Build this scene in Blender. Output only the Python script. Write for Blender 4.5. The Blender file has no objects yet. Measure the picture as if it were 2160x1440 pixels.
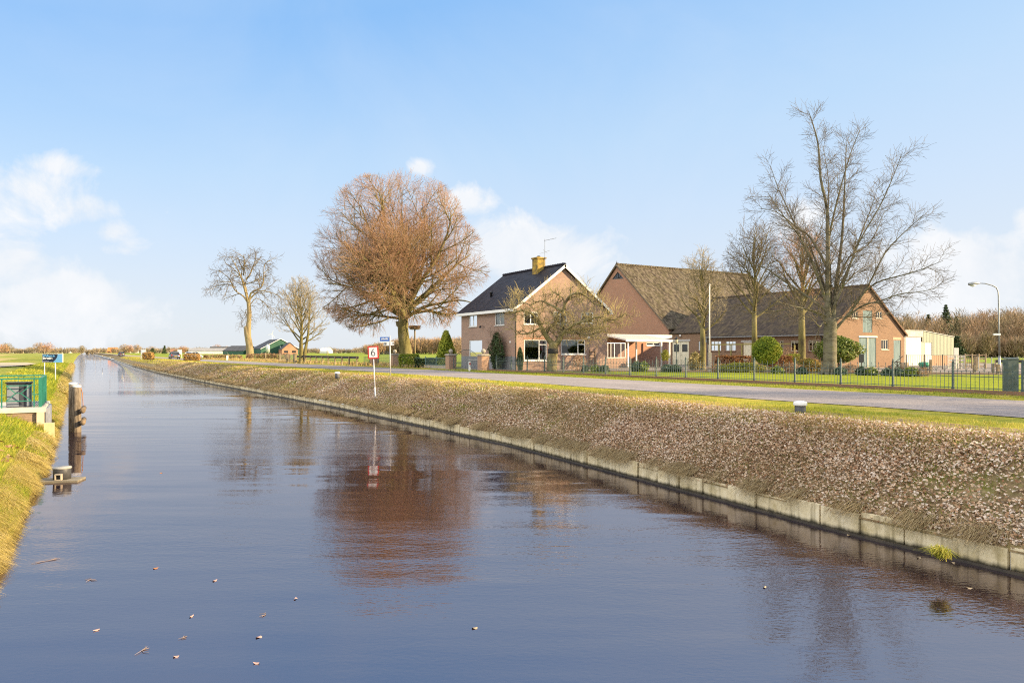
import bpy, math, random
import numpy as np
from mathutils import Vector, Matrix, geometry

S = bpy.context.scene
COL = S.collection
R = math.radians
# ---------------------------------------------------------------- camera
F, CX, HY, EYE = 1500.0, 1080.0, 742.0, 1.55      # focal length in photo pixels, horizon row, eye height above the road
TH = math.atan2(895.0, F)                          # the canal runs along +Y, this far left of the view axis
CT, ST = math.cos(TH), math.sin(TH)
cam = bpy.data.objects.new('camera', bpy.data.cameras.new('camera'))
COL.objects.link(cam)
cam.location = (0, 0, EYE)
cam.rotation_euler = (R(90), 0, -TH)
cam.data.sensor_width = 36.0
cam.data.lens = 36.0 * F / 2160.0
cam.data.shift_y = 22.0 / 2160.0
cam.data.clip_start, cam.data.clip_end = 0.1, 9000
S.camera = cam

# ---------------------------------------------------------------- sun and sky
SUN_EL = R(18.5)
SX, SY = 0.76, -0.65                               # horizontal direction towards the sun
sun = bpy.data.objects.new('sun', bpy.data.lights.new('sun', 'SUN'))
COL.objects.link(sun)
sun.location = (60, -50, 40)
sun.data.energy = 2.9
sun.data.angle = R(0.55)
sun.data.color = (1.0, 0.79, 0.48)
sun.rotation_euler = Vector((SX * math.cos(SUN_EL), SY * math.cos(SUN_EL), math.sin(SUN_EL))).to_track_quat('Z', 'Y').to_euler()
S.view_settings.view_transform = 'Standard'
S.view_settings.look = 'None'
S.view_settings.exposure = 2.1
S.view_settings.gamma = 1.0
S.view_settings.use_curve_mapping = False
S.cycles.max_bounces = 6
S.cycles.diffuse_bounces = 3
S.cycles.glossy_bounces = 3
S.cycles.transparent_max_bounces = 8
S.cycles.use_denoising = False
S.cycles.filter_width = 1.1
S.cycles.sample_clamp_indirect = 4.0
S.cycles.sample_clamp_direct = 12.0
S.cycles.caustics_reflective = False
S.cycles.caustics_refractive = False

# a camera-space pixel of the photograph <-> metres (used only to read distances and sizes off the photograph)
def cam2w(xc, yc): return xc * CT + yc * ST, -xc * ST + yc * CT
def at(px, D):
    return cam2w((px - CX) / F * D, D)
def G(px, py, z=0.0):
    D = (EYE - z) * F / (py - HY)
    x, y = at(px, D)
    return Vector((x, y, z))
def dep(x, y): return x * ST + y * CT
def zat(py, x, y): return EYE - (py - HY) * dep(x, y) / F
def on_x(px, X):
    t = (px - CX) / F
    D = X / (CT * t + ST)
    return (CT - ST * t) * D
def on_y(px, Y):
    t = (px - CX) / F
    D = Y / (CT - ST * t)
    return (CT * t + ST) * D

class NT:
    """small helper for node trees"""
    def __init__(s, tree): s.t = tree; s.n = tree.nodes; s.l = tree.links
    def new(s, typ, ins=None, **kw):
        n = s.n.new(typ)
        for k, v in kw.items(): setattr(n, k, v)
        for k, v in (ins or {}).items(): s.set(n, k, v)
        return n
    def set(s, n, k, v):
        sock = n.inputs[k]
        if hasattr(v, 'is_output'): s.l.new(v, sock)
        elif hasattr(v, 'outputs'): s.l.new(v.outputs[0], sock)
        else:
            if isinstance(v, (tuple, list)) and sock.type == 'RGBA' and len(v) == 3: v = tuple(v) + (1,)
            sock.default_value = v
    def m(s, op, a, b=None, c=None, clamp=False):
        n = s.n.new('ShaderNodeMath'); n.operation = op; n.use_clamp = clamp
        s.set(n, 0, a)
        if b is not None: s.set(n, 1, b)
        if c is not None: s.set(n, 2, c)
        return n.outputs[0]
    def mix(s, f, a, b, typ='MIX'):
        n = s.n.new('ShaderNodeMix'); n.data_type = 'RGBA'; n.blend_type = typ; n.clamp_factor = True
        s.set(n, 0, f); s.set(n, 6, a); s.set(n, 7, b)
        return n.outputs[2]
    def ramp(s, f, stops, interp='LINEAR'):
        n = s.n.new('ShaderNodeValToRGB'); cr = n.color_ramp; cr.interpolation = interp
        while len(cr.elements) < len(stops): cr.elements.new(0.5)
        for e, (p, c) in zip(cr.elements, stops):
            e.position = p; e.color = tuple(c) + (1,) if len(c) == 3 else c
        s.set(n, 0, f)
        return n.outputs[0]

W = bpy.data.worlds.new('World')
S.world = W
W.use_nodes = True
t = NT(W.node_tree)
t.n.clear()
sky = t.new('ShaderNodeTexSky')
sky.sky_type = 'NISHITA'
sky.sun_disc = False
sky.sun_elevation = SUN_EL
sky.sun_rotation = math.atan2(SX, SY)
sky.altitude = 0
sky.air_density = 1.0
sky.dust_density = 0.6
sky.ozone_density = 2.0
tc = t.new('ShaderNodeTexCoord')
sep = t.new('ShaderNodeSeparateXYZ', {0: tc.outputs['Generated']})
az = t.m('ARCTAN2', sep.outputs[0], sep.outputs[1])
el = t.m('ARCSINE', sep.outputs[2])
n1 = t.new('ShaderNodeTexNoise', {'Vector': tc.outputs['Generated'], 'Scale': 11.0, 'Detail': 10.0, 'Roughness': 0.62, 'Distortion': 0.35})
n2 = t.new('ShaderNodeTexNoise', {'Vector': tc.outputs['Generated'], 'Scale': 3.2, 'Detail': 6.0, 'Roughness': 0.6, 'Distortion': 0.5})
def dirpx(px, py):
    xc, zc = (px - CX) / F, (HY - py) / F
    x, y = cam2w(xc, 1.0)
    v = Vector((x, y, zc)).normalized()
    return math.atan2(v.x, v.y), math.asin(v.z)
CLOUDS = [  # centre px, half width px, half height px, weight: the cumulus banks of the photograph, as compass directions
    (150, 655, 180, 88, 1.2), (60, 400, 230, 95, .58), (120, 350, 140, 38, .60), (180, 445, 95, 50, .74), (238, 490, 65, 40, .76), (40, 560, 115, 75, .80), (265, 520, 80, 40, .62), (1110, 535, 190, 85, 1.0), (990, 425, 75, 36, .72),
    (885, 355, 32, 22, .75), (2030, 590, 210, 105, 1.18), (1700, 470, 70, 50, .62), (1830, 560, 140, 80, .8), (2165, 465, 45, 40, .75), (350, 452, 14, 22, .42),
    (1250, -900, 700, 240, .7), (250, -650, 420, 160, .6), (2500, -350, 500, 200, .7)]
mask = None
for (px, py, hw, hh, w) in CLOUDS:
    a0, e0 = dirpx(px, py)
    sa = hw / F / (1 + ((px - CX) / F) ** 2); se = hh / F / math.sqrt(1 + ((px - CX) / F) ** 2) / (1 + ((py - HY) / F) ** 2)
    da = t.m('DIVIDE', t.m('SUBTRACT', az, a0), sa)
    de = t.m('DIVIDE', t.m('SUBTRACT', el, e0), se)
    q = t.m('ADD', t.m('MULTIPLY', da, da), t.m('MULTIPLY', de, de))
    g = t.m('MULTIPLY', t.m('EXPONENT', t.m('MULTIPLY', q, -0.85)), w)
    mask = g if mask is None else t.m('MAXIMUM', mask, g)
cl = t.m('ADD', mask, t.m('MULTIPLY', t.m('SUBTRACT', n1.outputs[0], 0.5), 1.9))
cl = t.m('MULTIPLY', cl, t.m('GREATER_THAN', mask, 0.04))
cl = t.m('SMOOTH_MIN', t.m('MULTIPLY', t.m('SUBTRACT', cl, 0.35), 2.6), 0.95, 0.25)
cl = t.m('MAXIMUM', cl, 0.0)
wisp = t.m('MULTIPLY', t.m('MAXIMUM', t.m('SUBTRACT', n2.outputs[0], 0.42), 0.0), 0.9)
SKYK, GAIN = 0.12, 2 ** 2.1
def lum(*c): return tuple(v / (GAIN * SKYK) for v in c)
# clear air by height above the horizon (pale and slightly warm low down, blue above, brightened overhead as added fill light), tinted by the physical sky
elp = t.m('MULTIPLY', t.m('DIVIDE', el, math.pi / 2), t.m('SUBTRACT', 1.0, t.m('MULTIPLY', t.m('SINE', t.m('SUBTRACT', az, TH)), 0.42)), clamp=True)
clear = t.ramp(elp, [(0.0, lum(.74, .79, .85)), (.05, lum(.70, .78, .88)), (.11, lum(.60, .75, .94)), (.17, lum(.49, .70, .95)), (.22, lum(.39, .63, .95)), (.30, lum(.235, .51, .93)), (.40, lum(.30, .54, .90)), (.56, lum(1.6, 1.62, 1.65)), (1.0, lum(2.4, 2.35, 2.3))])
nis = t.new('ShaderNodeGamma', {'Color': sky.outputs[0], 'Gamma': .45})
clear = t.mix(.12, clear, t.mix(1.0, nis.outputs[0], (1.2, 1.2, 1.25), 'MULTIPLY'))
cover = t.m('MAXIMUM', cl, t.m('MULTIPLY', wisp, .45), clamp=True)
# an added bright patch of sky over the left shoulder, outside the view: it fills the shaded sides
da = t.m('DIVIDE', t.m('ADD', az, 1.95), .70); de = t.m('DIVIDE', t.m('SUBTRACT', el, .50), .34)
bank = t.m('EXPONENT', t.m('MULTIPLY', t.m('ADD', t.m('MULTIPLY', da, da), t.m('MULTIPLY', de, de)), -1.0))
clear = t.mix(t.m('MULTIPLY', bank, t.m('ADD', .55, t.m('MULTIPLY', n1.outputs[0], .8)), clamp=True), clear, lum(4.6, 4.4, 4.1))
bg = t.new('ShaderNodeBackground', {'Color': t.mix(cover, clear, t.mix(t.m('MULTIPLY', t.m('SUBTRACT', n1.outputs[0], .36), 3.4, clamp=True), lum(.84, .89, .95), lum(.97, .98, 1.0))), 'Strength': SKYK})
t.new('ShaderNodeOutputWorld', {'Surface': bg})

# ---------------------------------------------------------------- materials
MATS = {}
def mat(name, cols, scale=3.0, rough=0.85, detail=6.0, bump=0.0, bscale=None, attr=False, stretch=None, spec=0.3, metal=0.0, nrough=.6, lo=.32, hi=.68, trans=0.0):
    """procedural material: noise (or a per-face random attribute) through a colour ramp, with optional bump"""
    if name in MATS: return MATS[name]
    m = bpy.data.materials.new(name); m.use_nodes = True
    t = NT(m.node_tree); b = t.n['Principled BSDF']
    if not isinstance(cols[0], (tuple, list)): cols = [cols, tuple(c * .82 for c in cols)]
    k = len(cols) - 1
    geo = t.new('ShaderNodeTexCoord').outputs['Object']
    if stretch: geo = t.new('ShaderNodeMapping', {'Vector': geo, 'Scale': stretch}).outputs[0]
    if attr:
        f = t.new('ShaderNodeAttribute', attribute_name='rnd').outputs['Fac']
        stops = [(i / k, c) for i, c in enumerate(cols)]
    else:
        f = t.new('ShaderNodeTexNoise', {'Vector': geo, 'Scale': scale, 'Detail': detail, 'Roughness': nrough}).outputs[0]
        stops = [(lo + (hi - lo) * i / k, c) for i, c in enumerate(cols)]
    t.set(b, 'Base Color', t.ramp(f, stops))
    b.inputs['Roughness'].default_value = rough
    b.inputs['Specular IOR Level'].default_value = spec
    b.inputs['Metallic'].default_value = metal
    if bump:
        nb = t.new('ShaderNodeTexNoise', {'Vector': geo, 'Scale': bscale or scale * 3, 'Detail': 5.0})
        t.set(b, 'Normal', t.new('ShaderNodeBump', {'Height': nb.outputs[0], 'Strength': min(1, bump * 10), 'Distance': bump}).outputs[0])
    if trans:
        tr = t.new('ShaderNodeBsdfTranslucent', {'Color': t.ramp(f, stops)})
        mx = t.new('ShaderNodeMixShader', {0: trans, 1: b.outputs[0], 2: tr.outputs[0]})
        t.l.new(mx.outputs[0], t.n['Material Output'].inputs[0])
    MATS[name] = m
    return m

def brick_mat(name, c1, c2, mortar, dirt=(.12, .10, .09)):
    m = bpy.data.materials.new(name); m.use_nodes = True
    t = NT(m.node_tree); b = t.n['Principled BSDF']
    uv = t.new('ShaderNodeTexCoord').outputs['UV']
    br = t.new('ShaderNodeTexBrick', {'Vector': uv, 'Color1': c1, 'Color2': c2, 'Mortar': mortar, 'Scale': 1.0, 'Mortar Size': .011, 'Bias': 0.0, 'Brick Width': .22, 'Row Height': .073})
    no = t.new('ShaderNodeTexNoise', {'Vector': uv, 'Scale': 0.55, 'Detail': 8.0, 'Roughness': .7})
    n3 = t.new('ShaderNodeTexNoise', {'Vector': uv, 'Scale': 5.0, 'Detail': 4.0, 'Roughness': .7})
    c = t.mix(t.m('MULTIPLY', t.m('SUBTRACT', no.outputs[0], .44, clamp=True), 1.7, clamp=True), br.outputs[0], dirt)
    c = t.mix(t.m('MULTIPLY', n3.outputs[0], .55), c, t.mix(1.0, c, (1.35, 1.25, 1.15), 'MULTIPLY'))
    t.set(b, 'Base Color', c)
    b.inputs['Roughness'].default_value = .92
    b.inputs['Specular IOR Level'].default_value = .15
    t.set(b, 'Normal', t.new('ShaderNodeBump', {'Height': t.m('SUBTRACT', 1.0, br.outputs[1]), 'Strength': .5, 'Distance': .01}).outputs[0])
    return m

def tile_mat(name, cols, du=.24, dv=.34, streak=.5, rough=.8, moss=None, spec=.25):
    """pantiles laid in courses: rolls along u, overlapping steps along v"""
    m = bpy.data.materials.new(name); m.use_nodes = True
    t = NT(m.node_tree); b = t.n['Principled BSDF']
    uv = t.new('ShaderNodeTexCoord').outputs['UV']
    sp = t.new('ShaderNodeSeparateXYZ', {0: uv})
    u = t.m('DIVIDE', sp.outputs[0], du); v = t.m('DIVIDE', sp.outputs[1], dv)
    roll = t.m('ABSOLUTE', t.m('SINE', t.m('MULTIPLY', u, math.pi)))
    step = t.m('FRACT', v)
    cell = t.new('ShaderNodeCombineXYZ', {0: t.m('FLOOR', u), 1: t.m('FLOOR', v)})
    wn = t.new('ShaderNodeTexWhiteNoise', {'Vector': cell.outputs[0]})
    st = t.new('ShaderNodeTexNoise', {'Vector': t.new('ShaderNodeMapping', {'Vector': uv, 'Scale': (2.2, .35, 1)}).outputs[0], 'Scale': 1.0, 'Detail': 8.0, 'Roughness': .72})
    f = t.m('ADD', t.m('MULTIPLY', wn.outputs[0], 1 - streak), t.m('MULTIPLY', t.m('ADD', t.m('MULTIPLY', t.m('SUBTRACT', st.outputs[0], .5), 2.4), .5), streak))
    k = len(cols) - 1
    c = t.ramp(f, [(.12 + .76 * i / k, q) for i, q in enumerate(cols)])
    if moss:
        ms = t.new('ShaderNodeTexNoise', {'Vector': uv, 'Scale': .9, 'Detail': 7.0, 'Roughness': .75})
        c = t.mix(t.m('MULTIPLY', t.m('SUBTRACT', ms.outputs[0], .47), 3.2, clamp=True), c, moss)
    t.set(b, 'Base Color', c)
    b.inputs['Roughness'].default_value = rough
    b.inputs['Specular IOR Level'].default_value = spec
    h = t.m('ADD', t.m('MULTIPLY', roll, .6), t.m('MULTIPLY', t.m('SUBTRACT', 1.0, step), .7))
    t.set(b, 'Normal', t.new('ShaderNodeBump', {'Height': h, 'Strength': .9, 'Distance': .05}).outputs[0])
    return m

def glass_mat(name, tint=(.75, .8, .82), mixf=.22):
    m = bpy.data.materials.new(name); m.use_nodes = True
    t = NT(m.node_tree); t.n.clear()
    fr = t.new('ShaderNodeFresnel', {'IOR': 1.5})
    gl = t.new('ShaderNodeBsdfGlossy', {'Color': (.9, .93, .95), 'Roughness': .02})
    tr = t.new('ShaderNodeBsdfTransparent', {'Color': tint})
    mx = t.new('ShaderNodeMixShader', {0: t.m('ADD', fr.outputs[0], mixf, clamp=True), 1: tr.outputs[0], 2: gl.outputs[0]})
    t.new('ShaderNodeOutputMaterial', {'Surface': mx.outputs[0]})
    return m

# ---------------------------------------------------------------- mesh helpers
def tag(o, label=None, cat=None, group=None, kind=None):
    if label: o['label'] = label
    if cat: o['category'] = cat
    if group: o['group'] = group
    if kind: o['kind'] = kind
    return o
def thing(name, label, cat, loc=(0, 0, 0), rz=0.0, group=None):
    o = bpy.data.objects.new(name, None)
    COL.objects.link(o)
    o.empty_display_size = .3
    o.location = loc; o.rotation_euler = (0, 0, rz)
    return tag(o, label, cat, group)
def link(name, me, m=None, parent=None, loc=None, rz=None):
    o = bpy.data.objects.new(name, me)
    COL.objects.link(o)
    if m is not None and len(me.materials) == 0:
        for q in (m if isinstance(m, (list, tuple)) else [m]): me.materials.append(q)
    if parent is not None: o.parent = parent
    if loc is not None: o.location = loc
    if rz is not None: o.rotation_euler = (0, 0, rz)
    return o
def copy_tree(o, loc, rz=None, label=None, parent=None):
    c = o.copy(); COL.objects.link(c)
    if parent is not None: c.parent = parent
    if loc is not None: c.location = loc
    if rz is not None: c.rotation_euler = (0, 0, rz)
    if label: c['label'] = label
    for ch in list(o.children): copy_tree(ch, None, None, None, c)
    return c
def np_mesh(name, V, faces, k, rnd=None, smooth=False):
    """V (n,3); faces (m,k) index array of k-gons"""
    me = bpy.data.meshes.new(name)
    V = np.ascontiguousarray(V, dtype=np.float32); faces = np.ascontiguousarray(faces, dtype=np.int32)
    m = len(faces)
    me.vertices.add(len(V)); me.vertices.foreach_set('co', V.ravel())
    me.loops.add(m * k); me.loops.foreach_set('vertex_index', faces.ravel())
    me.polygons.add(m)
    me.polygons.foreach_set('loop_start', np.arange(0, m * k, k, dtype=np.int32))
    if smooth: me.polygons.foreach_set('use_smooth', np.ones(m, dtype=bool))
    if rnd is not None:
        a = me.attributes.new('rnd', 'FLOAT', 'FACE'); a.data.foreach_set('value', np.asarray(rnd, dtype=np.float32))
    me.update(calc_edges=True)
    return me

class MB:
    """collects shapes into ONE mesh"""
    def __init__(s): s.v = []; s.f = []; s.sm = []
    def add(s, vs, fs, smooth=False):
        b = len(s.v); s.v += [tuple(p) for p in vs]
        s.f += [tuple(b + i for i in f) for f in fs]; s.sm += [smooth] * len(fs)
        return s
    def box(s, x0, x1, y0, y1, z0, z1):
        v = [(x, y, z) for z in (z0, z1) for y in (y0, y1) for x in (x0, x1)]
        return s.add(v, [(0, 2, 3, 1), (4, 5, 7, 6), (0, 1, 5, 4), (2, 6, 7, 3), (0, 4, 6, 2), (1, 3, 7, 5)])
    def obox(s, o, ax, ay, az):
        """box from origin o and three edge vectors"""
        o, ax, ay, az = map(Vector, (o, ax, ay, az))
        v = [o + ax * i + ay * j + az * k for k in (0, 1) for j in (0, 1) for i in (0, 1)]
        return s.add(v, [(0, 2, 3, 1), (4, 5, 7, 6), (0, 1, 5, 4), (2, 6, 7, 3), (0, 4, 6, 2), (1, 3, 7, 5)])
    def bar(s, p, q, w, h=None):
        """rectangular bar from p to q"""
        p, q = Vector(p), Vector(q); d = (q - p); h = h or w
        up = Vector((0, 0, 1)) if abs(d.normalized().z) < .95 else Vector((0, 1, 0))
        a = d.cross(up).normalized() * w; b = a.cross(d).normalized() * h
        return s.obox(p - a / 2 - b / 2, a, b, d)
    def tube(s, pts, r, n=8, caps=True):
        pts = [Vector(p) for p in pts]; rs = r if isinstance(r, (list, tuple)) else [r] * len(pts)
        vs = []; fs = []
        for i, p in enumerate(pts):
            d = (pts[min(i + 1, len(pts) - 1)] - pts[max(i - 1, 0)]).normalized()
            ref = Vector((0, 0, 1)) if abs(d.z) < .9 else Vector((1, 0, 0))
            a = d.cross(ref).normalized(); b = d.cross(a)
            for k in range(n):
                an = 2 * math.pi * k / n
                vs.append(p + (a * math.cos(an) + b * math.sin(an)) * rs[i])
        for i in range(len(pts) - 1):
            for k in range(n):
                k2 = (k + 1) % n
                fs.append((i * n + k, i * n + k2, (i + 1) * n + k2, (i + 1) * n + k))
        if caps: fs += [tuple(range(n)), tuple(range((len(pts) - 1) * n, len(pts) * n))]
        return s.add(vs, fs, n > 6)
    def lathe(s, c, prof, n=16):
        """profile of (radius, z) turned about the vertical through c"""
        c = Vector(c); vs = []; fs = []
        for (r, z) in prof:
            for k in range(n):
                an = 2 * math.pi * k / n
                vs.append((c.x + r * math.cos(an), c.y + r * math.sin(an), c.z + z))
        for i in range(len(prof) - 1):
            for k in range(n):
                k2 = (k + 1) % n
                fs.append((i * n + k, i * n + k2, (i + 1) * n + k2, (i + 1) * n + k))
        fs += [tuple(range(n))[::-1], tuple(range((len(prof) - 1) * n, len(prof) * n))]
        return s.add(vs, fs, True)
    def prism(s, poly, ext):
        """planar polygon pushed along ext"""
        n = len(poly); e = Vector(ext); a = [Vector(p) for p in poly]
        return s.add(a + [p + e for p in a], [tuple(range(n))[::-1], tuple(range(n, 2 * n))] + [(i, (i + 1) % n, n + (i + 1) % n, n + i) for i in range(n)])
    def mesh(s, name, fix=True):
        me = bpy.data.meshes.new(name)
        me.from_pydata(s.v, [], s.f)
        me.polygons.foreach_set('use_smooth', s.sm)
        if fix:
            import bmesh
            bm = bmesh.new(); bm.from_mesh(me)
            bmesh.ops.recalc_face_normals(bm, faces=bm.faces)
            bm.to_mesh(me); bm.free()
        box_uv(me)
        return me
    def build(s, name, m, parent=None, loc=None, rz=None, fix=True):
        return link(name, s.mesh(name, fix), m, parent, loc, rz)

def box_uv(me):
    """metric UVs: u runs horizontally along the face, v up its slope"""
    uv = me.uv_layers.new(name='UVMap')
    for p in me.polygons:
        n = p.normal
        hx = Vector((-n.y, n.x, 0))
        if hx.length < 1e-4: ua, va = Vector((1, 0, 0)), Vector((0, 1, 0))
        else:
            ua = hx.normalized(); va = n.cross(ua)
            if va.z < 0: va = -va
        for li in p.loop_indices:
            co = me.vertices[me.loops[li].vertex_index].co
            uv.data[li].uv = (co.dot(ua), co.dot(va))

def rand_rot(rng, n):
    """n random unit vectors"""
    v = rng.normal(size=(n, 3)); return v / np.linalg.norm(v, axis=1, keepdims=True)

def cards(P, size, rng, aspect=.55, bias=None, biasw=0.0, jit=.5):
    """leaf-sized diamond faces at P"""
    n = len(P)
    u = rand_rot(rng, n); w = rand_rot(rng, n)
    if bias is not None: w = w + bias * biasw
    u = u - w * (np.sum(u * w, 1) / np.sum(w * w, 1))[:, None]
    u /= np.linalg.norm(u, axis=1, keepdims=True) + 1e-9
    v = np.cross(w, u); v /= np.linalg.norm(v, axis=1, keepdims=True) + 1e-9
    sz = size * (1 + jit * (rng.random(n) * 2 - 1))
    a = u * (sz / 2)[:, None]; b = v * (sz * aspect / 2)[:, None]
    V = np.stack([P - a, P + b - a * .1, P + a, P - b - a * .1], 1).reshape(-1, 3)
    return V, np.arange(4 * n).reshape(-1, 4)

def text_mesh(s, size, bold=0.0, align='LEFT', depth=.004):
    c = bpy.data.curves.new('lettering', 'FONT'); c.body = s; c.size = size; c.align_x = align; c.offset = bold; c.extrude = depth
    o = bpy.data.objects.new('lettering', c); COL.objects.link(o)
    bpy.context.view_layer.update()
    me = bpy.data.meshes.new_from_object(o.evaluated_get(bpy.context.evaluated_depsgraph_get()))
    bpy.data.objects.remove(o)
    return me
# ================================================================ ground, canal, road
WATER = -1.65
def poly(y, tab): return np.interp(y, [a for a, b in tab], [b for a, b in tab])
QUAY = [(-30, 11.3), (8, 11.5), (13, 11.85), (21, 12.4), (40, 12.2), (75, 10.6), (120, 9.2), (180, 8.7), (340, 9.2), (700, 8.0), (1600, 4)]
LEFT = [(-30, -1.1), (8, -1.16), (20, -1.02), (33, -1.02), (60, -1.35), (90, -2.0), (160, -2.6), (320, -4.2), (700, -7.0), (1600, -11)]
ROADC = [(-40, 22.2), (60, 22.1), (100, 20.0), (165, 17.2), (300, 14.6), (600, 12.5), (1600, 8)]
ROADW = [(-40, 6.7), (60, 6.3), (110, 5.6), (165, 5.0), (1600, 5.0)]
def quay(y): return poly(y, QUAY)
def lbank(y): return poly(y, LEFT)
def bscale(y): return poly(y, [(-30, 1.0), (15, 1.0), (40, 1.2), (100, 1.15), (1600, 1.1)])
RB = [(0.0, -1.34), (.06, -1.25), (.35, -1.13), (1.5, -.60), (2.45, -.17), (2.9, -.06), (3.5, -.02), (4.6, 0.0)]
LB = [(0.0, -1.80), (.12, -1.50), (.35, -1.32), (1.2, -.90), (2.2, -.56), (3.4, -.40), (6.0, -.28), (12, -.2)]
def rbank_z(x, y):
    d = (x - quay(y)) / bscale(y)
    return np.interp(d, [a for a, b in RB], [b for a, b in RB])
def lbank_z(x, y):
    return np.interp(lbank(y) - x, [a for a, b in LB], [b for a, b in LB])
ST_Y = sorted(set([-30, -15, -8] + list(range(-4, 60, 2)) + list(range(60, 160, 5)) + list(range(160, 400, 20)) + [450, 550, 700, 1000, 1600, 3500]))
def strip(name, cols, m, label=None, kind='structure', jit=0.0, seed=1):
    """ground strip over all stations; cols = functions y -> (x, z)"""
    rng = random.Random(seed)
    V = []; nc = len(cols)
    for y in ST_Y:
        for i, c in enumerate(cols):
            x, z = c(y)
            if jit and 0 < i < nc - 1: z += rng.uniform(-jit, jit); x += rng.uniform(-jit, jit)
            V.append((x, y, z))
    Fc = [(i * nc + j, i * nc + j + 1, (i + 1) * nc + j + 1, (i + 1) * nc + j) for i in range(len(ST_Y) - 1) for j in range(nc - 1)]
    me = np_mesh(name, np.array(V), np.array(Fc), 4, smooth=True)
    o = link(name, me, m)
    return tag(o, label, None, None, kind)

def ground_mat(name, layers, rough=.95, bump=.03, bscale=14.0):
    """base colour + patches: layers = [(colour)] base then (colour, scale, threshold, softness)"""
    m = bpy.data.materials.new(name); m.use_nodes = True
    t = NT(m.node_tree); b = t.n['Principled BSDF']
    co = t.new('ShaderNodeTexCoord').outputs['Object']
    fine = t.new('ShaderNodeTexNoise', {'Vector': co, 'Scale': 9.0, 'Detail': 6.0, 'Roughness': .7}).outputs[0]
    c = t.mix(t.m('MULTIPLY', t.m('SUBTRACT', fine, .3), 1.8, clamp=True), tuple(q * .62 for q in layers[0]), tuple(q * 1.3 for q in layers[0]))
    for i, (col, sc, th, so) in enumerate(layers[1:]):
        st = (1, 1, 1) if not isinstance(sc, tuple) else sc[1]
        s0 = sc if not isinstance(sc, tuple) else sc[0]
        mp = t.new('ShaderNodeMapping', {'Vector': co, 'Scale': st, 'Location': (i * 7.3, i * 3.1, 0)}).outputs[0]
        n = t.new('ShaderNodeTexNoise', {'Vector': mp, 'Scale': s0, 'Detail': 7.0, 'Roughness': .65}).outputs[0]
        f = t.m('DIVIDE', t.m('SUBTRACT', n, th), so, clamp=True)
        c = t.mix(f, c, t.mix(fine, tuple(q * .75 for q in col), tuple(q * 1.2 for q in col)))
    t.set(b, 'Base Color', c)
    b.inputs['Roughness'].default_value = rough
    b.inputs['Specular IOR Level'].default_value = .12
    nb = t.new('ShaderNodeTexNoise', {'Vector': co, 'Scale': bscale, 'Detail': 8.0, 'Roughness': .7})
    t.set(b, 'Normal', t.new('ShaderNodeBump', {'Height': nb.outputs[0], 'Strength': .8, 'Distance': bump}).outputs[0])
    return m

GREEN = (.22, .235, .025); YGREEN = (.37, .31, .035); STRAW = (.46, .34, .10); LITTER = (.20, .13, .085); SOIL = (.10, .07, .045)
m_verge = ground_mat('verge_grass', [GREEN, (YGREEN, .8, .42, .2), (STRAW, .5, .52, .18), ((.16, .10, .05), 2.2, .60, .10)], bump=.06)
m_bank = ground_mat('bank_litter', [(.27, .19, .10), ((.20, .20, .045), 1.0, .50, .16), ((.42, .31, .18), 2.4, .50, .16), ((.13, .08, .04), 5.0, .54, .12)], bump=.07)
m_lbank = ground_mat('left_bank_grass', [(.22, .24, .03), (STRAW, .45, .52, .16), ((.13, .18, .022), 1.4, .54, .12), ((.32, .15, .05), 1.0, .64, .08)], bump=.07)
m_field = ground_mat('field_grass', [(.20, .26, .025), ((.28, .28, .04), .05, .45, .2), ((.16, .22, .022), .3, .55, .15)], bump=.05, bscale=5)
m_lfield = ground_mat('left_field_grass', [(.26, .27, .045), ((.42, .31, .13), (.018, (3.0, .22, 1)), .48, .10), ((.19, .25, .03), .06, .50, .15)], bump=.05, bscale=5)
m_lawn = ground_mat('lawn_grass', [(.22, .255, .012), ((.29, .30, .018), 1.2, .48, .2), ((.14, .19, .012), .35, .52, .2)], bump=.03)
m_bed = ground_mat('bed_soil', [(.11, .08, .05), ((.22, .14, .08), 2.0, .5, .1), ((.09, .11, .03), 1.0, .56, .1)], bump=.06)

strip('canal_bed', [lambda y: (lbank(y), -1.8), lambda y: (quay(y) + .05, -3.0)], mat('mud', (.05, .04, .03)))
strip('bank', [lambda y, d=d, z=z: (quay(y) + d * bscale(y), z) for d, z in RB], m_bank, jit=.035)
strip('grass_verge', [lambda y: (quay(y) + 4.6 * bscale(y), 0.0), lambda y: (poly(y, ROADC), -.01), lambda y: (poly(y, ROADC) + 6.2, 0.0)], m_verge)
strip('field', [lambda y: (poly(y, ROADC) + 6.2, 0.0), lambda y: (120, 0.0), lambda y: (500, 0.0), lambda y: (4500, 0.0)], m_field)
strip('grass_slope', [lambda y, d=d, z=z: (lbank(y) - d, z) for d, z in LB], m_lbank, jit=.03, seed=4)
strip('meadow', [lambda y: (lbank(y) - 12, -.2), lambda y: (-60, -.2), lambda y: (-400, -.1), lambda y: (-3500, 0.0)], m_lfield)

# asphalt: pale worn surface
m_road = ground_mat('asphalt', [(.275, .24, .232), ((.325, .28, .265), .25, .45, .25), ((.20, .178, .18), (.35, (1, .15, 1)), .56, .15)], rough=.9, bump=.006, bscale=60)
strip('road', [lambda y: (poly(y, ROADC) - poly(y, ROADW) / 2 + .12 * math.sin(y * .7), .012), lambda y: (poly(y, ROADC), .05), lambda y: (poly(y, ROADC) + poly(y, ROADW) / 2 + .1 * math.sin(y * .9 + 1), .012)], m_road)

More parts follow.
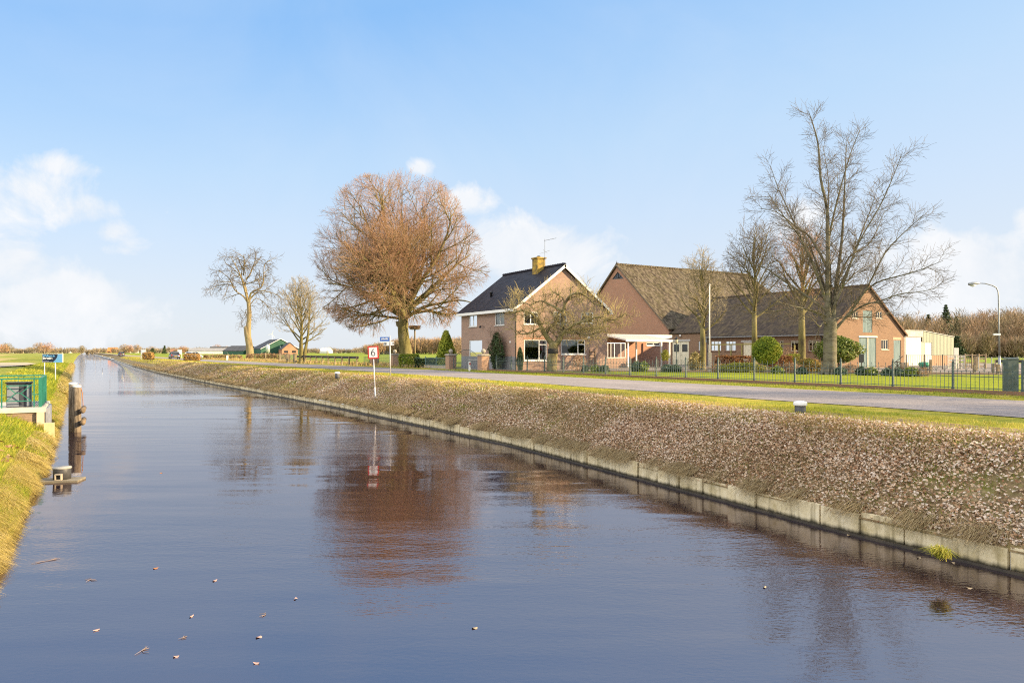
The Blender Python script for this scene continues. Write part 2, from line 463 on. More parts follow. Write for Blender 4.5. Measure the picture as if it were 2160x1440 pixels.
def sheet(name, pts, z, m):
    me = MB().add([(x, y, z) for x, y in pts], [tuple(range(len(pts)))]).mesh(name)
    return tag(link(name, me, m), kind='structure')
FX = 28.3                                           # the front fence line
m_pave = ground_mat('yard_paving', [(.27, .225, .19), ((.34, .29, .24), .4, .48, .2), ((.20, .16, .13), 1.5, .56, .15)], bump=.01)
sheet('yard', [(FX + .2, 20), (120, 2), (120, 40), (62, 66), (41, 62), (30.0, 62.3), (30.0, 57.5), (25.4, 57.2), (25.4, 52.2), (FX + .2, 52.0)], .010, m_pave)
sheet('garden_bed', [(FX + .2, 49.5), (FX + .2, 5), (60, 5), (57.5, 26), (52.5, 33.5), (45.5, 41.5), (37.2, 46.5)], .018, m_bed)
sheet('lawn', [(FX + .2, 47), (FX + .2, 4), (55.5, 4), (55.0, 20.5), (50, 26.2), (47.2, 28.4), (44.8, 31.2), (40.3, 38.0), (35.8, 42.5)], .026, m_lawn)
# grey lane beyond the lawn on the right and the pale lane over the left meadow
sheet('lane', [(56.5, 14), (140, -12), (142, -6), (58.5, 20)], .030, m_road)
sheet('track', [tuple(G(a, b, -.165)[:2]) for a, b in ((-80, 776), (0, 773.5), (55, 770), (78, 766.5), (55, 764), (0, 764.5), (-80, 765))], -.165, mat('track_sand', [(.34, .27, .17), (.44, .36, .25)], 1.0))

# water
m = bpy.data.materials.new('canal_water'); m.use_nodes = True
t = NT(m.node_tree); b = t.n['Principled BSDF']
co = t.new('ShaderNodeTexCoord').outputs['Object']
b.inputs['Base Color'].default_value = (.016, .010, .014, 1)
b.inputs['Roughness'].default_value = .015
b.inputs['IOR'].default_value = 3.9
b.inputs['Specular Tint'].default_value = (1.0, .89, .91, 1)
b.inputs['Specular IOR Level'].default_value = .5
rot = t.new('ShaderNodeMapping', {'Vector': co, 'Rotation': (0, 0, TH), 'Scale': (1, 1, 1)}).outputs[0]
def wav(scale, stretch, det, rough=.5):
    mp = t.new('ShaderNodeMapping', {'Vector': rot, 'Scale': stretch}).outputs[0]
    return t.new('ShaderNodeTexNoise', {'Vector': mp, 'Scale': scale, 'Detail': det, 'Roughness': rough}).outputs[0]
big = wav(.55, (.45, 1.5, 1), 2.0)
mid = wav(2.6, (.5, 1.5, 1), 3.0)
fine = wav(14.0, (.7, 1.2, 1), 2.0)
patch = wav(.07, (.5, 2.2, 1), 4.0)
long_ = wav(.20, (.35, 2.4, 1), 2.0)
pm = t.m('MULTIPLY', t.m('SUBTRACT', patch, .40), 5.0, clamp=True)
h = t.m('ADD', t.m('ADD', t.m('MULTIPLY', big, .016), t.m('MULTIPLY', long_, .022)), t.m('MULTIPLY', mid, t.m('MULTIPLY', pm, .006)))
h = t.m('ADD', h, t.m('MULTIPLY', fine, t.m('ADD', t.m('MULTIPLY', pm, .0032), .0004)))
sepw = t.new('ShaderNodeSeparateXYZ', {0: rot})
g0 = G(330, 828, WATER)                             # a cat's-paw of wind on the far water
r0 = Matrix.Rotation(TH, 3, 'Z') @ g0
d1 = t.m('DIVIDE', t.m('SUBTRACT', sepw.outputs[0], r0.x), 5.5); d2 = t.m('DIVIDE', t.m('SUBTRACT', sepw.outputs[1], r0.y), 2.6)
gust = t.m('EXPONENT', t.m('MULTIPLY', t.m('ADD', t.m('MULTIPLY', d1, d1), t.m('MULTIPLY', d2, d2)), -1.0))
h = t.m('ADD', h, t.m('MULTIPLY', wav(7.0, (.6, 1.3, 1), 3.0), t.m('MULTIPLY', gust, .03)))
far = t.m('DIVIDE', t.m('SUBTRACT', t.new('ShaderNodeSeparateXYZ', {0: co}).outputs[1], 75.0), 110.0, clamp=True)
h = t.m('ADD', h, t.m('MULTIPLY', wav(3.0, (.5, 1.6, 1), 2.0), t.m('MULTIPLY', t.m('MULTIPLY', far, patch), .16)))
t.set(b, 'Normal', t.new('ShaderNodeBump', {'Height': h, 'Strength': 1.0, 'Distance': 1.0}).outputs[0])
V = []
for y in ST_Y: V += [(lbank(y) - .3, y, WATER), (quay(y) + .12, y, WATER)]
tag(link('water', np_mesh('water', np.array(V), np.array([(2 * i, 2 * i + 1, 2 * i + 3, 2 * i + 2) for i in range(len(ST_Y) - 1)]), 4), m), kind='structure')

# concrete edging of the right bank: slabs with joints, a dark timber waling at the water line
m_conc = bpy.data.materials.new('mossy_concrete'); m_conc.use_nodes = True
t = NT(m_conc.node_tree); b = t.n['Principled BSDF']
co = t.new('ShaderNodeTexCoord').outputs['Object']
n_a = t.new('ShaderNodeTexNoise', {'Vector': co, 'Scale': 2.2, 'Detail': 7.0, 'Roughness': .7}).outputs[0]
n_b = t.new('ShaderNodeTexNoise', {'Vector': t.new('ShaderNodeMapping', {'Vector': co, 'Scale': (6, 6, .6)}).outputs[0], 'Scale': 1.5, 'Detail': 6.0}).outputs[0]
c = t.ramp(n_a, [(.3, (.46, .37, .19)), (.5, (.70, .59, .38)), (.72, (.82, .72, .52))])
c = t.mix(t.m('MULTIPLY', t.m('SUBTRACT', n_b, .53), 3.5, clamp=True), c, (.20, .16, .07))
zz = t.new('ShaderNodeSeparateXYZ', {0: co}).outputs[2]      # slime in the splash zone just above the water
c = t.mix(t.m('SUBTRACT', 1.0, t.m('DIVIDE', t.m('ADD', t.m('SUBTRACT', zz, WATER), t.m('MULTIPLY', n_b, -.10)), .07), clamp=True), c, (.045, .038, .02))
t.set(b, 'Base Color', c); b.inputs['Roughness'].default_value = .9
t.set(b, 'Normal', t.new('ShaderNodeBump', {'Height': n_a, 'Strength': .4, 'Distance': .02}).outputs[0])
m_wetwood = mat('wet_timber', [(.025, .02, .015), (.06, .048, .034)], 6, rough=.45, spec=.5)
q = thing('canal_revetment', 'long row of pale concrete slabs edging the leaf covered right bank at the waterline', 'retaining wall', (0, 0, 0))
sl = MB(); rng = random.Random(5); y = -12.0
while y < 330:
    L = .78 if y < 120 else 3.0
    j = rng.uniform(-.025, .025); tz = rng.uniform(-.06, .025) - 1.25 - .09 * min(1, max(0, (y - 14) / 22))
    x0, x1 = float(quay(y)) + j, float(quay(y + L)) + j
    g = .022
    y1, y2 = y + g, y + L - g * .3
    sl.add([(x0, y1, WATER - .5), (x1, y2, WATER - .5), (x1 + .10, y2, WATER - .5), (x0 + .10, y1, WATER - .5), (x0, y1, tz), (x1, y2, tz + rng.uniform(-.012, .012)), (x1 + .10, y2, tz), (x0 + .10, y1, tz)],
           [(0, 3, 2, 1), (4, 5, 6, 7), (0, 1, 5, 4), (1, 2, 6, 5), (2, 3, 7, 6), (3, 0, 4, 7)])
    y += L
sl.build('slab', m_conc, q)
ys = [-12] + list(range(-8, 130, 4)) + list(range(140, 340, 20))
MB().add([(float(quay(y)) + dx, y, z) for y in ys for dx, z in ((-.07, WATER - .3), (-.05, WATER + .04), (-.008, WATER + .045), (-.008, WATER - .3))],
         [(4 * i + k, 4 * i + (k + 1) % 4, 4 * i + 4 + (k + 1) % 4, 4 * i + 4 + k) for i in range(len(ys) - 1) for k in range(4)]).build('waling', m_wetwood, q)

# ---------------------------------------------------------------- loose ground cover
def blades(P, H, lean, width, rng, rnd, curl=.5):
    """bent grass blades: two quads... as one quad + one tip triangle folded into quads"""
    n = len(P)
    a = rng.random(n) * 2 * math.pi
    side = np.stack([np.cos(a), np.sin(a), np.zeros(n)], 1) * (width / 2)[:, None]
    mid = P + np.stack([lean[:, 0] * .35, lean[:, 1] * .35, H * .62], 1)
    tip = P + np.stack([lean[:, 0], lean[:, 1], H * (1 - curl * .4)], 1)
    V = np.stack([P - side, P + side, mid + side * .8, mid - side * .8, tip + side * .15, tip - side * .15], 1).reshape(-1, 3)
    i = np.arange(n)[:, None] * 6
    Fq = np.concatenate([i + np.array([[0, 1, 2, 3]]), i + np.array([[3, 2, 4, 5]])], 1).reshape(-1, 4)
    return V, Fq, np.repeat(rnd, 2)

def patch(x, y, s, seed):
    """smooth pseudo-noise 0..1 for clumping"""
    r = np.random.default_rng(seed); v = np.zeros_like(x)
    for k in range(7):
        a = r.random() * 6.28; f = s * (0.6 + r.random() * 1.9)
        v += np.sin((x * math.cos(a) + y * math.sin(a)) * f + r.random() * 6.28)
    return .5 + v / 7.0

rng = np.random.default_rng(11)
# fallen leaves over the right bank: mostly beech and oak leaves, dry, curled
def leaf_field(n, ylo, yhi, smin, smax, pw, seed):
    r = np.random.default_rng(seed)
    y = ylo + (yhi - ylo) * r.random(n) ** pw
    d = r.random(n) ** .9 * 3.5
    keep = (patch(d * 1.6, y, 1.1, 3) * .8 + .42 > r.random(n)) & ((d < 2.3) | (r.random(n) < .38 - .08 * (d - 2.3)))
    y, d = y[keep], d[keep]
    x = quay(y) + d * bscale(y)
    z = rbank_z(x, y) + .01 + r.random(len(y)) * .055
    return np.stack([x, y, z], 1), smin + (smax - smin) * r.random(len(y))
def leaf_mesh(P, sz, r):
    n = len(P)
    th = r.random(n) * 6.283; roll = r.normal(size=n) * .75
    u = np.stack([np.cos(th), np.sin(th), roll * .8], 1); u /= np.linalg.norm(u, axis=1, keepdims=True)
    up = np.stack([-.45 + r.normal(size=n) * .55, r.normal(size=n) * .6, np.ones(n)], 1)
    v = np.cross(up, u); v /= np.linalg.norm(v, axis=1, keepdims=True); w = np.cross(u, v)
    a = u * (sz / 2)[:, None]; b_ = v * (sz * (.28 + .12 * r.random(n)))[:, None]; c_ = w * (sz * (.06 + .14 * r.random(n)))[:, None]
    V = np.stack([P - a, P - a * .1 + b_ + c_, P + a + c_ * .6, P - a * .1 - b_ + c_], 1).reshape(-1, 3)
    i = np.arange(n)[:, None] * 4
    Fq = np.concatenate([i + np.array([[0, 1, 2]]), i + np.array([[0, 2, 3]])], 1).reshape(-1, 3)
    return V, Fq
Vs, Fs, Rs = [], [], []; base = 0
for (n, a, b_, s0, s1, pw, sd) in ((105000, 1.0, 17, .030, .078, 1.0, 21), (100000, 15, 46, .036, .085, 1.0, 22), (30000, 42, 120, .08, .15, 1.2, 23)):
    P, sz = leaf_field(n, a, b_, s0, s1, pw, sd)
    r = np.random.default_rng(sd)
    V, Fq = leaf_mesh(P, sz, r)
    Vs.append(V); Fs.append(Fq + base); base += len(V)
    Rs.append(np.repeat(np.clip(r.random(len(P)) * .95 + .25 * (patch(P[:, 0], P[:, 1], .8, 9) - .1), 0, 1), 2))
m_leaf = mat('dead_leaf', [(.12, .055, .026), (.27, .13, .06), (.40, .24, .13), (.50, .35, .22), (.57, .43, .31), (.62, .51, .41)], attr=True, rough=.7, spec=.35, trans=.12)
tag(link('fallen_leaves', np_mesh('fallen_leaves', np.concatenate(Vs), np.concatenate(Fs), 3, np.concatenate(Rs)), m_leaf), 'dry brown and grey fallen leaves covering the slope of the right bank', 'fallen leaves', kind='stuff')

def sample_rb(n, ylo, yhi, d0, d1, r, pw=1.0):
    y = ylo + (yhi - ylo) * r.random(n) ** pw
    d = d0 + (d1 - d0) * r.random(n)
    x = quay(y) + d * bscale(y)
    return x, y, d
m_straw = mat('dry_grass', [(.18, .11, .05), (.36, .26, .12), (.54, .41, .21), (.68, .54, .32)], attr=True, rough=.8, trans=.25)
m_green = mat('green_grass', [(.13, .19, .015), (.25, .29, .022), (.40, .38, .04), (.56, .45, .11)], attr=True, rough=.8, trans=.3)
Vs, Fs, Rs = [], [], []; base = 0
def push(V, Fq, q):
    global base
    Vs.append(V); Fs.append(Fq + base); Rs.append(q); base += len(V)
def flush(name, m, label, cat):
    global Vs, Fs, Rs, base
    o = link(name, np_mesh(name, np.concatenate(Vs), np.concatenate(Fs), 4, np.concatenate(Rs)), m)
    tag(o, label, cat, kind='stuff')
    Vs, Fs, Rs, base = [], [], [], 0
    return o
# straw among the leaves and hanging over the edging
r = np.random.default_rng(31)
for (n, a, b_, h, w) in ((110000, 1, 22, .19, .006), (100000, 20, 60, .22, .012), (26000, 58, 140, .3, .04)):
    x, y, d = sample_rb(n, a, b_, .05, 3.2, r)
    k = patch(x * 1.4, y, 1.2, 5) * 1.5 - .25 > r.random(n); x, y, d = x[k], y[k], d[k]
    H = h * (.4 + .8 * r.random(len(x)))
    lean = np.stack([-.6 * H - r.random(len(x)) * h * .7, r.normal(size=len(x)) * h * .55], 1)
    push(*blades(np.stack([x, y, rbank_z(x, y) - .01], 1), H * .55, lean, np.full(len(x), w), r, r.random(len(x))))
for (n, a, b_, h, w) in ((30000, 1, 26, .21, .007), (32000, 24, 80, .23, .015), (12000, 78, 180, .3, .05)):
    x, y, d = sample_rb(n, a, b_, .02, .42, r)
    k = (patch(x * 0, y, 2.6, 8) > .49 + .18 * r.normal(size=n)); x, y, d = x[k], y[k], d[k]
    H = h * (.35 + .8 * r.random(len(x)))
    lean = np.stack([-.25 - r.random(len(x)) * .30, r.normal(size=len(x)) * .10], 1)
    V, Fq, q = blades(np.stack([x, y, rbank_z(x, y)], 1), H * .5, lean, np.full(len(x), w), r, r.random(len(x)) ** 1.3 * .8)
    V = V.reshape(-1, 6, 3); V[:, 4:, 2] -= (H * (.45 + .85 * r.random(len(x))))[:, None]; V = V.reshape(-1, 3)
    push(V, Fq, q)
flush('dry_grass', m_straw, 'dry straw grass between the leaves and hanging over the concrete edging', 'grass')
# green and yellow grass along the brow of the right bank, the verges and in tufts down the slope
r = np.random.default_rng(37)
for (n, a, b_, h, w, d0, d1) in ((44000, 4, 30, .09, .009, 1.75, 5.6), (36000, 28, 80, .11, .018, 1.8, 5.6), (20000, 75, 300, .16, .05, 1.2, 5.0)):
    x, y, d = sample_rb(n, a, b_, d0, d1, r)
    inside = x < poly(y, ROADC) - poly(y, ROADW) / 2 + .1 * r.normal(size=n)
    k = inside & (patch(x, y, 1.0, 15) + .2 > r.random(n)); x, y = x[k], y[k]
    H = h * (.4 + .9 * r.random(len(x)))
    lean = r.normal(size=(len(x), 2)) * h * .55
    push(*blades(np.stack([x, y, rbank_z(x, y) - .01], 1), H, lean, np.full(len(x), w), r, np.clip(.36 + patch(x, y, .5, 2) * .75 + r.normal(size=len(x)) * .22, 0, 1)))
for (n, a, b_, h, w) in ((13000, 2, 30, .10, .009), (20000, 26, 90, .14, .02)):
    x, y, d = sample_rb(n, a, b_, .1, 2.6, r)
    k = patch(x, y, 1.5, 44) > .57; x, y = x[k], y[k]
    H = h * (.4 + .9 * r.random(len(x))); lean = np.stack([-.5 * H, r.normal(size=len(x)) * h * .4], 1)
    push(*blades(np.stack([x, y, rbank_z(x, y) - .01], 1), H, lean, np.full(len(x), w), r, r.random(len(x)) * .5))
for (n, a, b_, h, w) in ((16000, 8, 56, .08, .018),):   # strip between the road and the fence
    y = a + (b_ - a) * r.random(n); x = poly(y, ROADC) + poly(y, ROADW) / 2 + (FX - .1 - poly(y, ROADC) - poly(y, ROADW) / 2) * r.random(n)
    k = (patch(x, y, .7, 18) + .2 + (y - 30) * .02 > r.random(n)); x, y = x[k], y[k]
    push(*blades(np.stack([x, y, np.full(len(x), -.005)], 1), h * (.4 + .9 * r.random(len(x))), r.normal(size=(len(x), 2)) * h * .5, np.full(len(x), w), r, r.random(len(x)) * .6))
flush('verge_grass', m_green, 'green and yellow tufts of grass along the road verges above the right bank', 'grass')
# left bank: long pale grass, green above
r = np.random.default_rng(41)
for (n, a, b_, h, w, pw) in ((80000, 5.5, 26, .13, .007, 1.3), (26000, 24, 62, .20, .018, 1.2), (12000, 58, 180, .3, .05, 1.2)):
    y = a + (b_ - a) * r.random(n) ** pw; d = .08 + r.random(n) ** 1.5 * 4.2
    x = lbank(y) - d
    k = (patch(x, y, .9, 61) + .35 > r.random(n)); x, y, d = x[k], y[k], d[k]
    H = h * (.4 + .9 * r.random(len(x))); lean = np.stack([.5 * H + r.normal(size=len(x)) * h * .4, r.normal(size=len(x)) * h * .5], 1)
    push(*blades(np.stack([x, y, lbank_z(x, y) - .01], 1), H * .9, lean, np.full(len(x), w), r, np.clip(patch(x, y, .45, 63) * .7 + r.normal(size=len(x)) * .2, 0, 1)))
flush('bank_grass', m_green, 'bright green grass growing on the left bank of the canal', 'grass')
for (n, a, b_, h, w, pw) in ((34000, 5.0, 24, .20, .006, 1.4), (17000, 22, 60, .25, .014, 1.1), (9000, 58, 200, .5, .06, 1.2)):
    y = a + (b_ - a) * r.random(n) ** pw; d = .0 + r.random(n) ** 1.6 * .60
    x = lbank(y) - d
    H = h * (.35 + .8 * r.random(len(x))) * (.55 + .8 * patch(x, y, 1.3, 71))
    lean = np.stack([H * .55 + r.normal(size=len(x)) * h * .3 + (patch(x, y, 3.0, 77) - .4) * h, r.normal(size=len(x)) * h * .5], 1)
    V, Fq, q = blades(np.stack([x, y, lbank_z(x, y) - .01], 1), H * .8, lean, np.full(len(x), w), r, np.clip(r.random(len(x)) * .75 + .35 * patch(x, y, 2.0, 79), 0, 1))
    V = V.reshape(-1, 6, 3); V[:, 4:, 2] -= (H * .40 + .05)[:, None]; V = V.reshape(-1, 3)
    push(V, Fq, q)
m_gold = mat('golden_grass', [(.34, .29, .06), (.52, .39, .10), (.62, .46, .15), (.70, .56, .26)], attr=True, rough=.8, trans=.3)
flush('reed_grass', m_gold, 'long golden dead grass drooping into the water along the left bank', 'grass')
# rough yellow grass beyond the road
for (n, xr, yr, h, w) in ((9000, (24.5, 30), (62, 170), .5, .06),):
    y = yr[0] + (yr[1] - yr[0]) * r.random(n); x = poly(y, ROADC) + poly(y, ROADW) / 2 + .8 + r.random(n) ** .7 * 6.5
    k = (patch(x, y, .4, 81) + .1 > r.random(n)) & ~((x > 28.5) & (y < 66)); x, y = x[k], y[k]
    H = h * (.3 + .8 * r.random(len(x)))
    push(*blades(np.stack([x, y, np.zeros(len(x))], 1), H, r.normal(size=(len(x), 2)) * h * .4, np.full(len(x), w), r, np.clip(.2 + .7 * r.random(len(x)), 0, 1)))
flush('rough_grass', mat('rough_grass', [(.16, .15, .03), (.30, .22, .08), (.42, .29, .13), (.46, .33, .18)], attr=True, trans=.25), 'rough tawny grass along the field edge beyond the road', 'grass')
r = np.random.default_rng(91)
# brown oak leaves lying on the left bank
n = 700; y = 7 + 19 * r.random(n); x = lbank(y) - .6 - 2.2 * r.random(n)
k = patch(x, y, 1.3, 95) > .60; x, y = x[k], y[k]
V, Fq = leaf_mesh(np.stack([x, y, lbank_z(x, y) + .07], 1), .10 + .06 * r.random(len(x)), r)
tag(link('brown_leaves', np_mesh('brown_leaves', V, Fq, 3, np.repeat(.1 + .4 * r.random(len(x)), 2)), m_leaf), 'scattered brown oak leaves lying in the grass of the left bank', 'fallen leaves', kind='stuff')
# ================================================================ bare winter trees
class Tubes:
    """many tapering limbs as one mesh, assembled in bulk"""
    def __init__(s): s.b = {}
    def add(s, pts, rs, sides): s.b.setdefault((len(pts), sides), []).append((pts, rs))
    def mesh(s, name):
        Vs, Fs, base = [], [], 0
        for (n, k), lst in s.b.items():
            P = np.array([a for a, b in lst], dtype=np.float64); Rr = np.array([b for a, b in lst])
            T = np.gradient(P, axis=1); T /= np.linalg.norm(T, axis=2, keepdims=True) + 1e-9
            d = P[:, -1] - P[:, 0]; d /= np.linalg.norm(d, axis=1, keepdims=True) + 1e-9
            ref = np.where(np.abs(d[:, 2:3]) < .8, np.array([[0, 0, 1.0]]), np.array([[1.0, .13, 0]]))[:, None, :]
            A = np.cross(T, np.broadcast_to(ref, T.shape)); A /= np.linalg.norm(A, axis=2, keepdims=True) + 1e-9
            Bv = np.cross(T, A)
            an = np.arange(k) * 2 * np.pi / k
            V = P[:, :, None] + Rr[:, :, None, None] * (A[:, :, None] * np.cos(an)[None, None, :, None] + Bv[:, :, None] * np.sin(an)[None, None, :, None])
            m = len(lst)
            idx = base + np.arange(m * n * k).reshape(m, n, k)
            a = idx[:, :-1]; b = idx[:, 1:]
            Fq = np.stack([a, np.roll(a, -1, 2), np.roll(b, -1, 2), b], -1).reshape(-1, 4)
            Vs.append(V.reshape(-1, 3)); Fs.append(Fq); base += m * n * k
        return np_mesh(name, np.concatenate(Vs), np.concatenate(Fs), 4, smooth=True)

class Tree:
    """recursive limbs > boughs > branches > twigs inside a crown outline"""
    def __init__(s, seed, levels, env=None, rmin=.011, lowdroop=None):
        s.r = random.Random(seed); s.L = levels; s.env = env; s.rmin = rmin; s.low = lowdroop
        s.trunk = Tubes(); s.crown = Tubes(); s.count = 0
    def limb(s, pts, rs, lvl, sprout=True, sides=10):
        pts, rs = [Vector(p) for p in pts], list(rs)
        e = (pts[-1] - pts[-2]).normalized() * rs[-1] * .5        # close the end
        s.trunk.add([tuple(p) for p in pts] + [tuple(pts[-1] + e)], rs + [rs[-1] * .05], sides)
        if sprout: s.sprout([Vector(p) for p in pts], list(rs), lvl)
    def sprout(s, pts, rs, lvl):
        if lvl >= len(s.L): return
        S = s.L[lvl]; r = s.r
        seg = [(pts[i + 1] - pts[i]).length for i in range(len(pts) - 1)]; tot = sum(seg)
        n = S['n'] if not isinstance(S['n'], tuple) else r.randint(*S['n'])
        if S.get('perm'): n = max(2, int(S['perm'] * tot))
        ph = r.random() * 6.28
        for i in range(n):
            f = S['t0'] + (1.0 - S['t0']) * (i + r.random() * .9) / n
            f = min(f, .995); q = f * tot; j = 0
            while j < len(seg) - 1 and q > seg[j]: q -= seg[j]; j += 1
            u = q / max(seg[j], 1e-6)
            p = pts[j].lerp(pts[j + 1], min(u, 1)); rr = rs[j] + (rs[j + 1] - rs[j]) * u
            d0 = (pts[j + 1] - pts[j]).normalized()
            ph += 2.4 + r.uniform(-.5, .5)
            ref = Vector((0, 0, 1)) if abs(d0.z) < .9 else Vector((1, 0, 0))
            a = d0.cross(ref).normalized(); b = d0.cross(a)
            sd = a * math.cos(ph) + b * math.sin(ph) * S.get('flat', 1.0)
            ang = R(S['ang'] + r.uniform(-1, 1) * S.get('jang', 10))
            d = (d0 * math.cos(ang) + sd.normalized() * math.sin(ang)).normalized()
            Ln = S['len'] * (1 - S.get('fall', .45) * f) * r.uniform(.65, 1.15)
            s.grow(p, d, Ln, max(s.rmin, min(rr * .8, S.get('r', rr * .55) * (1.1 - .5 * f))), lvl)
    def grow(s, p, d, Ln, r0, lvl):
        S = s.L[lvl]; r = s.r; n = S['seg']
        if s.env and not s.env(p): return
        pts = [p.copy()]; st = Ln / n; w = S['wig']; up = S.get('up', 0.0)
        for i in range(n):
            u = up
            if s.low: u = s.low(p, up, lvl)
            d = (d + Vector((r.gauss(0, w), r.gauss(0, w), r.gauss(0, w) + u))).normalized()
            p = p + d * st * r.uniform(.85, 1.15)
            pts.append(p.copy())
            if s.env and not s.env(p): break
        k = len(pts) - 1
        rs = [max(s.rmin * .75, r0 * (1 - (1 - S.get('tip', .35)) * i / k)) for i in range(k + 1)]
        (s.crown if lvl >= S.get('crown_from', 1) else s.trunk).add([tuple(q) for q in pts], rs, S.get('sides', 3))
        s.count += 1
        s.sprout(pts, rs, lvl + 1)

def ellipsoid(c, rx, ry, rup, rdn, seed=0, lump=.08):
    r = random.Random(seed); ph = [(r.uniform(2, 7), r.uniform(2, 7), r.random() * 6.28) for _ in range(4)]
    def f(p):
        x, y, z = (p.x - c[0]) / rx, (p.y - c[1]) / ry, (p.z - c[2]) / (rup if p.z > c[2] else rdn)
        q = math.sqrt(x * x + y * y + z * z)
        if q < .7: return True
        a = math.atan2(y, x); e = math.atan2(z, math.hypot(x, y))
        return q < 1 + lump * sum(math.sin(k * a + m * e + h) for k, m, h in ph) * .6
    return f

m_bark_moss = mat('mossy_bark', [(.065, .052, .028), (.135, .115, .038), (.19, .16, .065), (.225, .19, .11)], 1.6, rough=.95, bump=.05, bscale=9, stretch=(1, 1, .35))
m_bark_pale = mat('pale_bark', [(.11, .08, .045), (.20, .15, .08), (.275, .21, .115), (.18, .155, .06)], 1.4, rough=.95, bump=.06, bscale=8, stretch=(1.3, 1.3, .3))
m_bark_grey = mat('grey_bark', [(.06, .05, .034), (.11, .095, .062), (.17, .148, .105), (.13, .12, .045)], 1.8, rough=.95, bump=.05, bscale=10, stretch=(.6, .6, 1.6))
m_bark_fruit = mat('crooked_bark', [(.07, .055, .035), (.14, .11, .06), (.20, .17, .07), (.24, .19, .13)], 2.2, rough=.95, bump=.05, bscale=9)
m_twig_beech = mat('beech_twig', [(.29, .175, .10), (.37, .21, .12), (.33, .225, .125)], .25, rough=.85, lo=.38, hi=.62)
m_twig_grey = mat('grey_twig', [(.27, .22, .14), (.37, .30, .19)], .4, rough=.85)
m_twig_dark = mat('dark_twig', [(.095, .072, .048), (.15, .115, .075)], .4, rough=.85)
m_twig_gold = mat('golden_twig', [(.30, .24, .10), (.40, .31, .14)], .5, rough=.85)

def tree_thing(name, label, cat, loc, T, mt, mc, group=None, trunk_label=None):
    t = thing(name, label, cat, loc, -TH, group)
    link('trunk', T.trunk.mesh('trunk'), mt, t)
    if T.crown.b: link('crown', T.crown.mesh('crown'), mc, t)
    return t

def pxlimb(bx, by, D, pts, r0, r1, dep0=0.0, dep1=0.0, z0=0.0, rng=None, sub=3):
    """limb whose course was read off the photograph: pixel offsets from the tree's foot, scaled to metres at the tree's distance"""
    k = D / F; n = len(pts); out = []
    for i, (x, y) in enumerate(pts):
        f = i / (n - 1)
        out.append(Vector(((x - bx) * k, dep0 + (dep1 - dep0) * f, (by - y) * k + z0)))
    res = [out[0]]
    for i in range(n - 1):                          # Catmull-Rom
        p0, p1, p2, p3 = out[max(i - 1, 0)], out[i], out[i + 1], out[min(i + 2, n - 1)]
        for j in range(1, sub + 1):
            t = j / sub
            res.append(.5 * ((2 * p1) + (p2 - p0) * t + (2 * p0 - 5 * p1 + 4 * p2 - p3) * t * t + (3 * p1 - p0 - 3 * p2 + p3) * t ** 3))
    m = len(res)
    return res, [r0 + (r1 - r0) * (i / (m - 1)) ** .8 for i in range(m)]

# ---- the big copper beech beside the house
D = 80.0; bx, by = 858, 771
lv = [dict(n=8, t0=.20, ang=44, jang=14, len=6.4, fall=.45, seg=5, wig=.10, up=.035, r=.11, sides=5, crown_from=9),
      dict(n=8, t0=.15, ang=42, len=3.5, fall=.40, seg=4, wig=.10, up=.04, r=.045, sides=4, crown_from=9),
      dict(n=7, t0=.12, ang=36, len=1.9, fall=.35, seg=3, wig=.075, up=.07, r=.017, crown_from=0),
      dict(n=4, t0=.15, ang=30, len=1.15, fall=.3, seg=2, wig=.06, up=.08, r=.0105, crown_from=0)]
env = ellipsoid((-1.1, 0, 11.9), 9.4, 9.0, 9.6, 8.2, 3, .07)
def droop(p, up, lvl):
    if p.z < 8.5 and lvl >= 1: return -.16 * min(1, (8.5 - p.z) / 3 + .3)
    return up
T = Tree(7, lv, env, rmin=.0098, lowdroop=droop)
T.limb(*pxlimb(bx, by, D, [(862, 775), (861, 764), (857, 745), (852, 715), (850, 690), (851, 668), (853, 650)], .82, .50, sub=3), 9, False, 14)
for k in range(7):                                  # root flare
    a = k * .9 + .2
    T.limb([(.55 * math.cos(a), .55 * math.sin(a), .9), (.75 * math.cos(a), .75 * math.sin(a), .3), (1.15 * math.cos(a), 1.15 * math.sin(a), -.1)], [.22, .2, .1], 9, False, 8)
T.limb([(-.55, -.1, 4.3), (-.95, -.2, 4.65), (-1.1, -.2, 4.95)], [.30, .26, .12], 9, False, 9)
rr = random.Random(70)
limbs = [  # course in the picture (pixels), start radius
    ([(853, 660), (856, 620), (858, 570), (852, 500), (846, 440)], .42), ([(855, 660), (872, 615), (888, 560), (893, 500), (888, 430)], .36),
    ([(852, 655), (836, 605), (815, 555), (790, 500), (770, 440)], .38), ([(850, 660), (826, 615), (795, 575), (755, 540), (720, 505)], .33),
    ([(857, 655), (886, 600), (920, 550), (945, 500), (955, 460)], .35), ([(858, 660), (895, 620), (935, 580), (965, 550), (990, 530)], .30),
    ([(849, 665), (815, 640), (775, 618), (735, 605), (700, 600)], .28), ([(860, 668), (895, 648), (935, 640), (970, 635), (995, 640)], .24),
    ([(848, 668), (820, 652), (790, 632), (750, 640), (712, 650)], .24), ([(853, 655), (846, 600), (832, 540), (820, 470), (812, 420)], .34),
    ([(856, 665), (900, 655), (940, 662), (975, 655), (1000, 640)], .20), ([(848, 672), (812, 668), (775, 665), (740, 672)], .17)]
for i, (pp, r0) in enumerate(limbs):
    T.limb(*pxlimb(bx, by, D, pp, r0, .05, 0, [0, 2.2, -2.4, 1.4, -1.8, 2.5, -1.5, -2.0, 2.6, -3.4, 1.8, -2.6][i]), 0, True, 8)
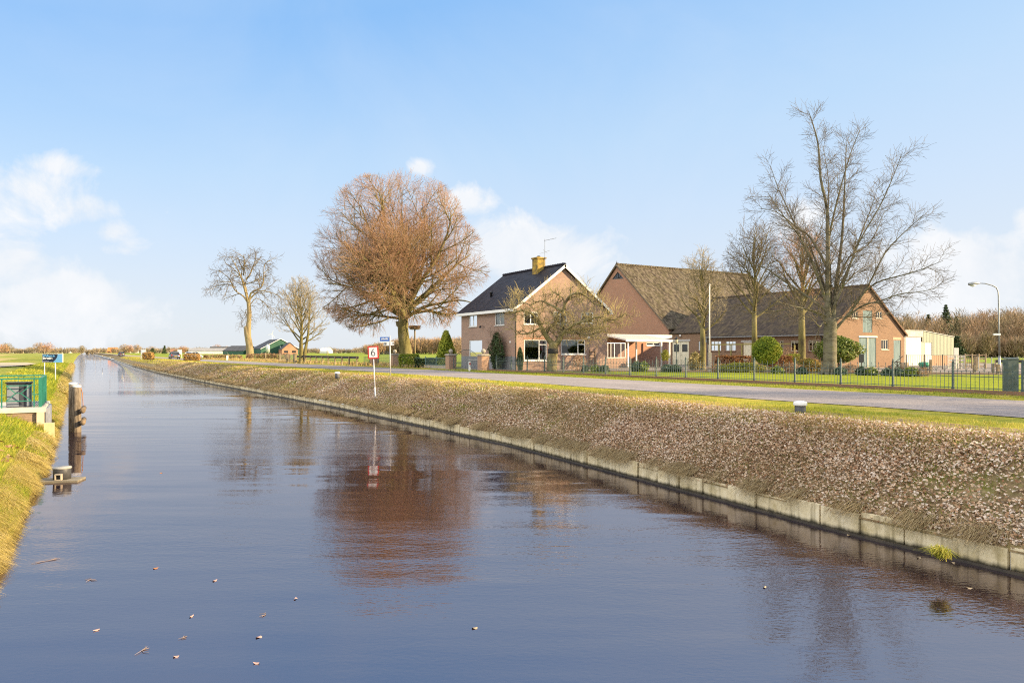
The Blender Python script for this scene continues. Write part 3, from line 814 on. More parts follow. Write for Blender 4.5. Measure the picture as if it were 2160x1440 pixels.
for i in range(9):                                  # limbs towards and away from the viewer
    a = (1 if i % 2 else -1) * (math.pi / 2 + rr.uniform(-.6, .6)); e = rr.uniform(.25, 1.15)
    d = Vector((math.cos(a) * math.cos(e), math.sin(a) * math.cos(e), math.sin(e))); p = Vector((-.3, 0, 5.6)); pts = [p.copy()]
    for j in range(7): d = (d + Vector((rr.gauss(0, .08), rr.gauss(0, .08), .03))).normalized(); p = p + d * 1.25; pts.append(p.copy())
    T.limb(pts, [.30 - .035 * j for j in range(8)], 0, True, 7)
x, y = at(bx, D)
tree_thing('beech_tree', 'huge copper beech with a domed crown of reddish twigs left of the brick house', 'tree', (x, y, 0), T, m_bark_moss, m_twig_beech)

# ---- tall broken poplar further along the road
D = 152.0; bx, by = 525, 757
lv = [dict(n=7, t0=.22, ang=48, jang=16, len=4.0, fall=.4, seg=5, wig=.16, up=-.05, r=.10, sides=4, crown_from=9),
      dict(n=6, t0=.15, ang=46, len=2.3, fall=.4, seg=4, wig=.17, up=-.08, r=.045, crown_from=0),
      dict(n=4, t0=.15, ang=42, len=1.2, fall=.3, seg=3, wig=.17, up=-.09, r=.026, crown_from=0)]
T = Tree(12, lv, None, rmin=.022)
T.limb(*pxlimb(bx, by, D, [(527, 760), (526, 740), (524, 715), (524, 690), (526, 660), (524, 636)], .78, .40), 9, False, 12)
T.limb(*pxlimb(bx, by, D, [(528, 760), (527, 735), (522, 705), (520, 692), (518, 689)], .84, .52), 9, False, 12)
for i, (pp, r0) in enumerate([([(524, 640), (519, 605), (514, 578), (500, 545)], .34), ([(524, 640), (516, 625), (500, 612), (492, 590), (472, 572)], .26), ([(497, 605), (482, 600), (462, 606)], .16),
        ([(526, 640), (530, 618), (550, 608), (558, 590), (560, 560), (572, 550)], .30), ([(528, 630), (545, 614), (570, 616), (592, 626)], .22), ([(518, 590), (528, 575), (535, 552), (548, 545)], .2),
        ([(517, 600), (536, 590), (552, 578)], .16), ([(526, 645), (538, 628), (556, 642), (566, 664)], .13), ([(524, 655), (512, 652), (508, 672)], .09), ([(514, 580), (522, 555), (526, 542)], .18), ([(524, 636), (520, 600), (506, 575), (484, 556)], .2)]):
    T.limb(*pxlimb(bx, by, D, pp, r0 * .85, .05, 0, ((i * 37) % 9 - 4) * .9), 0, True, 6)
x, y = at(bx, D)
tree_thing('poplar_tree', 'tall bare tree with a broken off pale trunk fork and drooping crown beside the road', 'tree', (x, y, 0), T, m_bark_pale, m_twig_dark)

# ---- generic upright tree
def fan_tree(seed, bx, by, D, top, half, limbs, trunk_r, fork_y, lv, env, rmin, twin=False):
    T = Tree(seed, lv, env, rmin=rmin); rr = random.Random(seed + 1); k = D / F
    hb = (by - fork_y) * k; ht = (by - top) * k
    T.limb([(0, 0, -.15), (0, 0, .3), (.02, 0, hb * .5), (0, 0, hb)], [trunk_r * 1.35, trunk_r * 1.08, trunk_r * .95, trunk_r * .8], 9, False, 10)
    if twin: T.limb([(.45, .1, -.15), (.5, .1, hb * .5), (.7, .1, hb), (.95, .1, hb * 1.5), (1.3, 0, ht * .8)], [trunk_r, trunk_r * .8, trunk_r * .65, trunk_r * .5, .05], 0, True, 8)
    T.limb([(0, 0, hb), (.12, .05, hb + (ht - hb) * .3), (-.10, 0, hb + (ht - hb) * .6), (.12, .1, hb + (ht - hb) * .88)], [trunk_r * .75, trunk_r * .45, trunk_r * .2, .02], 0, True, 8)
    for i in range(limbs):
        f = i / limbs; a = i * 2.4 + rr.uniform(-.3, .3); z = hb * (.92) + (ht - hb) * .62 * f
        e = R(38 + 30 * f + rr.uniform(-8, 8)); Ln = half * k * (1.35 - .55 * f) * rr.uniform(.85, 1.15)
        d = Vector((math.cos(a) * math.cos(e), math.sin(a) * math.cos(e), math.sin(e))); p = Vector((0, 0, z)); pts = [p.copy()]
        for j in range(5): d = (d + Vector((rr.gauss(0, .07), rr.gauss(0, .07), .05))).normalized(); p = p + d * Ln / 5; pts.append(p.copy())
        T.limb(pts, [trunk_r * (.42 - .2 * f) * (1 - .16 * j) for j in range(6)], 0, True, 6)
    return T
def lvs(s, a=44, n=(9, 8, 6), r=(.05, .028, .018), up=.03):
    return [dict(n=n[0], t0=.18, ang=a, len=2.6 * s, fall=.4, seg=4, wig=.10, up=up, r=r[0], sides=4, crown_from=9),
            dict(n=n[1], t0=.12, ang=a - 4, len=1.3 * s, fall=.35, seg=3, wig=.11, up=up, r=r[1], crown_from=0),
            dict(n=n[2], t0=.12, ang=a - 8, len=.72 * s, fall=.3, seg=2, wig=.12, up=up, r=r[2], crown_from=0)]
D = 97.0; bx, by = 635, 766
T = fan_tree(21, bx, by, D, 588, 58, 24, .30, 725, lvs(.95, 36, (6, 5, 3), (.035, .02, .014), .06), ellipsoid((.1, 0, 6.2), 3.9, 3.7, 5.6, 3.2, 5, .08), .016, True)
x, y = at(bx, D); tree_thing('lime_tree', 'smaller bare twin stemmed tree rising at the end of the dark rail fence', 'tree', (x, y, 0), T, m_bark_moss, m_twig_grey)
# three trees along the barn
D = 60.0; bx, by = 1482, 778
T = fan_tree(31, bx, by, D, 500, 52, 20, .25, 690, lvs(.70, 42, (6, 5, 3), (.024, .013, .0085)), ellipsoid((-.2, 0, 6.8), 2.5, 2.4, 4.6, 3.9, 6, .10), .0105)
x, y = at(bx, D); tree_thing('lime_tree', 'slender bare tree with mossy trunk standing just left of the flagpole', 'tree', (x, y, 0), T, m_bark_moss, m_twig_grey)
D = 61.0; bx, by = 1591, 778
T = fan_tree(41, bx, by, D, 452, 78, 22, .25, 660, lvs(.84, 42, (6, 5, 4), (.026, .014, .0085)), ellipsoid((.2, 0, 8.4), 3.2, 3.0, 5.0, 4.6, 8, .10), .0105)
x, y = at(bx, D); tree_thing('lime_tree', 'taller bare tree growing behind the round clipped conifer', 'tree', (x, y, 0), T, m_bark_moss, m_twig_dark)
D = 62.0; bx, by = 1691, 776
T = fan_tree(51, bx, by, D, 470, 80, 20, .31, 650, lvs(.84, 42, (6, 5, 4), (.026, .014, .0085)), ellipsoid((.2, 0, 8.2), 3.3, 3.0, 4.8, 4.0, 9, .10), .0105)
x, y = at(bx, D); tree_thing('lime_tree', 'bare tree with a stout smooth trunk between the barn windows', 'tree', (x, y, 0), T, m_bark_moss, m_twig_beech)

# ---- the big spreading tree on the lawn
D = 48.4; bx, by = 1750, 790
lv = [dict(perm=1.75, n=6, t0=.08, ang=42, jang=14, len=2.0, fall=.45, seg=6, wig=.075, up=.035, r=.026, flat=.8, crown_from=9, sides=4),
      dict(n=7, t0=.10, ang=40, len=1.1, fall=.4, seg=4, wig=.085, up=.02, r=.016, flat=.7, crown_from=0),
      dict(n=4, t0=.12, ang=36, len=.7, fall=.3, seg=2, wig=.08, up=.03, r=.0085, crown_from=0)]
T = Tree(61, lv, None, rmin=.0085)
T.limb(*pxlimb(bx, by, D, [(1752, 795), (1751, 785), (1750, 765), (1751, 730), (1751, 700), (1752, 685), (1751, 672)], .49, .40, sub=3), 9, False, 16)
for k in range(8):
    a = k * .8; T.limb([(.34 * math.cos(a), .34 * math.sin(a), .45), (.5 * math.cos(a), .5 * math.sin(a), .12), (.85 * math.cos(a), .85 * math.sin(a), -.08)], [.18, .16, .07], 9, False, 8)
for i, (pp, r0, dd) in enumerate([
    ([(1746, 690), (1745, 640), (1744, 580), (1743, 500), (1740, 440), (1726, 380), (1720, 310), (1706, 262), (1697, 240)], .32, -.6),
    ([(1757, 690), (1762, 640), (1768, 590), (1778, 530), (1786, 450), (1790, 390), (1794, 330), (1798, 290)], .25, .8),
    ([(1752, 670), (1757, 620), (1760, 550), (1758, 480), (1768, 420), (1772, 360), (1766, 290)], .17, 2.2),
    ([(1763, 620), (1790, 575), (1815, 520), (1838, 470), (1858, 430), (1876, 385)], .13, 1.6), ([(1745, 520), (1752, 460), (1762, 400), (1778, 330), (1790, 290)], .13, -1.6),
    ([(1744, 640), (1722, 590), (1700, 545), (1670, 500), (1640, 470), (1600, 420)], .17, -1.8), ([(1743, 560), (1715, 500), (1690, 475), (1650, 440), (1615, 430)], .13, 1.5),
    ([(1744, 655), (1700, 620), (1660, 590), (1620, 560), (1575, 548)], .16, 1.2), ([(1758, 700), (1785, 660), (1815, 610), (1845, 540), (1882, 495), (1915, 462)], .14, -2.2),
    ([(1800, 640), (1835, 600), (1880, 585), (1912, 574), (1940, 560)], .10, -2.6), ([(1762, 690), (1810, 648), (1850, 635), (1885, 622), (1922, 618), (1952, 611)], .11, -1.4),
    ([(1746, 668), (1700, 655), (1650, 648), (1610, 640)], .12, -2.4), ([(1745, 675), (1710, 650), (1660, 652), (1600, 655)], .10, 2.4), ([(1757, 672), (1800, 666), (1840, 668), (1880, 662), (1925, 650)], .08, 1.8),
    ([(1744, 640), (1738, 590), (1712, 520), (1685, 440), (1665, 380), (1655, 330)], .14, 2.6), ([(1765, 600), (1800, 540), (1850, 510), (1880, 472), (1905, 430)], .11, 2.4),
    ([(1748, 690), (1730, 680), (1715, 690), (1690, 672), (1655, 668)], .08, -2.0), ([(1755, 640), (1780, 600), (1800, 600), (1850, 560), (1905, 540)], .12, 3.2),
    ([(1750, 660), (1748, 600), (1738, 540), (1722, 480), (1700, 440), (1690, 400)], .14, 3.6), ([(1753, 660), (1770, 600), (1790, 520), (1822, 450), (1836, 400), (1846, 350)], .12, -3.4)]):
    T.limb(*pxlimb(bx, by, D, pp, r0 * .70, .014, 0, dd), 0, True, 8)
x, y = at(bx, D); tree_thing('hornbeam_tree', 'large bare spreading tree with a thick grey ringed trunk on the front lawn', 'tree', (x, y, 0), T, m_bark_grey, m_twig_dark)

# ---- gnarled pollarded fruit tree in front of the gable
D = 55.5; bx, by = 1168, 783
lv = [dict(perm=2.7, n=8, t0=.15, ang=70, jang=25, len=1.3, fall=.3, seg=4, wig=.26, up=.02, r=.05, crown_from=9, sides=4),
      dict(n=7, t0=.10, ang=55, jang=25, len=.85, fall=.3, seg=3, wig=.25, up=.07, r=.02, crown_from=9),
      dict(n=4, t0=.15, ang=40, jang=20, len=.7, fall=.2, seg=2, wig=.13, up=.12, r=.0095, crown_from=0)]
T = Tree(81, lv, None, rmin=.010)
T.limb(*pxlimb(bx, by, D, [(1163, 788), (1164, 775), (1165, 755), (1167, 735), (1168, 722)], .44, .36), 9, False, 14)
for i, (pp, r0, r1, dd) in enumerate([
    ([(1165, 725), (1155, 712), (1146, 698), (1138, 680), (1133, 670)], .24, .12, -.6), ([(1172, 726), (1182, 712), (1186, 695), (1188, 672), (1186, 652)], .26, .10, .4), ([(1146, 700), (1138, 684), (1130, 672), (1118, 660), (1096, 656), (1075, 664)], .15, .05, -1.4),
    ([(1150, 702), (1160, 690), (1172, 680), (1180, 660), (1190, 650)], .14, .06, 1.2), ([(1184, 705), (1200, 690), (1220, 680), (1245, 672), (1262, 668)], .16, .05, -1.2), ([(1187, 690), (1205, 695), (1235, 692), (1265, 690), (1290, 685)], .15, .05, 1.3),
    ([(1186, 700), (1215, 702), (1240, 706), (1258, 698)], .10, .04, -1.8), ([(1188, 660), (1196, 630), (1214, 618), (1235, 625), (1250, 640), (1268, 645)], .12, .05, -.9), ([(1185, 655), (1160, 640), (1140, 632), (1118, 642)], .11, .04, 1.5),
    ([(1140, 690), (1122, 700), (1100, 704), (1092, 698)], .09, .04, -.6), ([(1188, 650), (1190, 632), (1180, 620), (1165, 612)], .08, .03, 1.0), ([(1262, 668), (1280, 675), (1300, 672), (1312, 662)], .06, .03, -1.6), ([(1118, 642), (1102, 636), (1088, 640), (1078, 634)], .05, .02, 1.2)]):
    T.limb(*pxlimb(bx, by, D, pp, r0, r1, 0, dd), 0, True, 8)
# upright water shoots along the crown's rim
rr = random.Random(88)
for i in range(150):
    px_, py_ = rr.choice([(rr.uniform(1075, 1150), rr.uniform(620, 655)), (rr.uniform(1240, 1318), rr.uniform(640, 690)), (rr.uniform(1140, 1250), rr.uniform(610, 640))])
    k = D / F; p = Vector(((px_ - bx) * k, rr.uniform(-1.2, 1.2), (by - py_) * k)); L = rr.uniform(.5, 1.25)
    d = Vector((rr.gauss((px_ - 1190) / 240, .18), rr.gauss(0, .2), 1)).normalized()
    T.crown.add([tuple(p), tuple(p + d * L * .5), tuple(p + d * L + Vector((0, 0, .05)))], [.014, .011, .008], 3)
x, y = at(bx, D)
apple = tree_thing('fruit_tree', 'gnarled pollarded fruit tree with mossy crooked limbs in front of the house gable', 'tree', (x, y, 0), T, m_bark_fruit, m_twig_gold)
MB().lathe((-.06, 0, 1.42), [(.40, 0), (.405, .02), (.40, .36), (.385, .38)], 18).build('tree_band', mat('black_band', (.02, .018, .016), rough=.7), apple)

# ---- two road trees just outside the frame on the right: their shadows streak the road and the bank
TT = fan_tree(95, 0, 260, 60.0, 0, 80, 16, .22, 215, lvs(1.0, 44, (6, 4, 2), (.04, .02, .012)), None, .012)
offt = tree_thing('roadside_tree', 'bare roadside tree beyond the right edge of the view', 'tree', (36, 5.0, 0), TT, m_bark_grey, m_twig_dark, 'roadside trees out of view')
for (x_, y_, rz) in ((34.0, -4.0, 1.0), (41, 1, 2.2), (39.5, -6.0, 3.3)): copy_tree(offt, (x_, y_, 0), rz)

# ================================================================ evergreens, hedges and shrubs made of leaf-sized faces
def shell(rng, n, shape, fill=.35):
    """points in a solid of revolution: shape(t) = radius at height fraction t, biased to the surface"""
    t_ = rng.random(n * 3); rad = shape(t_)
    keep = rng.random(n * 3) < rad / rad.max(); t_ = t_[keep][:n]; rad = rad[keep][:n]
    a = rng.random(len(t_)) * 6.283; q = 1 - (1 - fill) * rng.random(len(t_)) ** 2.0
    q = np.where(rng.random(len(t_)) < .25, np.sqrt(rng.random(len(t_))), q)
    return t_, rad * q, a
m_thuja = mat('thuja_foliage', [(.09, .13, .012), (.20, .24, .02), (.33, .34, .035), (.42, .40, .06)], attr=True, rough=.7, trans=.2)
m_ball = mat('clipped_foliage', [(.055, .10, .010), (.13, .19, .016), (.25, .29, .025), (.38, .36, .045)], attr=True, rough=.7, trans=.2)
m_box = mat('dark_foliage', [(.018, .035, .012), (.035, .065, .018), (.07, .10, .025)], attr=True, rough=.55, spec=.4, trans=.15)
m_laurel = mat('laurel_foliage', [(.04, .075, .012), (.10, .15, .02), (.22, .26, .04), (.34, .36, .09)], attr=True, rough=.5, spec=.45, trans=.25)
m_brownhedge = mat('beech_hedge_leaf', [(.11, .045, .018), (.20, .085, .03), (.30, .14, .05), (.40, .21, .09)], attr=True, rough=.75, trans=.2)
m_goldhedge = mat('golden_hedge_leaf', [(.26, .13, .04), (.42, .25, .08), (.56, .38, .14)], attr=True, rough=.75, trans=.2)
m_juniper = mat('juniper_foliage', [(.11, .13, .015), (.22, .23, .025), (.34, .31, .05)], attr=True, rough=.75, trans=.2)
m_spruce = mat('spruce_foliage', [(.025, .045, .018), (.05, .08, .03), (.10, .12, .045)], attr=True, rough=.75, trans=.1)
m_rusty = mat('dry_shrub_leaf', [(.16, .085, .04), (.28, .17, .09), (.38, .26, .16)], attr=True, rough=.8, trans=.2)
m_bluegreen = mat('iris_leaf', [(.03, .06, .04), (.06, .10, .06), (.12, .16, .08)], attr=True, rough=.6, trans=.2)

def leafy(n, size, seed, shape, H, lump=.12, aspect=.5, fill=.5, sx=1.0, sy=1.0, freq=3.0, dirw=.8):
    r = np.random.default_rng(seed)
    t_, rad, a = shell(r, n, shape, fill)
    lp = 1 + lump * (np.sin(a * freq + t_ * 9 + seed) * .6 + np.sin(a * (freq + 2) - t_ * 14 + seed * 2) * .5 + np.sin(a * 11 + t_ * 31) * .3)
    P = np.stack([np.cos(a) * rad * lp * sx, np.sin(a) * rad * lp * sy, t_ * H], 1) + r.normal(size=(len(t_), 3)) * size * .25
    bias = np.stack([np.cos(a), np.sin(a), np.full(len(a), .4)], 1)
    V, Fq = cards(P, size, r, aspect, bias, dirw)
    q = np.clip(.5 + .32 * np.sin(a * 5 + t_ * 17 + seed) * np.sin(t_ * 23 + a * 3) + r.normal(size=len(a)) * .2, 0, 1)
    return np_mesh('foliage', V, Fq, 4, q)
def boxy(n, size, seed, lx, ly, H, aspect=.6, rough_=.06):
    """trimmed hedge: faces near the surface of a rounded block"""
    r = np.random.default_rng(seed)
    P = r.random((n, 3)) * 2 - 1
    ax = np.argmax(np.abs(P) + r.random((n, 3)) * np.array([[.5, .5, .7]]), 1); P[np.arange(n), ax] = np.sign(P[np.arange(n), ax]) * (1 - .16 * r.random(n) ** 2)
    P[:, 2] = np.abs(P[:, 2]) if False else P[:, 2]
    nrm = np.zeros((n, 3)); nrm[np.arange(n), ax] = np.sign(P[np.arange(n), ax])
    Q = np.stack([P[:, 0] * lx / 2, P[:, 1] * ly / 2, (P[:, 2] + 1) * H / 2], 1)
    Q += rough_ * np.stack([np.sin(Q[:, 1] * 5 + Q[:, 2] * 7), np.sin(Q[:, 0] * 6 + Q[:, 2] * 5), np.sin(Q[:, 0] * 4 + Q[:, 1] * 5)], 1) + r.normal(size=(n, 3)) * size * .3
    Q[:, 2] = np.maximum(Q[:, 2], .02)
    V, Fq = cards(Q, size, r, aspect, nrm, .9)
    return np_mesh('hedge', V, Fq, 4, np.clip(.5 + r.normal(size=n) * .27, 0, 1))
def stems(H, n, spread, r, seed, mtl, parent, name='trunk'):
    rr = random.Random(seed); T = Tubes()
    for i in range(n):
        a = rr.random() * 6.28; s_ = spread * rr.random() ** .5
        T.add([(0, 0, -.05), (math.cos(a) * s_ * .4, math.sin(a) * s_ * .4, H * .5), (math.cos(a) * s_, math.sin(a) * s_, H)], [r, r * .75, r * .4], 6)
    return link(name, T.mesh(name), mtl, parent)

m_stem = mat('shrub_stem', [(.10, .07, .04), (.18, .13, .08)], 6)
def P3(px, D, z=0.0): x, y = at(px, D); return (x, y, z)
# cone shaped thuja between the gate pillars
t1 = thing('thuja_tree', 'yellow green cone shaped conifer left of the house behind the gate pillars', 'conifer', P3(941, 70), -TH)
link('foliage', leafy(17000, .18, 3, lambda t: .06 + 1.12 * (1 - t) ** .72 * (1 - .35 * np.exp(-t * 14)), 3.65, .10, .45), m_thuja, t1); stems(.9, 3, .1, .07, 1, m_stem, t1)
# ball conifer on short stems
t1 = thing('clipped_conifer', 'round clipped green conifer ball standing on short thin stems by the lawn', 'topiary', P3(1617, 52), -TH)
o = link('foliage', leafy(14000, .10, 5, lambda t: 1.03 * np.sqrt(np.clip(1 - (2 * t - 1) ** 2, 0, 1)) * (1 - .10 * (t > .8)), 2.05, .06, .5), m_ball, t1); o.location = (0, 0, .62)
stems(1.0, 3, .10, .03, 3, mat('pale_stem', [(.32, .25, .14), (.44, .36, .22)], 5), t1)
# slim cypress by the house corner, dark climber
t1 = thing('cypress_shrub', 'slim dark green columnar cypress against the sunny gable wall', 'conifer', P3(1097, 58.6), -TH)
link('foliage', leafy(5000, .09, 8, lambda t: .25 * np.sin(np.pi * np.clip(t * .9 + .12, 0, 1)) ** .7, 2.0, .10), m_box, t1); stems(.4, 2, .03, .03, 1, m_stem, t1)
t1 = thing('climbing_shrub', 'dark leafy climber shrub growing against the shaded side wall of the house', 'shrub', (30.2, 53.2, 0), 0)
link('foliage', leafy(5200, .15, 9, lambda t: .18 + .80 * np.sin(np.pi * np.clip(t * .85 + .1, 0, 1)) ** 1.2, 3.2, .35, .45, .3, .35, 1.0), m_box, t1)
T = Tree(5, [dict(n=7, t0=.3, ang=35, len=1.0, seg=3, wig=.2, up=.05, r=.012, crown_from=0), dict(n=5, t0=.2, ang=45, len=.5, seg=2, wig=.2, up=.03, r=.008, crown_from=0)], None, .007)
for i in range(9): T.limb([(0, (i - 4) * .05, 0), (-.05, (i - 4) * .18, 1.6), (-.08, (i - 4) * .25, 3.0 + (i % 3) * .35)], [.03, .022, .01], 0)
link('trunk', T.trunk.mesh('trunk'), m_stem, t1); link('branch', T.crown.mesh('branch'), m_stem, t1)
# laurel behind the big trunk
t1 = thing('laurel_shrub', 'glossy green evergreen shrub spreading either side behind the thick lawn tree trunk', 'shrub', P3(1768, 55), -TH)
o = link('foliage', leafy(9000, .16, 10, lambda t: 1.75 * np.sin(np.pi * np.clip(t * .86 + .10, 0, 1)) ** .8, 2.0, .22, .45, .4, 1.0, .6), m_laurel, t1); o.location = (0, 0, .75); stems(1.4, 4, .5, .05, 2, m_stem, t1)
# hedges
def hedge(name, label, px, D, w, d, h, n, size, m, seed, cat='hedge', z=0.0, rz=-TH):
    o = link(name, boxy(n, size, seed, w, d, h), m, None, P3(px, D, z), rz); return tag(o, label, cat)
hedge('beech_hedge', 'long trimmed rust brown beech hedge in front of the barn windows', 1549, 62.0, 3.1, .8, 1.15, 9000, .10, m_brownhedge, 1)
hedge('beech_hedge', 'small domed rust brown beech bush right of the round clipped conifer', 1647, 58.0, 1.6, 1.0, 1.15, 5000, .10, m_brownhedge, 2)
hedge('box_hedge', 'olive green trimmed block hedge behind the rusty bushes', 1672, 60.5, 1.0, .8, 1.3, 3600, .09, m_juniper, 3)
hedge('privet_hedge', 'dark green rounded hedge at the foot of the copper beech', 863, 72.0, 1.9, 1.1, 1.25, 6500, .11, m_ball, 4)
hedge('privet_hedge', 'low dark green hedge between the left gate pillar and the conifer', 901, 70.0, 2.3, 1.1, .85, 6500, .11, m_box, 5)
hedge('beech_hedge', 'golden brown clipped hedge block at the roadside in front of the silver car', 405, 122, 2.4, 1.3, 1.15, 5000, .14, m_goldhedge, 6)
hedge('beech_hedge', 'small golden brown hedge beside the left white notice board', 313, 150, 2.0, 1.2, 1.35, 3200, .18, m_goldhedge, 7)
hedge('bramble_bush', 'low tangled reddish bramble at the foot of the broken poplar', 566, 142, 8.2, 2.0, 1.1, 4500, .2, m_rusty, 8, 'bush')
hedge('bramble_bush', 'long low tawny bramble strip behind the wire fence posts', 470, 158, 8.0, 1.5, .8, 2600, .22, m_rusty, 9, 'bush')
# juniper and loose shrubs
def shrub(name, label, px, D, w, h, n, size, m, seed, cat='shrub', flat=1.0, group=None, lump=.3, z=0.0, shp=None):
    shp = shp or (lambda t: w * .5 * np.sin(np.pi * np.clip(t * .8 + .17, 0, 1)) ** .6)
    o = link(name, leafy(n, size, seed, shp, h, lump, .5, .35, 1.0, flat), m, None, P3(px, D, z), -TH)
    return tag(o, label, cat, group)
shrub('juniper_shrub', 'spreading yellow green juniper below the round clipped conifer', 1566, 53.5, 3.6, .72, 6500, .11, m_juniper, 11, flat=.6)
shrub('skimmia_shrub', 'orange and green leafy shrub left of the thick lawn tree trunk', 1706, 52.5, 2.3, 1.05, 4200, .11, mat('mixed_shrub_leaf', [(.05, .08, .02), (.15, .17, .03), (.32, .19, .06), (.42, .26, .08)], attr=True, trans=.2), 12, flat=.7)
shrub('dry_hydrangea', 'pale pinkish dry shrub between the rust brown bushes and the orange one', 1668, 51.5, 1.7, .75, 2600, .09, m_rusty, 13)
shrub('dry_hydrangea', 'tall pale twiggy shrub sticking up behind the rusty bushes', 1660, 61.5, 2.2, 2.0, 1400, .09, m_rusty, 14)
shrub('ornamental_grass', 'clump of tall straw coloured grass right of the cream double doors', 1466, 60, 1.1, 1.5, 1600, .16, mat('straw_leaf', [(.15, .14, .04), (.30, .24, .09), (.42, .33, .15)], attr=True, trans=.2), 15)
shrub('dry_shrub', 'reddish bare shrub in front of the lower right house window', 1222, 57.5, 1.4, 1.35, 1500, .08, m_rusty, 16)
shrub('dry_shrub', 'brown dead flower border right of the cream double doors', 1515, 55.5, 1.8, .6, 1800, .09, m_rusty, 17)
shrub('potted_bush', 'small round golden bush on a stem under the white veranda', 1403, 68, .8, 1.0, 1500, .09, m_juniper, 18, z=.75)
gp = 'small leafy plants along the lawn edge'
rr = random.Random(3)
PLT = [(1256, 54.2, .8, .42, 'low dark green clump right of the fruit tree trunk'), (1275, 54, .9, .42, 'low clump of leaves left of the tall bluish plants'), (1343, 54.5, 1.1, .68, 'bluish green leafy clump under the left end of the veranda'), (1358, 54.3, .9, .66, 'bluish green clump touching the veranda post'),
       (1407, 54, 1.0, .5, 'grey green clump below the cream double doors'), (1425, 54, 1.0, .48, 'leafy clump at the foot of the garden lantern'), (1640, 50, 1.0, .42, 'leafy clump right of the clipped conifer stems'), (1772, 47.5, .9, .42, 'bright leafy clump right of the thick trunk'),
       (1817, 46.5, .8, .46, 'spiky clump below the dark letter plate'), (1838, 46, .8, .46, 'spiky clump in front of the green barn doors'), (1872, 45.8, .8, .4, 'low clump in front of the narrow barn window'), (1893, 45.2, 1.0, .42, 'pale green clump in front of the single green door'),
       (1922, 44.2, 1.1, .48, 'dark rounded plant at the right end of the border'), (1234, 55.2, .6, .42, 'low clump just right of the reddish bare shrub'), (1690, 49.0, .9, .4, 'low clump left of the thick trunk')]
for i, (px, D_, w, h, lb) in enumerate(PLT):
    shrub('garden_plant', lb, px, D_, w * .8, h * 1.15, 800, .17, m_bluegreen if i % 3 else m_laurel, 100 + i, 'plant', group=gp, lump=.2)
shrub('rose_bush', 'small reddish dry bush at the right end of the border', 1945, 44, 1.0, .6, 700, .08, m_rusty, 31)
shrub('rose_bush', 'low reddish dry bush in front of the pale stone arch', 1795, 50, 1.6, .7, 800, .08, m_rusty, 32)
# green weeds and a grass tuft on the concrete edge
def edge_pt(px, py, z): g = G(px, py, z); return (g.x, g.y, g.z)
r = np.random.default_rng(5); n = 260
g = G(1988, 1170, -1.3); pts = np.tile(np.array([[g.x - .02, g.y, -1.32]]), (n, 1)) + r.normal(size=(n, 3)) * np.array([[.04, .05, .02]])
V, Fq, q = blades(pts, (.13 + .10 * r.random(n)), r.normal(size=(n, 2)) * .11 + np.array([[-.08, 0]]), np.full(n, .009), r, .4 + .6 * r.random(n), 1.6)
tag(link('grass_tuft', np_mesh('grass_tuft', V, Fq, 4, q), m_green), 'single green grass tuft drooping over the concrete edging on the right', 'grass tuft')

# ================================================================ distant trees
def far_tree_mesh(seed, h, w, n=900, size=.9, bare=True):
    r = np.random.default_rng(seed)
    a = r.random(n) * 6.283; u = r.random(n) ** .5; e = np.arccos(1 - 2 * r.random(n))
    P = np.stack([np.cos(a) * np.sin(e) * u * w / 2, np.sin(a) * np.sin(e) * u * w / 2, h * .56 + np.cos(e) * u * h * .44], 1)
    P *= 1 + .12 * np.sin(a * 4 + e * 5 + seed)[:, None] * np.array([[1, 1, .2]])
    V, Fq = cards(P, size, r, .13 if bare else .4, np.stack([np.zeros(n), np.zeros(n), np.ones(n)], 1), 0)
    return np_mesh('crown', V, Fq, 4, np.clip(.5 + .3 * np.sin(P[:, 0] * 1.1 + P[:, 2]) + r.normal(size=n) * .2, 0, 1))
m_far = [mat('far_twigs_tan', [(.20, .14, .09), (.30, .21, .13), (.38, .27, .17)], attr=True), mat('far_twigs_russet', [(.22, .12, .07), (.33, .18, .09), (.42, .24, .12)], attr=True), mat('far_twigs_olive', [(.14, .12, .06), (.24, .19, .09), (.31, .24, .13)], attr=True)]
def far_tree(label, px, D, h, w, k, seed, name='bare_tree', m=None, n=700, group=None):
    t1 = thing(name, label, 'tree', P3(px, D), -TH, group)
    link('crown', far_tree_mesh(seed, h, w, n, max(.5, h * .17)), m or m_far[k], t1)
    MB().tube([(0, 0, 0), (0, 0, h * .3), (.1, 0, h * .6)], [h * .03, h * .022, h * .01], 6).build('trunk', m_bark_grey, t1)
    return t1
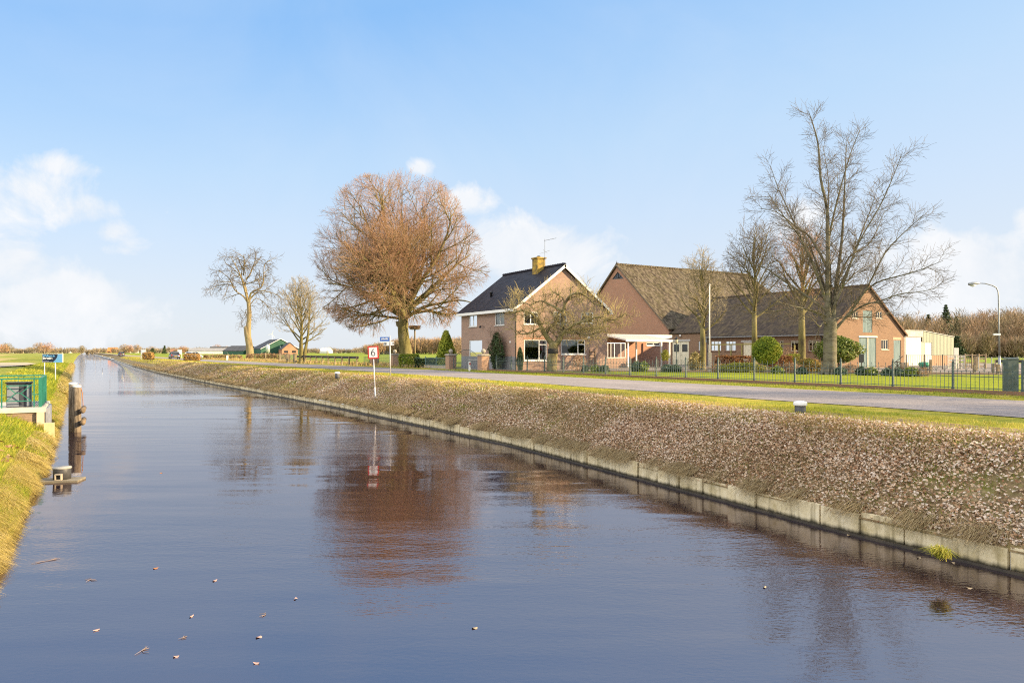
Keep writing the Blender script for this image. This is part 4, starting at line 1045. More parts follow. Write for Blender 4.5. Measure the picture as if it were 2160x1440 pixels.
for a in [('leftmost of three round bare trees on the horizon past the orange roofed house', 262, 620, 8.6, 7.5, 0, 1), ('middle one of three round bare trees on the horizon past the orange roofed house', 274, 640, 8.0, 7.0, 1, 2), ('rightmost of three round bare trees on the horizon past the orange roofed house', 289, 620, 8.2, 7.2, 0, 3),
          ('round bare tree left of the canal mouth on the horizon', 173, 900, 10.0, 9.0, 2, 4), ('broad bare tree clump on the horizon above the dark car', 321, 640, 6.8, 9.0, 0, 5), ('russet bare tree on the horizon right of the second notice board', 386, 640, 7.2, 8.5, 1, 6),
          ('orange russet tree behind the long low sheds', 459, 700, 9.0, 10.0, 1, 7), ('pale round tree at the right end of the long low sheds', 478, 700, 7.6, 8.0, 0, 8), ('orange tree at the far left edge of the picture', 4, 560, 8.2, 12.0, 1, 9), ('pale round tree near the far left edge of the picture', 14, 700, 10.6, 11.0, 2, 10),
          ('bare tree left of the brick farmhouse on the far field', 594, 470, 5.6, 7.0, 0, 11), ('wide brown tree behind the welcome sign', 98, 760, 12.0, 16.0, 1, 12), ('wide pale brown tree left of the one behind the welcome sign', 82, 780, 12.0, 13.0, 0, 13), ('bare tree right of the house on the horizon', 964, 300, 6.8, 6.5, 0, 14)]:
    far_tree(*a)
def spruce(label, px, D, h, w, seed, name='spruce_tree', n=2600, open_=1.0, size=.8):
    t1 = thing(name, label, 'conifer', P3(px, D), -TH)
    r = np.random.default_rng(seed); rows = int(h * 1.6)
    tt = r.random(n) ** 1.25 * .9 + .08; lay = np.floor(tt * rows) / rows
    a = r.random(n) * 6.283; rad = w / 2 * (1 - lay) ** .8 * np.sqrt(r.random(n)) * (1 + .25 * np.sin(a * 3 + lay * 40))
    P = np.stack([np.cos(a) * rad, np.sin(a) * rad, (lay + .5 / rows) * h - rad * .25 + r.normal(size=n) * .12], 1)
    V, Fq = cards(P, size, r, .35, np.stack([np.cos(a) * .3, np.sin(a) * .3, np.ones(n)], 1), 1.2)
    link('crown', np_mesh('crown', V, Fq, 4, np.clip(.45 + r.normal(size=n) * .25, 0, 1)), m_spruce, t1)
    MB().tube([(0, 0, 0), (0, 0, h * .97)], [h * .016, .03], 6).build('trunk', m_bark_grey, t1)
spruce('dark pointed spruce just right of the barn gable', 1896, 205, 10.6, 6.0, 1)
spruce('dark spruce left of the tallest pine behind the corrugated shed', 1958, 210, 12.6, 5.5, 2)
spruce('tallest dark pine behind the right end of the corrugated shed', 1995, 205, 15.2, 7.0, 3)
spruce('small pine top right of the tallest pine', 2017, 225, 12.8, 4.5, 4)
spruce('low dark spruce right of the corrugated shed', 2018, 180, 5.6, 5.0, 6)
spruce('small dark conifer on the horizon between the dark car and the tree clump', 347, 560, 6.6, 4.5, 5, n=600, size=1.0)
spruce('wide dark evergreen below the bare tree clump on the horizon', 322, 600, 5.0, 8.0, 7, n=600, size=1.0)
# the wood on the right: a mass of bare crowns
def wood(name, label, spots, mats, n_each, seed, size=.6):
    r = np.random.default_rng(seed); VV, FF, RR = [], [], []; base = 0
    for (x, y, h, w, tone) in spots:
        n = n_each
        a = r.random(n) * 6.283; e = np.arccos(1 - 2 * r.random(n)); u = r.random(n) ** .42
        P = np.stack([x + np.cos(a) * np.sin(e) * u * w / 2, y + np.sin(a) * np.sin(e) * u * w / 2, h * .57 + np.cos(e) * u * h * .45], 1)
        up = np.stack([np.cos(a) * .5, np.sin(a) * .5, np.ones(n)], 1) + r.normal(size=(n, 3)) * .35
        up /= np.linalg.norm(up, axis=1, keepdims=True)
        sd = np.cross(up, rand_rot(r, n)); sd /= np.linalg.norm(sd, axis=1, keepdims=True)
        L = size * (.6 + .9 * r.random(n))
        P0 = P - up * L[:, None]; P1 = P + up * L[:, None]; wv = sd * (L * .10)[:, None]
        V = np.stack([P0 - wv, P0 + wv, P1 + wv * .3, P1 - wv * .3], 1).reshape(-1, 3)
        VV.append(V); FF.append(np.arange(4 * n).reshape(-1, 4) + base); base += 4 * n
        RR.append(np.clip(tone + r.normal(size=n) * .13, 0, 1))
        # trunk
        tv = [(x - h * .012, y, 0), (x + h * .012, y, 0), (x + h * .006, y, h * .75), (x - h * .006, y, h * .75)]
        tv2 = [(x, y - h * .012, 0), (x, y + h * .012, 0), (x, y + h * .006, h * .75), (x, y - h * .006, h * .75)]
        VV.append(np.array(tv + tv2)); FF.append(np.array([[0, 1, 2, 3], [4, 5, 6, 7]]) + base); base += 8; RR.append(np.array([.25, .25]))
    o = link(name, np_mesh(name, np.concatenate(VV), np.concatenate(FF), 4, np.concatenate(RR)), mats)
    return tag(o, label, 'wood', kind='stuff')
m_wood = mat('wood_twigs', [(.12, .10, .05), (.22, .17, .09), (.30, .20, .12), (.36, .22, .12)], attr=True)
rr = random.Random(14); sp = []
for i in range(150):
    px = 1868 + (2400 - 1868) * (i + rr.random()) / 150; D_ = rr.uniform(190, 290)
    sp.append((*at(px, D_), (rr.uniform(10.8, 15.2) if px > 2020 else rr.uniform(9, 14.0)) * D_ / 215, rr.uniform(6, 9), rr.uniform(.25, .85)))
for i in range(60):
    px = 2010 + 400 * (i + rr.random()) / 60; D_ = rr.uniform(180, 192); sp.append((*at(px, D_), rr.uniform(3, 7), rr.uniform(4, 7), rr.uniform(.3, .7)))
wood('bare_wood', 'dense brown bare wood behind the corrugated shed and the street lamp', sp, m_wood, 620, 4, .62)
sp = []
for i in range(110):
    px = 772 + (985 - 772) * (i + rr.random()) / 110; D_ = rr.uniform(420, 500)
    sp.append((*at(px, D_), (5.2 + 4.8 * min(1, max(0, (px - 780) / 70))) * rr.uniform(.88, 1.1), rr.uniform(7, 10), rr.uniform(.35, .8)))
wood('far_wood', 'low brown bare wood on the horizon behind the copper beech trunk', sp, m_wood, 220, 5, 1.3)
sp = []
for i in range(300):
    px = -120 + (1000 + 120) * (i + rr.random()) / 300; D_ = rr.uniform(820, 1300)
    hh = rr.uniform(2.8, 7.0) * D_ / 900 * (.55 if 180 < px < 205 else 1)
    sp.append((*at(px, D_), hh, hh * rr.uniform(1.2, 2.0), rr.uniform(.3, .95)))
wood('horizon_trees', 'thin line of brown trees and bushes along the whole left horizon', sp, mat('horizon_twigs', [(.14, .12, .08), (.22, .18, .12), (.29, .22, .15)], attr=True), 120, 6, 2.0)
# ================================================================ buildings
def origin(o):
    v = Vector((0, 0, 0))
    while o is not None: v += o.location; o = o.parent
    return v
def buildw(mb, name, m, parent, label=None, fix=True):
    """mesh given in world metres, hung under an unrotated parent"""
    me = mb.mesh(name, fix)
    me.transform(Matrix.Translation(-origin(parent)))
    o = link(name, me, m, parent)
    if label: o['label'] = label
    return o
Z = Vector((0, 0, 1))
def wall_face(mb, O, U, N, outline, holes=(), reveal=.12):
    O, U, N = Vector(O), Vector(U), Vector(N)
    pt = lambda u, v, d=0.0: O + U * u + Z * v - N * d
    us = [q[0] for q in outline]; umin, umax = min(us), max(us); vb = min(q[1] for q in outline)
    top = sorted(q for q in outline if q[1] > vb + .01)
    cuts = sorted(set([umin, umax] + [q[0] for q in top] + [u for h_ in holes for u in h_[:2]]))
    tv = lambda u: float(np.interp(u, [q[0] for q in top], [q[1] for q in top]))
    for ua, ub in zip(cuts[:-1], cuts[1:]):          # vertical strips, interrupted by the openings
        if ub - ua < 1e-5: continue
        hs = sorted((h_[2], h_[3]) for h_ in holes if h_[0] <= ua + 1e-6 and h_[1] >= ub - 1e-6)
        lo = vb
        for c_, d_ in hs:
            if c_ > lo: mb.add([pt(ua, lo), pt(ub, lo), pt(ub, c_), pt(ua, c_)], [(0, 1, 2, 3)])
            lo = max(lo, d_)
        mb.add([pt(ua, lo), pt(ub, lo), pt(ub, tv(ub)), pt(ua, tv(ua))], [(0, 1, 2, 3)])
    for a, b, c, d in holes:
        for (p, q) in (((a, c), (b, c)), ((b, c), (b, d)), ((b, d), (a, d)), ((a, d), (a, c))):
            mb.add([pt(*p), pt(*q), pt(q[0], q[1], reveal), pt(p[0], p[1], reveal)], [(0, 1, 2, 3)])
def window(parent, O, U, N, hole, m_frame, m_pane, vs=(), hs=(), fw=.06, sill=None, name='window', label=None, rec=.05, off=None):
    """frame of bars set back in the opening, the glass a sub-part"""
    O, U, N = Vector(O), Vector(U), Vector(N); a, b, c, d = hole
    fr = MB()
    def bar(u0, u1, v0, v1, dd=rec, th=.06): fr.obox(O + U * u0 + Z * v0 - N * (dd + th), U * (u1 - u0), N * th, Z * (v1 - v0))
    bar(a + .002, a + fw, c + .002, d - .002); bar(b - fw, b - .002, c + .002, d - .002); bar(a + fw, b - fw, c + .002, c + fw); bar(a + fw, b - fw, d - fw, d - .002)
    w, h = b - a, d - c
    for q in vs: bar(a + w * q - fw * .45, a + w * q + fw * .45, c + fw, d - fw, rec + .004, .05)
    for (q, u0, u1) in hs: bar(a + w * u0 + .01, a + w * u1 - .01, c + h * q - fw * .4, c + h * q + fw * .4, rec + .008, .042)
    f = buildw(fr, name, m_frame, parent, label)
    p = MB(); p.add([O + U * u + Z * v - N * (rec + .035) for u, v in ((a + .01, c + .01), (b - .01, c + .01), (b - .01, d - .01), (a + .01, d - .01))], [(0, 1, 2, 3)])
    buildw(p, 'pane', m_pane, f)
    if sill is not None:
        s_ = MB().obox(O + U * (a - .06) + Z * (c - .075) - N * .06, U * (w + .12), N * .12, Z * .073)
        buildw(s_, 'sill', sill, f)
    return f
def blind(f, O, U, N, u0, u1, v0, v1, m, scallop=True, rec=.16):
    O, U, N = Vector(O), Vector(U), Vector(N); mb = MB(); n = max(3, int((u1 - u0) / .12))
    pts = [(u0, v1)] + [(u0 + (u1 - u0) * i / (n * 4), v0 - (.05 * abs(math.sin(math.pi * i / 4)) if scallop else 0)) for i in range(n * 4 + 1)] + [(u1, v1)]
    mb.prism([O + U * u + Z * v - N * rec for u, v in pts], -N * .01)
    return buildw(mb, 'blind', m, f)
def door(parent, O, U, N, hole, m, planks=5, label=None, name='door', rec=.04, gap=True, handle=None, hinge=None, panes=()):
    O, U, N = Vector(O), Vector(U), Vector(N); a, b, c, d = hole; mb = MB(); w = (b - a) / planks
    for i in range(planks): mb.obox(O + U * (a + w * i + .006) + Z * (c + .01) - N * (rec + .04 + .003 * (i % 2)), U * (w - .012), N * .04, Z * (d - c - .02))
    mb.obox(O + U * (a + .004) + Z * (c + .006) - N * (rec + .05), U * (b - a - .008), N * .012, Z * (d - c - .012))
    o = buildw(mb, name, m, parent, label)
    if handle:
        buildw(MB().obox(O + U * handle[0] + Z * handle[1] - N * (rec - .002), U * .05, N * .04, Z * .16), 'handle', M_BLACK, o)
    if hinge:
        hb = MB()
        for u_, s_ in hinge:
            for v_ in (c + .18 * (d - c), c + .85 * (d - c)): hb.obox(O + U * (u_ - .0 if s_ > 0 else u_ - .14) + Z * (v_ - .03) - N * (rec - .002), U * .14, N * .02, Z * .06)
        buildw(hb, 'hinge', M_BLACK, o)
    for (u0, u1, v0, v1) in panes:
        buildw(MB().obox(O + U * u0 + Z * v0 - N * (rec - .001), U * (u1 - u0), N * .012, Z * (v1 - v0)), 'pane', M_DARKGLASS, o)
    return o
def roof_slab(mb, quad_, th=.12):
    """roof plane of four or more corners with thickness downwards"""
    q = [Vector(p) for p in quad_]; n = (q[1] - q[0]).cross(q[2] - q[0]).normalized()
    if n.z < 0: n = -n
    mb.prism(q, -n * th)

M_BLACK = mat('black_iron', (.015, .015, .016), rough=.5, spec=.5)
M_DARKGLASS = mat('dark_glass', [(.012, .014, .018), (.03, .034, .04)], 2, rough=.08, spec=.8)
M_WHITE = mat('white_paint', [(.66, .65, .62), (.74, .73, .70)], 4, rough=.5)
M_CREAM = mat('cream_paint', [(.62, .56, .40), (.72, .66, .50)], 3, rough=.6)
M_GREYTRIM = mat('grey_trim', [(.38, .36, .33), (.48, .46, .43)], 3, rough=.8)
M_BLUEGREEN = mat('faded_green_paint', [(.075, .12, .13), (.12, .175, .18), (.17, .22, .22)], 2.5, rough=.7, stretch=(3, 3, .4))
M_GLASS = glass_mat('window_glass', (.72, .78, .80), .03)
M_BARNGLASS = glass_mat('dark_barn_glass', (.35, .38, .40), -.03)  # darker tint and weaker mirroring than the house glass
M_MIRRORGLASS = glass_mat('reflective_glass', (.5, .55, .6), .45)
M_ZINC = mat('zinc', [(.22, .23, .24), (.34, .35, .36)], 5, rough=.5, metal=.6)
M_BRICK_HOUSE = brick_mat('house_brick', (.325, .20, .148), (.235, .145, .115), (.30, .26, .22), (.22, .15, .125))
M_BRICK_BARN = brick_mat('barn_brick', (.40, .19, .12), (.31, .145, .095), (.34, .26, .21), (.28, .16, .115))
M_BRICK_WING = brick_mat('wing_brick', (.245, .147, .091), (.185, .109, .07), (.23, .178, .13), (.18, .112, .076))
M_TILE_DARK = tile_mat('dark_glazed_tiles', [(.010, .010, .016), (.018, .018, .026), (.030, .029, .038)], streak=.3, rough=.55, spec=.12)
M_TILE_MOSS = tile_mat('mossy_tiles', [(.03, .022, .017), (.055, .041, .028), (.09, .069, .046), (.155, .122, .086), (.08, .068, .03)], streak=.55, moss=(.075, .066, .024), spec=.1)
M_TILE_WING = tile_mat('weathered_dark_tiles', [(.04, .032, .028), (.07, .053, .042), (.12, .09, .06)], streak=.5, moss=(.13, .10, .05), spec=.08)
M_TILE_RED = tile_mat('orange_tiles', [(.40, .13, .04), (.55, .20, .06), (.6, .26, .09)], streak=.4)
m_room = mat('room_interior', [(.20, .17, .14), (.28, .24, .20)], 1)

# ---------------------------------------------------------------- the house
hx0, hx1, hy0, hy1 = 30.8, 40.5, 51.0, 61.1
HE, HR = 5.35, 9.02
hxm = (hx0 + hx1) / 2
house = thing('brick_house', 'two storey brown brick house with dark tiled roof and white verge boards', 'house', (hx0, hy0, 0))
UG = Vector((1, 0, 0)); NG = Vector((0, -1, 0)); OG = Vector((hx0, hy0, 0))
US = Vector((0, 1, 0)); NS = Vector((-1, 0, 0)); OS = Vector((hx0, hy0, 0))
def gh(px0, px1, py0, py1, Y=hy0, X0=hx0):
    """opening on a wall facing -Y, measured on the photograph"""
    a, b = on_y(px0, Y), on_y(px1, Y); xm = (a + b) / 2
    return (a - X0, b - X0, zat(py1, xm, Y), zat(py0, xm, Y))
def sh(px0, px1, py0, py1, X=hx0, Y0=hy0):
    """opening on a wall facing the canal; u runs away from the viewer"""
    a, b = on_x(px1, X), on_x(px0, X); ym = (a + b) / 2
    return (a - Y0, b - Y0, zat(py1, X, ym), zat(py0, X, ym))
gw = [gh(1106, 1154, 716, 760), gh(1184, 1235, 716, 747), gh(1105, 1135, 657, 684), gh(1168, 1196, 657, 683), gh(1226, 1252, 658, 682)]
sw = [sh(989, 1017, 717, 758), sh(989, 1006, 660, 689), sh(1044, 1064, 656, 686)]
wb = MB()
wall_face(wb, OG, UG, NG, [(0, -.1), (hx1 - hx0, -.1), (hx1 - hx0, HE - .05), (hxm - hx0, HR - .12), (0, HE - .05)], gw)
wall_face(wb, OS, US, NS, [(0, -.1), (hy1 - hy0, -.1), (hy1 - hy0, HE), (0, HE)], sw)
wall_face(wb, (hx0, hy1, 0), UG, -NG, [(0, -.1), (hx1 - hx0, -.1), (hx1 - hx0, HE - .05), (hxm - hx0, HR - .12), (0, HE - .05)])
wall_face(wb, (hx1, hy0, 0), US, -NS, [(0, -.1), (hy1 - hy0, -.1), (hy1 - hy0, HE), (0, HE)])
buildw(wb, 'wall', M_BRICK_HOUSE, house, fix=False)
fl = MB().box(hx0 + .15, hx1 - .15, hy0 + .15, hy1 - .15, 2.72, 2.9).box(hx0 + .15, hx1 - .15, hy0 + .15, hy1 - .15, -.05, .05).box(hx0 + .2, hx1 - .2, hy0 + 4.2, hy0 + 4.3, .05, 2.72)
fl.box(hx0 + 4.4, hx0 + 4.5, hy0 + .2, hy0 + 4.2, .05, 5.2)
buildw(fl, 'interior', m_room, house)
plb = MB().box(hx0 - .012, hx0 - .002, hy0 + .0, hy1, -.05, 1.15)
buildw(plb, 'plinth', mat('grey_plaster', [(.17, .17, .18), (.23, .23, .24)], 3), house)
rf = MB(); ov, oe = .28, .38
s_ = (HR - HE) / (hxm - hx0)
roof_slab(rf, [(hx0 - oe, hy0 - ov, HE + .18 - oe * s_), (hx0 - oe, hy1 + ov, HE + .18 - oe * s_), (hxm, hy1 + ov, HR + .16), (hxm, hy0 - ov, HR + .16)], .14)
roof_slab(rf, [(hx1 + oe, hy0 - ov, HE + .18 - oe * s_), (hx1 + oe, hy1 + ov, HE + .18 - oe * s_), (hxm, hy1 + ov, HR + .16), (hxm, hy0 - ov, HR + .16)], .14)
roof = buildw(rf, 'roof', M_TILE_DARK, house)
rg = MB()
for i in range(28): y = hy0 - ov + (hy1 - hy0 + 2 * ov) * i / 28; rg.tube([(hxm, y, HR + .15), (hxm, y + .41, HR + .19)], [.12, .14], 8)
buildw(rg, 'ridge_tiles', M_TILE_DARK, roof)
# chimney, ochre with lichen, and the aerial fixed to it
cx, cy = hxm - .35, hy0 + 3.4
M_LICHEN = mat('lichen_brick', [(.13, .10, .05), (.30, .20, .05), (.46, .31, .06)], 3.0, rough=.95, bump=.02)
ch = buildw(MB().box(cx - .42, cx + .42, cy - .45, cy + .45, HR - .7, HR + .98).box(cx - .5, cx + .5, cy - .53, cy + .53, HR + .98, HR + 1.1), 'chimney', M_LICHEN, roof)
buildw(MB().lathe((cx, cy, HR + 1.1), [(.16, 0), (.14, .16), (.10, .17)], 12), 'chimney_pot', M_BLACK, ch)
ac = MB(); ax_, ay_ = cx + .3, cy - .55
ac.tube([(ax_, ay_, HR - .1), (ax_, ay_, HR + 2.75)], .022, 6); ac.tube([(ax_ - .05, ay_, HR + 2.6), (ax_ + .95, ay_ - .35, HR + 2.86)], .016, 5)
for k in range(7): f = k / 6; p = Vector((ax_ - .02, ay_, HR + 2.61)).lerp(Vector((ax_ + .95, ay_ - .35, HR + 2.86)), f); ac.tube([p + Vector((-.06, -.2, .02)), p + Vector((.06, .2, -.02))], .008, 4)
ac.tube([(ax_ - .5, ay_ + .1, HR + 1.4), (ax_ + .5, ay_ - .1, HR + 1.75)], .012, 4); ac.tube([(ax_ - .35, ay_ - .2, HR + 1.75), (ax_ + .4, ay_ + .2, HR + 1.55)], .012, 4)
buildw(ac, 'aerial', M_ZINC, ch)
vx, vy = hx0 + 1.55, hy0 + 7.0
buildw(MB().lathe((vx, vy, HE + .2 + 1.55 * s_), [(.11, -.1), (.11, .3), (.15, .31), (.15, .42), (.04, .46)], 12), 'vent_pipe', M_BLACK, roof)
tr = MB()                                           # white verge boards and eaves
for sx_, xe in ((-1, hx0 - oe), (1, hx1 + oe)):
    p0 = Vector((xe, hy0 - ov - .045, HE + .18 - oe * s_ - .03)); p1 = Vector((hxm, hy0 - ov - .045, HR + .13))
    d_ = (p1 - p0); nrm = Vector((0, 1, 0)).cross(d_.normalized()); nrm = nrm if nrm.z < 0 else -nrm
    tr.obox(p0 - Vector((0, 0, 0)), d_, Vector((0, .04, 0)), nrm * .22)
buildw(tr, 'verge_board', M_WHITE, house)
gut = MB().box(hx0 - oe - .06, hx0 - oe + .03, hy0 - ov, hy1 + ov, HE + .18 - oe * s_ - .30, HE + .18 - oe * s_ - .06).box(hx0 - oe + .03, hx0 - .004, hy0 - ov, hy1 + ov, HE + .18 - oe * s_ - .30, HE + .18 - oe * s_ - .26)
buildw(gut, 'gutter', M_WHITE, house)
gut = MB(); gut.box(hx1 + oe - .03, hx1 + oe + .06, hy0 - ov, hy1 + ov, HE + .18 - oe * s_ - .30, HE + .18 - oe * s_ - .06)
buildw(gut, 'gutter', M_WHITE, house)
buildw(MB().tube([(hx0 - .30, hy0 - .02, HE - .32), (hx0 - .06, hy0 - .10, HE - .75), (hx0 - .06, hy0 - .10, .0)], .045, 8), 'downpipe', mat('dark_green_metal', [(.03, .035, .025), (.05, .055, .04)], 4, rough=.5), house)
for i, hbox in enumerate(gw):
    if i == 0: vs, hs = (.66,), ((.76, .66, 1.0),)
    elif i == 1: vs, hs = (.70,), ((.68, .70, 1.0),)
    else: vs, hs = (.5,), ()
    f = window(house, OG, UG, NG, hbox, M_WHITE, M_GLASS, vs, hs, .085, M_GREYTRIM if i > 1 else M_WHITE)
    a, b, c, d = hbox
    if i == 0: blind(f, OG, UG, NG, a + .09, a + (b - a) * .64, d - .62, d - .08, M_WHITE)
    if i == 1: blind(f, OG, UG, NG, a + .09, a + (b - a) * .68, d - .52, d - .08, M_WHITE)
    if i == 0:
        buildw(MB().obox(OG + UG * (a + (b - a) * .76) + Z * (c + .85) - NG * .3, UG * .28, NG * .03, Z * .85), 'red_curtain', mat('red_cloth', (.42, .03, .04)), f)
    if i < 2:
        rr = random.Random(i)
        for k in range(4):
            pm_ = MB()
            u = a + (b - a) * (.16 + .2 * k); pm_.lathe(OG + UG * u + Z * (c + .09) - NG * .24, [(.05, 0), (.07, .11), (.02, .12)], 8)
            for q in range(7): pm_.tube([OG + UG * u + Z * (c + .2) - NG * .24, OG + UG * (u + rr.uniform(-.13, .13)) + Z * (c + .2 + rr.uniform(.1, .3)) - NG * .22], [.02, .006], 4)
            buildw(pm_, 'window_plant', m_laurel, f)
    if i > 1: blind(f, OG, UG, NG, a + .09, b - .09, d - .35, d - .08, M_WHITE, False)
for i, hbox in enumerate(sw):
    f = window(house, OS, US, NS, hbox, M_WHITE, M_MIRRORGLASS if i == 0 else M_GLASS, () if i == 0 else (.5,), (), .08, M_GREYTRIM)
    a, b, c, d = hbox
    if i == 0: blind(f, OS, US, NS, a + .09, b - .09, d - .62, d - .08, M_WHITE)
    else: blind(f, OS, US, NS, a + .09, b - .09, c + .12, d - .08, mat('shutter_blind', [(.42, .36, .30), (.62, .58, .52)], 14, stretch=(1, 1, 3)), False, .14)
# soldier courses over the big windows, wall lamp, alarm box
ln = MB()
for hbox in gw[:2]: ln.obox(OG + UG * (hbox[0] - .1) + Z * (hbox[3] + .004) + NG * .001, UG * (hbox[1] - hbox[0] + .2), NG * .012, Z * .2)
buildw(ln, 'lintel', mat('soldier_brick', [(.28, .15, .10), (.36, .20, .13)], 12, stretch=(3, 1, .3)), house)
lb = gh(1238, 1243, 709, 714); buildw(MB().obox(OG + UG * lb[0] + Z * lb[2], UG * .22, NG * .12, Z * .2), 'alarm_box', M_WHITE, house)
wl = MB(); yb = on_x(1019, hx0); zb = zat(688, hx0, yb)
wl.tube([(hx0 - .01, yb - .35, zb - .12), (hx0 - .18, yb - .2, zb + .06), (hx0 - .30, yb, zb + .03)], .018, 6); wl.lathe((hx0 - .30, yb, zb - .16), [(.05, 0), (.10, .03), (.12, .15), (.03, .2)], 8)
buildw(wl, 'wall_lamp', M_BLACK, house)
yb = on_x(1076, hx0); zb = zat(721, hx0, yb); buildw(MB().box(hx0 - .012, hx0 - .001, yb - .1, yb + .1, zb - .08, zb + .08), 'number_plate', M_WHITE, house)

# ---------------------------------------------------------------- the big barn with its mossy roof
bx0 = 59.9; byn, bya = 63.7, 73.3; BH = 12.9; BE = 4.45; bxe = bx0 + 25.2
barn = thing('big_barn', 'big old barn with a huge mossy tiled roof and shaded red brick gable', 'barn', (bx0, byn, 0))
OBg = Vector((bx0, byn, 0)); byf = 2 * bya - byn
wb = MB()
tri = [(on_x(px, bx0) - byn, zat(py, bx0, on_x(px, bx0))) for px, py in ((1291, 589), (1316, 588), (1303, 573))]
loops = [[Vector((u, v, 0)) for u, v in ((0, -.1), (0, BE), (bya - byn, BH - .05), (byf - byn, BE), (byf - byn, -.1))], [Vector((u, v, 0)) for u, v in tri]]
fl = [p for lp in loops for p in lp]
wb.add([OBg + US * p.x + Z * p.y for p in fl], [tuple(t) for t in geometry.tessellate_polygon(loops)])
for i in range(3):
    p, q2 = tri[i], tri[(i + 1) % 3]
    wb.add([OBg + US * p[0] + Z * p[1], OBg + US * q2[0] + Z * q2[1], OBg + US * q2[0] + Z * q2[1] - NS * .14, OBg + US * p[0] + Z * p[1] - NS * .14], [(0, 1, 2, 3)])
wall_face(wb, (bx0, byn, 0), UG, NG, [(0, -.1), (bxe - bx0, -.1), (bxe - bx0, BE), (0, BE)])
wall_face(wb, (bx0, byf, 0), UG, -NG, [(0, -.1), (bxe - bx0, -.1), (bxe - bx0, BE), (0, BE)])
wall_face(wb, (bxe, byn, 0), US, -NS, [(0, -.1), (byf - byn, -.1), (byf - byn, BE), (0, BE)])
buildw(wb, 'wall', M_BRICK_BARN, barn, fix=False)
fm = MB()
for i in range(3):
    p, q2 = Vector(tri[i]), Vector(tri[(i + 1) % 3]); fm.bar(OBg + US * p.x + Z * p.y - NS * .06, OBg + US * q2.x + Z * q2.y - NS * .06, .09, .08)
cxm = sum(p[0] for p in tri) / 3; zb_ = min(p[1] for p in tri); zt_ = max(p[1] for p in tri)
fm.bar(OBg + US * cxm + Z * zb_ - NS * .06, OBg + US * cxm + Z * zt_ - NS * .06, .06); fm.bar(OBg + US * cxm + Z * zb_ - NS * .06, OBg + US * (cxm + .75) + Z * (zb_ + .75) - NS * .06, .05); fm.bar(OBg + US * cxm + Z * zb_ - NS * .06, OBg + US * (cxm - .75) + Z * (zb_ + .75) - NS * .06, .05)
f = buildw(fm, 'window', mat('dark_frame', [(.06, .055, .05), (.10, .09, .08)], 3), barn, 'triangular gable window')
buildw(MB().add([OBg + US * p[0] + Z * p[1] - NS * .09 for p in tri], [(0, 1, 2)]), 'pane', M_DARKGLASS, f)
rf = MB(); s_b = (BH - BE) / (bya - byn); oe = .35
hip = 6.5; zh = BH - 5.6                             # half hipped far end
xo = bx0 - .22
yk = bya - (BH - zh) / s_b
roof_slab(rf, [(xo, byn - oe, BE + .16 - oe * s_b), (bxe + 2.2, byn - oe, BE + .16 - oe * s_b), (bxe + 2.2 + .4, yk, zh + .16), (bxe - .2, bya, BH + .16), (xo, bya, BH + .16)], .16)
roof_slab(rf, [(xo, byf + oe, BE + .16 - oe * s_b), (bxe + 2.2, byf + oe, BE + .16 - oe * s_b), (bxe + 2.2 + .4, 2 * bya - yk, zh + .16), (bxe - .2, bya, BH + .16), (xo, bya, BH + .16)], .16)
rf.prism([(bxe - .2, bya, BH + .15), (bxe + 2.6, yk, zh + .15), (bxe + 2.6, 2 * bya - yk, zh + .15)], (0, 0, -.16))
roof = buildw(rf, 'roof', M_TILE_MOSS, barn)
rg = MB()
for i in range(58): x = xo + (bxe - xo) * i / 58; rg.tube([(x, bya, BH + .16), (x + .46, bya, BH + .20)], [.14, .17], 8)
buildw(rg, 'ridge_tiles', M_TILE_MOSS, roof)
buildw(MB().lathe((bx0 - .1, bya, BH + .2), [(.10, 0), (.13, .12), (.05, .2), (.03, .42)], 8), 'finial', M_TILE_MOSS, roof)
vb = MB()
for ya in (byn - oe, byf + oe): vb.bar((xo - .03, ya, BE + .1 - oe * s_b), (xo - .03, bya, BH + .1), .05, .2)
buildw(vb, 'verge_board', mat('weathered_board', [(.10, .075, .055), (.18, .14, .10)], 4), barn)

# ---------------------------------------------------------------- the long low wing with its sunny gable
wx0, wx1, wy0, wy1 = 59.6, 72.2, 42.2, 57.4
wxm = 66.0; WR = 7.95; WE = 3.35
s_w = (WR - WE) / (wxm - wx0)
wing = thing('barn_wing', 'long low brick farm building with sunlit gable and faded green doors', 'barn', (wx0, wy0, 0))
OWg = Vector((wx0, wy0, 0))
def wg(px0, px1, py0, py1): return gh(px0, px1, py0, py1, wy0, wx0)
def ws(px0, px1, py0, py1, X=wx0, Y0=wy0): return sh(px0, px1, py0, py1, X, Y0)
hatch = wg(1820, 1840, 655, 701); bigd = wg(1812, 1848, 712, 775); sdoor = wg(1885, 1900, 717, 774.5)
bigd = (bigd[0], bigd[1], .02, bigd[3]); sdoor = (sdoor[0], sdoor[1], .02, sdoor[3])
gwin = [wg(1797, 1810, 657, 671), wg(1847, 1861, 657, 671), wg(1859, 1874, 716, 737), wg(1788, 1798, 716, 737)]
swin = [ws(1705, 1729, 717, 741), ws(1668, 1691, 718, 741), ws(1645, 1653, 718, 741), ws(1530, 1552, 719, 740), ws(1499, 1521, 719, 740), ws(1473, 1484, 719, 740)]
cdoor = ws(1568, 1586, 722, 770); cdoor = (cdoor[0], cdoor[1], .02, cdoor[3])
wb = MB()
wall_face(wb, OWg, UG, NG, [(0, -.1), (wx1 - wx0, -.1), (wx1 - wx0, WE), (wxm - wx0, WR - .04), (0, WE)], [hatch, bigd, sdoor] + gwin)
wall_face(wb, OWg, US, NS, [(0, -.1), (wy1 - wy0, -.1), (wy1 - wy0, WE), (0, WE)], swin + [cdoor])
